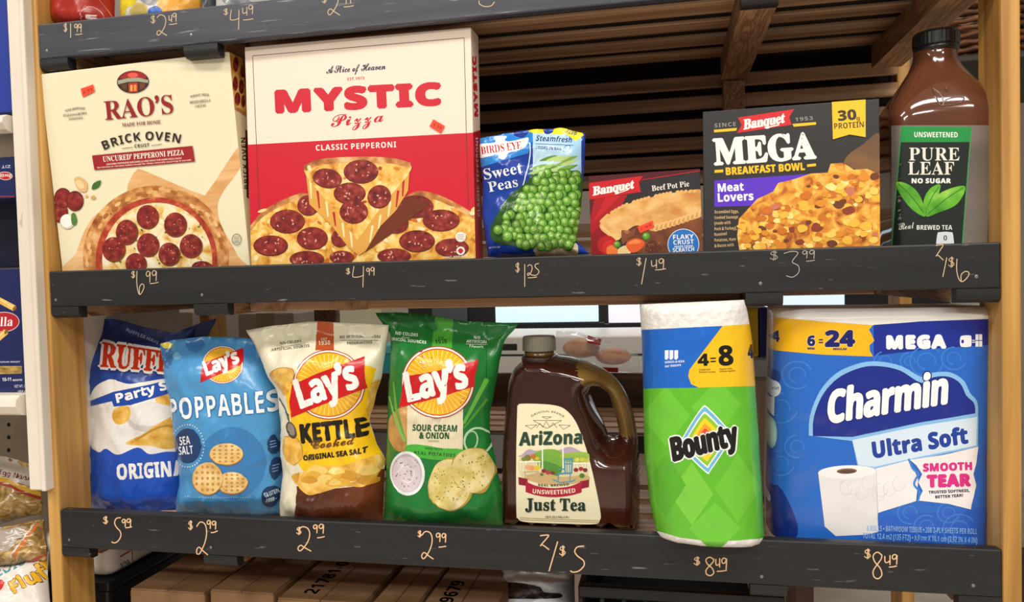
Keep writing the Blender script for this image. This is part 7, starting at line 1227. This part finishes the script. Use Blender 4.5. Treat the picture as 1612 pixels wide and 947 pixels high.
# rice bag lying along the left side below the shelf
t = thing('rice_bag', 'white bag of rice with red stripe lying behind the left post', 'rice', (-.93, .22, .9005))
bm = box_bm(-.992, -.842, .08, .42, .9005, .962, .02, 4); bm_obj('sack', bm, mat((217, 211, 200), .4, .2), t, True)
S = Surf((-.8418, .10, .9), (0, 1, 0), (0, 0, 1), .3, .06); A = Art(t, S, (140, 840, .2233)); A.part('red_stripe'); A.stroke([(30, 272), (290, 120)], 8, (168, 40, 28)); A.part('red_stripe'); A.stroke([(304, 118), (306, 200)], 6, (168, 40, 28)); A.part('lettering'); A.text('MEDIUM', 138, 305, 298, 212, 40, (58, 70, 80), 'S'); A.text('ffy', 50, 362, 120, 325, 36, (200, 150, 30), 'S'); A.flush()
tt = thing('storage_tote', 'black plastic tote carrying the rice bag behind the left post', 'tote', (-.93, .22, .716)); box('tote_body', -.99, -.843, .075, .42, .7165, .885, mat((12, 12, 14), .5), tt, .006, 2); box('tote_rim', -.994, -.839, .071, .424, .8855, .90, mat((16, 16, 19), .45), tt, .003, 2)
# white plastic bag and black crate under the right half
zw = (780, 880, .2854)
t, S, A = bag('plastic_bag', 'bright white plastic bag between the cartons and the black crate', .16, .3, zw, [(36, 40), (36, 140), (36, 300)], [(436, 60), (436, 160), (440, 300)], [(36, 40), (200, 45), (436, 60)], [(36, 300), (440, 300)], .05, mat((223, 228, 238), .3, .3), 18, 18, 1.4, 81, 'bag', .3); t.location.z += 0
A.part('dark_print'); A.blob([(20, 135), (120, 128), (240, 150), (270, 180), (360, 190), (330, 215), (20, 210)], (42, 35, 32)); A.part('dark_print'); A.blob([(20, 160), (180, 165), (250, 185), (20, 200)], (90, 74, 68), 3); A.flush()
blackp = mat((14, 14, 16), .45)
xa, xb = at(910, 930, .06).x, at(1236, 930, .06).x; t = thing('plastic_crate', 'black slotted plastic crate under the paper towels', 'crate', ((xa+xb)/2, .2, .716))
for z0, z1 in ((.717, .74), (.80, .815), (.87, .885), (.925, .942)): box('crate_rail', xa, xb, .06, .072, z0, z1, blackp, t, .002)
n_ = 9
for i in range(n_+1):
    x = xa+(xb-xa-.006)*i/n_; box('crate_rib', x, x+.006, .061, .071, .74, .925, blackp, t, .001)
box('crate_wall', xa, xa+.008, .072, .34, .717, .942, blackp, t, .002); box('crate_wall', xb-.008, xb, .072, .34, .717, .942, blackp, t, .002); box('crate_wall', xa, xb, .332, .34, .717, .942, blackp, t, .002); box('crate_floor', xa+.008, xb-.008, .072, .332, .717, .722, blackp, t, .001)

# ---- neighbouring white gondola on the left
cream = nmat('chipped_cream_paint', [(.3, (207, 196, 180)), (.6, (226, 217, 203)), (.8, (236, 228, 216))], (8, 8, 2), 4, .5, second=((168, 149, 124), (60, 60, 20), (.72, .8)))
xa, xb = at(28, 400, -.012).x, at(58, 400, -.012).x; zb0 = at(66, 772, -.012).z
g = thing('wall_shelving', 'cream painted metal shelving with rounded shelf lips at the left edge', 'shelving', (xa-.2, .2, 0))
box('end_panel', xa, xb-.008, -.012, .30, zb0, 2.15, cream, g, .002); box('edge_strip', xb-.0078, xb, -.016, .30, zb0, 2.15, cream, g, .002, 2)
box('end_post', xa+.004, xb-.002, .20, .30, 0, zb0, cream, g, .002)
box('back_panel', xa-.6, xa-.001, .30, .31, 0, 2.15, nmat('peg_panel', [(.3, (143, 130, 116)), (.7, (163, 150, 134))], (10, 10, 10), 3, .7), g, 0)
for i in range(5):
    for j in range(4):
        p = at(14-i*17, 668+j*20, .30); bm = bmesh.new(); bmesh.ops.create_circle(bm, cap_ends=True, radius=.004, segments=12, matrix=Matrix.Translation((p.x, .2995, p.z))@Matrix.Rotation(math.pi/2, 4, 'X')); bm_obj('peg_hole', bm, mat((21, 18, 15), .9), g)
for ya, yb, xr in ((178, 206, 20), (623, 656, 44)):
    z1, z0 = at(xr, ya, -.02).z, at(xr, yb, -.02).z
    bm = bmesh.new(); pr = [(.02, z1), (-.015, z1), (-.022, z1-.005), (-.024, (z0+z1)/2), (-.018, z0+.004), (-.008, z0), (.0, z0+.004), (.0, z1-.006), (.02, z1-.006)]
    P0 = [bm.verts.new((xa-.6, y, z)) for y, z in pr]; P1 = [bm.verts.new((xa-.004, y, z)) for y, z in pr]; n_ = len(pr)
    for i in range(n_): bm.faces.new((P0[i], P0[(i+1) % n_], P1[(i+1) % n_], P1[i]))
    bm.faces.new(P0); bm.faces.new(P1[::-1]); bm_obj('shelf_lip', bm, cream, g)
    box('shelf_plate', xa-.6, xa-.004, .018, .30, z1-.006, z1, cream, g, .001)
navy = (27, 35, 88)
def pasta(label, xr, yt, yb, Y=.01, w=.14, col=navy):
    a = at(xr, (yt+yb)/2, Y).x; z1, z0 = at(xr, yt, Y).z, at(xr, yb, Y).z
    t = thing('pasta_box', label, 'pasta', (a-w/2, Y+.03, z0)); box('carton', a-w, a, Y, Y+.06, z0, z1, mat(col, .4), t, .001); return t, Surf((a-w, Y, z0), (1, 0, 0), (0, 0, 1), w, z1-z0)
zq1 = at(20, 178, -.02).z
pasta('plain blue pasta box at the top left corner', 11, -160, 176, col=(36, 58, 148))
t, S = pasta('blue pasta box standing upside down in the left shelving', 22, 246, 311); A = Art(t, S, (0, 180, .2747))
A.part('lettering'); A.text('ZIT', 62, 290, 8, 292, 16, (216, 220, 236), 'R'); A.part('red_oval'); A.ell(30, 352, 42, 24, (230, 216, 208), 3); A.ell(30, 352, 38, 21, (184, 31, 44), 3); A.part('brand_lettering'); A.text('Barilla', 66, 344, -14, 340, 18, (242, 236, 232), 'S'); A.part('red_edge'); A.stroke([(-200, 470), (84, 470)], 5, (168, 48, 64)); A.flush()
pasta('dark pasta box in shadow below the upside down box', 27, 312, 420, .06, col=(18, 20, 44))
t, S = pasta('upright blue penne pasta box with red oval emblem', 41, 422, 622); A = Art(t, S, (0, 400, .2747))
A.part('red_oval'); A.ell(20, 388, 92, 58, (216, 200, 200), -3, 36); A.ell(20, 388, 88, 54, (176, 30, 44), -3, 36); A.part('brand_lettering'); A.text('Barilla', -130, 414, 72, 410, 52, (242, 236, 232), 'S', shear=.1)
for a_, b_ in (((-20, 255), (84, 310)), ((-20, 490), (36, 442))):
    A.part('printed_penne'); A.stroke([a_, b_], 34, CHIPM); A.stroke([(a_[0], a_[1]-6), (b_[0]-6, b_[1]-6)], 6, (240, 216, 144)); A.ell(b_[0], b_[1], 9, 16, (138, 90, 32), 30)
A.part('window_print'); A.poly([(-200, 640), (126, 640), (126, 684), (-200, 690)], nmat('print_penne_window', [(.3, (107, 84, 36)), (.6, (184, 152, 80)), (.8, (216, 192, 128))], (60, 60, 200), 3, .3)); A.part('lettering'); A.text('PREMIUM DURUM WHEAT', -90, 622, 116, 620, 9, (200, 204, 224)); A.text('10-11', 14, 727, 64, 725, 20, (230, 232, 242)); A.text('MINUTES', 74, 726, 128, 724, 10, (230, 232, 242)); A.text('NET WT. 1 LB', 84, 764, 160, 762, 16, (216, 220, 236), 'R'); A.text('(454 g)', 104, 792, 150, 790, 14, (216, 220, 236), 'R'); A.flush()
# noodle and rice bags lying at the lower left
zn = (0, 640, .3245)
noodle = nmat('noodles_in_clear_bag', [(.3, (110, 80, 38)), (.5, (168, 132, 72)), (.65, (207, 174, 114)), (.8, (228, 207, 156))], (45, 45, 45), 5, .25, .3, dist=2.5)
t, S, A = bag('noodle_bag', 'clear bag of flat noodles with white header in left shelving', .10, .35, zn, [(-260, 220), (-260, 400), (-260, 640)], [(190, 285), (200, 400), (205, 520)], [(-260, 215), (0, 235), (190, 285)], [(-260, 640), (205, 520)], .03, noodle, 22, 22, 1.2, 91, 'pasta', .25)
A.part('white_header'); A.poly([(-280, 200), (240, 270), (240, 440), (100, 370), (-280, 340)], (201, 189, 180)); A.part('yellow_band'); A.stroke([(-280, 345), (0, 350), (110, 395), (230, 450)], 18, (217, 168, 44), 4); A.part('red_band'); A.stroke([(-280, 365), (0, 372), (110, 416), (200, 460)], 14, (168, 48, 28), 4); A.part('lettering'); A.text('E'+'gg Noodles', -5, 325, 190, 372, 24, (106, 28, 28), 'B'); A.flush()
t, S, A = bag('noodle_bag', 'clear noodle bag with orange stripe lowest in left shelving', .05, .6, zn, [(-260, 600), (-260, 800)], [(215, 545), (222, 745)], [(-260, 600), (0, 585), (215, 545)], [(-260, 800), (222, 745)], .02, noodle, 20, 16, 1.2, 95, 'pasta', .2)
A.part('painted_gloss'); A.poly([(-280, 590), (130, 580), (40, 700), (-280, 720)], (168, 156, 144)); A.part('orange_stripe'); A.stroke([(178, 570), (60, 730)], 14, (201, 120, 58)); A.part('white_stripe'); A.stroke([(164, 572), (46, 728)], 8, (217, 207, 196)); A.part('red_band'); A.stroke([(60, 770), (222, 712)], 12, (176, 58, 36)); A.flush()  # gloss of the film painted as a pale grey patch
t, S, A = bag('rice_bag', 'white rice bag with yellow outlined lettering at the bottom left corner', .02, .5, zn, [(-260, 800), (-260, 1100)], [(236, 700), (240, 1100)], [(-260, 830), (0, 760), (236, 700)], [(-260, 1100), (240, 1100)], .03, (216, 212, 204), 22, 22, 1.3, 99, 'rice', .35)
A.part('lettering'); A.text('MEDIUM', -60, 850, 178, 735, 50, (63, 138, 156), 'B'); A.text('Fluffy', 70, 905, 290, 770, 62, (224, 172, 30), 'B', out=[((106, 60, 16), 5)], bold=4); A.part('red_patch'); A.blob([(-40, 850), (0, 838), (22, 850), (0, 890), (-40, 900)], (200, 51, 44), 3); A.flush()

zlow = min(o.location.z for o in bpy.data.objects if o.name.startswith('rice_bag') and o.location.x < -.95)
box('shelf_plate', xa-.6, xa-.004, -.03, .295, zlow-.012, zlow-.001, cream, g, .001)
# ---- things on the top shelf
zt_ = (60, 0, .2233); zdT = DECK['top']+.0035
def topbag(name, label, l, r, col, T=.03, seed=0, cat='snack bag', Y=.05):
    return bag(name, label, Y, .0, zt_, [(l-20, -560), (l-5, -200), (l, 260)], [(r-20, -560), (r-5, -200), (r, 260)], [(l-20, -560), (r-20, -560)], [(l, 260), (r, 260)], T, col, 20, 30, 1, seed, cat, .3, zdeck=zdT)
t, S, A = topbag('snack_pouch', 'shiny red pouch with round emblem at the top left', 92, 540, (163, 38, 27), .03, 3)
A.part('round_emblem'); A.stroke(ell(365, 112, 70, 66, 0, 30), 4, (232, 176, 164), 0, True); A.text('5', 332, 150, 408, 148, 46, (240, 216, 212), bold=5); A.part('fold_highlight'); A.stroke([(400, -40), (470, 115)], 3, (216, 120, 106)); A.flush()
t, S, A = topbag('snack_pouch', 'yellow and orange pouch with blue dot on the top shelf', 604, 1165, (216, 212, 200), .03, 5)
A.part('yellow_print'); A.poly([(560, -300), (700, -300), (690, 20), (625, 60), (612, 120), (560, 120)], (227, 201, 40)); A.part('orange_print'); A.poly([(850, -300), (1120, -300), (1126, 120), (830, 120), (840, 20)], (227, 162, 58)); A.part('printed_cookie'); A.ell(712, 80, 66, 62, (201, 180, 106)); A.ell(712, 84, 56, 52, (184, 162, 88)); A.part('blue_dot'); A.ell(828, 88, 48, 46, (38, 96, 184)); A.part('grey_print'); A.blob([(720, -20), (840, -20), (830, 25), (780, 40), (730, 10)], (154, 154, 160), 3); A.flush()
topbag('snack_pouch', 'dark grey pouch between the yellow pouch and the white pouch', 1172, 1262, (74, 78, 86), .012, 7)
t, S, A = topbag('snack_pouch', 'white and grey pouch rightmost on the top shelf', 1268, 1700, (196, 194, 194), .03, 9); A.part('grey_print'); A.blob([(1300, -40), (1420, -20), (1500, 10), (1440, 40), (1320, 30)], (138, 138, 144), 3); A.flush()

# ---- rear shelf, its goods and the far end of the store
rs = thing('rear_shelf', 'dark slatted shelf standing behind the display shelf', 'shelf', (-.2, .95, 0))
for i in range(5): box('deck_slat', -1.3, .3, .80+i*.068, .845+i*.068, .978, .99, wood_slat, rs, .0015)
box('back_rail', -1.3, .3, 1.145, 1.165, .95, 1.078, wood_dark, rs, .002); box('front_rail', -1.3, .3, .785, .799, .945, .985, blackp, rs, .002)
for x in (-1.3, .26):
    box('leg', x, x+.04, .80, .84, 0, .977, wood_dark, rs, .002); box('leg', x, x+.04, 1.10, 1.14, 0, .977, wood_dark, rs, .002)
def wbox(name, label, x0, x1, y0, y1, z0, z1, m, cat='box'):
    t = thing(name, label, cat, ((x0+x1)/2, (y0+y1)/2, z0)); box('carton', x0, x1, y0, y1, z0, z1, m, t, .002); mid = (x0+x1)/2
    box('tape_strip', mid-.02, mid+.02, y0-.0004, y1+.0004, z1-.03, z1+.0004, mat((181, 169, 147), .4), t, 0); return t
wbox('white_carton', 'pale carton behind the dark blue chip bag', at(140, 500, .52).x, at(302, 500, .52).x, .52, .72, .99, at(250, 492, .52).z, white_card)
wbox('white_carton', 'pale carton behind the light blue bag', at(374, 500, .52).x, at(462, 500, .52).x, .52, .72, .99, at(420, 493, .52).z, white_card)
for a_ in ((-1.0, 0), (-.35, 0)): pass
st = thing('carton_stand', 'low dark table carrying the pale cartons behind the shelf', 'table', (-.75, .62, 0)); box('table_top', -1.35, -.3, .46, .76, .965, .989, wood_dark, st, .003)
for x in (-1.34, -.34): box('leg', x, x+.035, .47, .505, 0, .965, wood_dark, st, .002); box('leg', x, x+.035, .71, .745, 0, .965, wood_dark, st, .002)
wbox('pink_carton', 'pale pink carton under the rear shelf', -.35, .25, .86, 1.08, 0, .93, mat((205, 185, 176), .7))
# bread in clear wrap on the rear rail
YR = 1.155; clear = mat((232, 238, 242), .12, .4, alpha=.22)
zbr = (770, 480, .391)
t, S, A = bag('bread_pack', 'clear wrapped bread loaves with dark red tape behind the jug', YR, .0, zbr, [(270, 110), (266, 160), (275, 270)], [(600, 190), (606, 230), (604, 275)], [(270, 104), (340, 105), (450, 135), (600, 190)], [(275, 275), (604, 275)], .05, clear, 20, 16, 1.5, 111, 'bread', .15, part='clear_wrap', zdeck=1.0795, topflat=.0)
for (x0, x1, ya, yb) in ((296, 446, 134, 212), (428, 572, 172, 240)):
    c = (on(zbr, (x0, ya), YR)+on(zbr, (x1, yb), YR))/2; rx = (on(zbr, (x1, ya), YR)-on(zbr, (x0, ya), YR)).length/2; rz = (on(zbr, (x0, ya), YR)-on(zbr, (x0, yb), YR)).length/2
    bm = bmesh.new(); bmesh.ops.create_uvsphere(bm, u_segments=20, v_segments=12, radius=1, matrix=Matrix.Translation(c)@Matrix.Diagonal((rx, .035, rz, 1))); bm_obj('bread_loaf', bm, nmat('baked_crust', [(.3, (184, 100, 42)), (.6, (220, 156, 92)), (.8, (240, 200, 148))], (20, 20, 20), 3, .6), t, True)
A.part('red_tape'); A.poly([(398, 122), (452, 132), (448, 162), (396, 152)], (140, 20, 24)); A.part('red_tape'); A.poly([(455, 250), (520, 252), (520, 270), (455, 268)], (156, 26, 28)); A.flush()
# tissue pack in yellow and blue behind the towels
xa, xb = at(1176, 520, .24).x, at(1214, 520, .24).x; t = thing('tissue_pack', 'yellow and navy wrapped pack behind the paper towels', 'tissue', ((xa+xb)/2, .30, DECK['bottom'])); zt0, zt1 = at(1190, 562, .24).z, at(1190, 484, .24).z
box('navy_wrap', xa+.017, xb, .24, .345, zt0, zt1, mat((26, 42, 120), .3, .3), t, .004, 2); box('yellow_wrap', xa-.03, xa+.0165, .24, .345, zt0, zt1, mat((238, 197, 28), .3, .3), t, .004, 2); box('silver_fold', xa-.03, xb, .241, .344, zt0-.03, zt0-.0005, mat((200, 204, 212), .25, .4), t, .004); box('white_base', xa-.03, xb, .241, .344, DECK['bottom']+.0005, zt0-.0305, mat((185, 168, 148), .5), t, .004)
# far cooler with lit doors and a white counter
YC = 3.0
ck = thing('drink_cooler', 'black framed glass door cooler glowing at the far end', 'cooler', (0, YC+.3, 0))
x0, x1 = at(640, 500, YC).x, at(1500, 500, YC).x
box('cabinet', x0, x1, YC+.02, YC+.6, 0, at(900, 430, YC).z, mat((19, 20, 22), .5), ck, .01)
for xa_, xb_, m_ in ((780, 942, mat((196, 220, 236), .3, emit=1.0)), (958, 1120, mat((224, 220, 236), .3, emit=.9)), (1150, 1330, mat((208, 226, 236), .3, emit=.9)), (680, 735, mat((80, 86, 92), .3))):
    a, b = at(xa_, 500, YC).x, at(xb_, 500, YC).x; box('glass_door', a, b, YC, YC+.019, at(xa_, 508, YC).z, at(xa_, 435, YC).z, m_, ck, .003)
    box('door_frame', a-.03, b+.03, YC+.005, YC+.0195, at(xa_, 526, YC).z, at(xa_, 509, YC).z, mat((26, 27, 30), .4), ck, .003)
YW = 2.4
wc = thing('counter_oven', 'white counter appliance with black vent slot behind the jug', 'appliance', (at(850, 560, YW).x, YW+.3, 0))
box('body', at(640, 560, YW).x, at(1230, 560, YW).x, YW, YW+.5, 0, at(850, 529, YW).z, mat((217, 214, 208), .4), wc, .006); box('vent_slot', at(786, 546, YW).x, at(814, 546, YW).x, YW-.004, YW-.0005, at(800, 551, YW).z, at(800, 541, YW).z, mat((26, 26, 26), .5), wc, .001); box('seam', at(640, 560, YW).x, at(1230, 560, YW).x, YW-.003, YW-.0005, at(850, 560, YW).z, at(850, 557, YW).z, mat((42, 42, 42), .5), wc, 0)
tl = thing('teal_bin', 'teal plastic bin seen between the cream and green chip bags', 'bin', (at(618, 560, 1.6).x, 1.7, 0))
box('bin_body', at(596, 560, 1.6).x, at(644, 560, 1.6).x, 1.6, 1.8, 0, at(618, 545, 1.6).z, mat((47, 154, 168), .4), tl, .006); box('bin_rim', at(592, 560, 1.6).x, at(648, 560, 1.6).x, 1.59, 1.81, at(618, 556, 1.6).z, at(618, 543, 1.6).z, mat((88, 184, 196), .4), tl, .004)
ps = thing('wall_poster', 'pale cream poster on the far wall above the chip bags', 'poster', (at(530, 480, 6.2).x, 6.29, at(530, 512, 6.28).z)); box('sheet', at(440, 480, 6.28).x, at(600, 480, 6.28).x, 6.285, 6.297, at(530, 520, 6.28).z, at(530, 440, 6.28).z, mat((230, 228, 196), .7, emit=.0), ps, 0); box('red_mark', at(452, 480, 6.28).x, at(460, 480, 6.28).x, 6.283, 6.2845, at(456, 500, 6.28).z, at(456, 492, 6.28).z, mat((200, 80, 44), .7), ps, 0)
# wicker baskets to the right
wick = nmat('wicker_cane', [(.3, (74, 44, 24)), (.6, (122, 76, 42)), (.8, (156, 108, 64))], (40, 40, 40), 3, .5)
def basket(label, c, r, h, parent_z0):
    t = thing('wicker_basket', label, 'basket', (c[0], c[1], parent_z0)); n = 36
    bm = bmesh.new(); rows = int(h/.013)
    for j in range(rows):
        pts = [(c[0]+(r*(.8+.2*j/rows)+(.004 if (i+j) % 2 else -.004))*math.cos(2*math.pi*i/n), c[1]+(r*(.8+.2*j/rows)+(.004 if (i+j) % 2 else -.004))*math.sin(2*math.pi*i/n), parent_z0+.006+j*.013) for i in range(n+1)]
        tube_mesh(bm, pts, .0055, 5)
    o = bm_obj('woven_wall', bm, wick, t, True); o['kind'] = 'stuff'
    bm = bmesh.new(); tube_mesh(bm, [(c[0]+r*1.03*math.cos(2*math.pi*i/n), c[1]+r*1.03*math.sin(2*math.pi*i/n), parent_z0+h+.004) for i in range(n+1)], .012, 7); bm_obj('rolled_rim', bm, wick, t, True)
    lathe('basket_base', [(r*.1, .0), (r*.78, .001), (r*.78, .006), (r*.1, .007)], (c[0], c[1], parent_z0), wick, t, 30); return t
pc = at(1556, 60, .62); zl_ = at(1520, 112, .62).z
hs = thing('basket_rack', 'dark metal rack holding the wicker baskets behind the right post', 'rack', (pc.x, .68, 0))
box('rack_shelf', pc.x-.11, pc.x+.6, .5, .9, zl_-.012, zl_, mat((42, 35, 32), .5), hs, .002); box('rack_shelf', pc.x-.05, pc.x+.6, .5, .9, .72, .732, mat((42, 35, 32), .5), hs, .002)
for x, y in ((pc.x+.1, .86), (pc.x+.55, .51), (pc.x+.55, .86)): box('rack_leg', x, x+.02, y, y+.02, 0, 2.1, mat((42, 35, 32), .5), hs, .002)
basket('brown wicker basket behind the cap of the tea bottle', (pc.x, .68), .11, .26, zl_+.001)
basket('brown wicker basket right of the right post', (pc.x+.32, .68), .13, .26, zl_+.001)
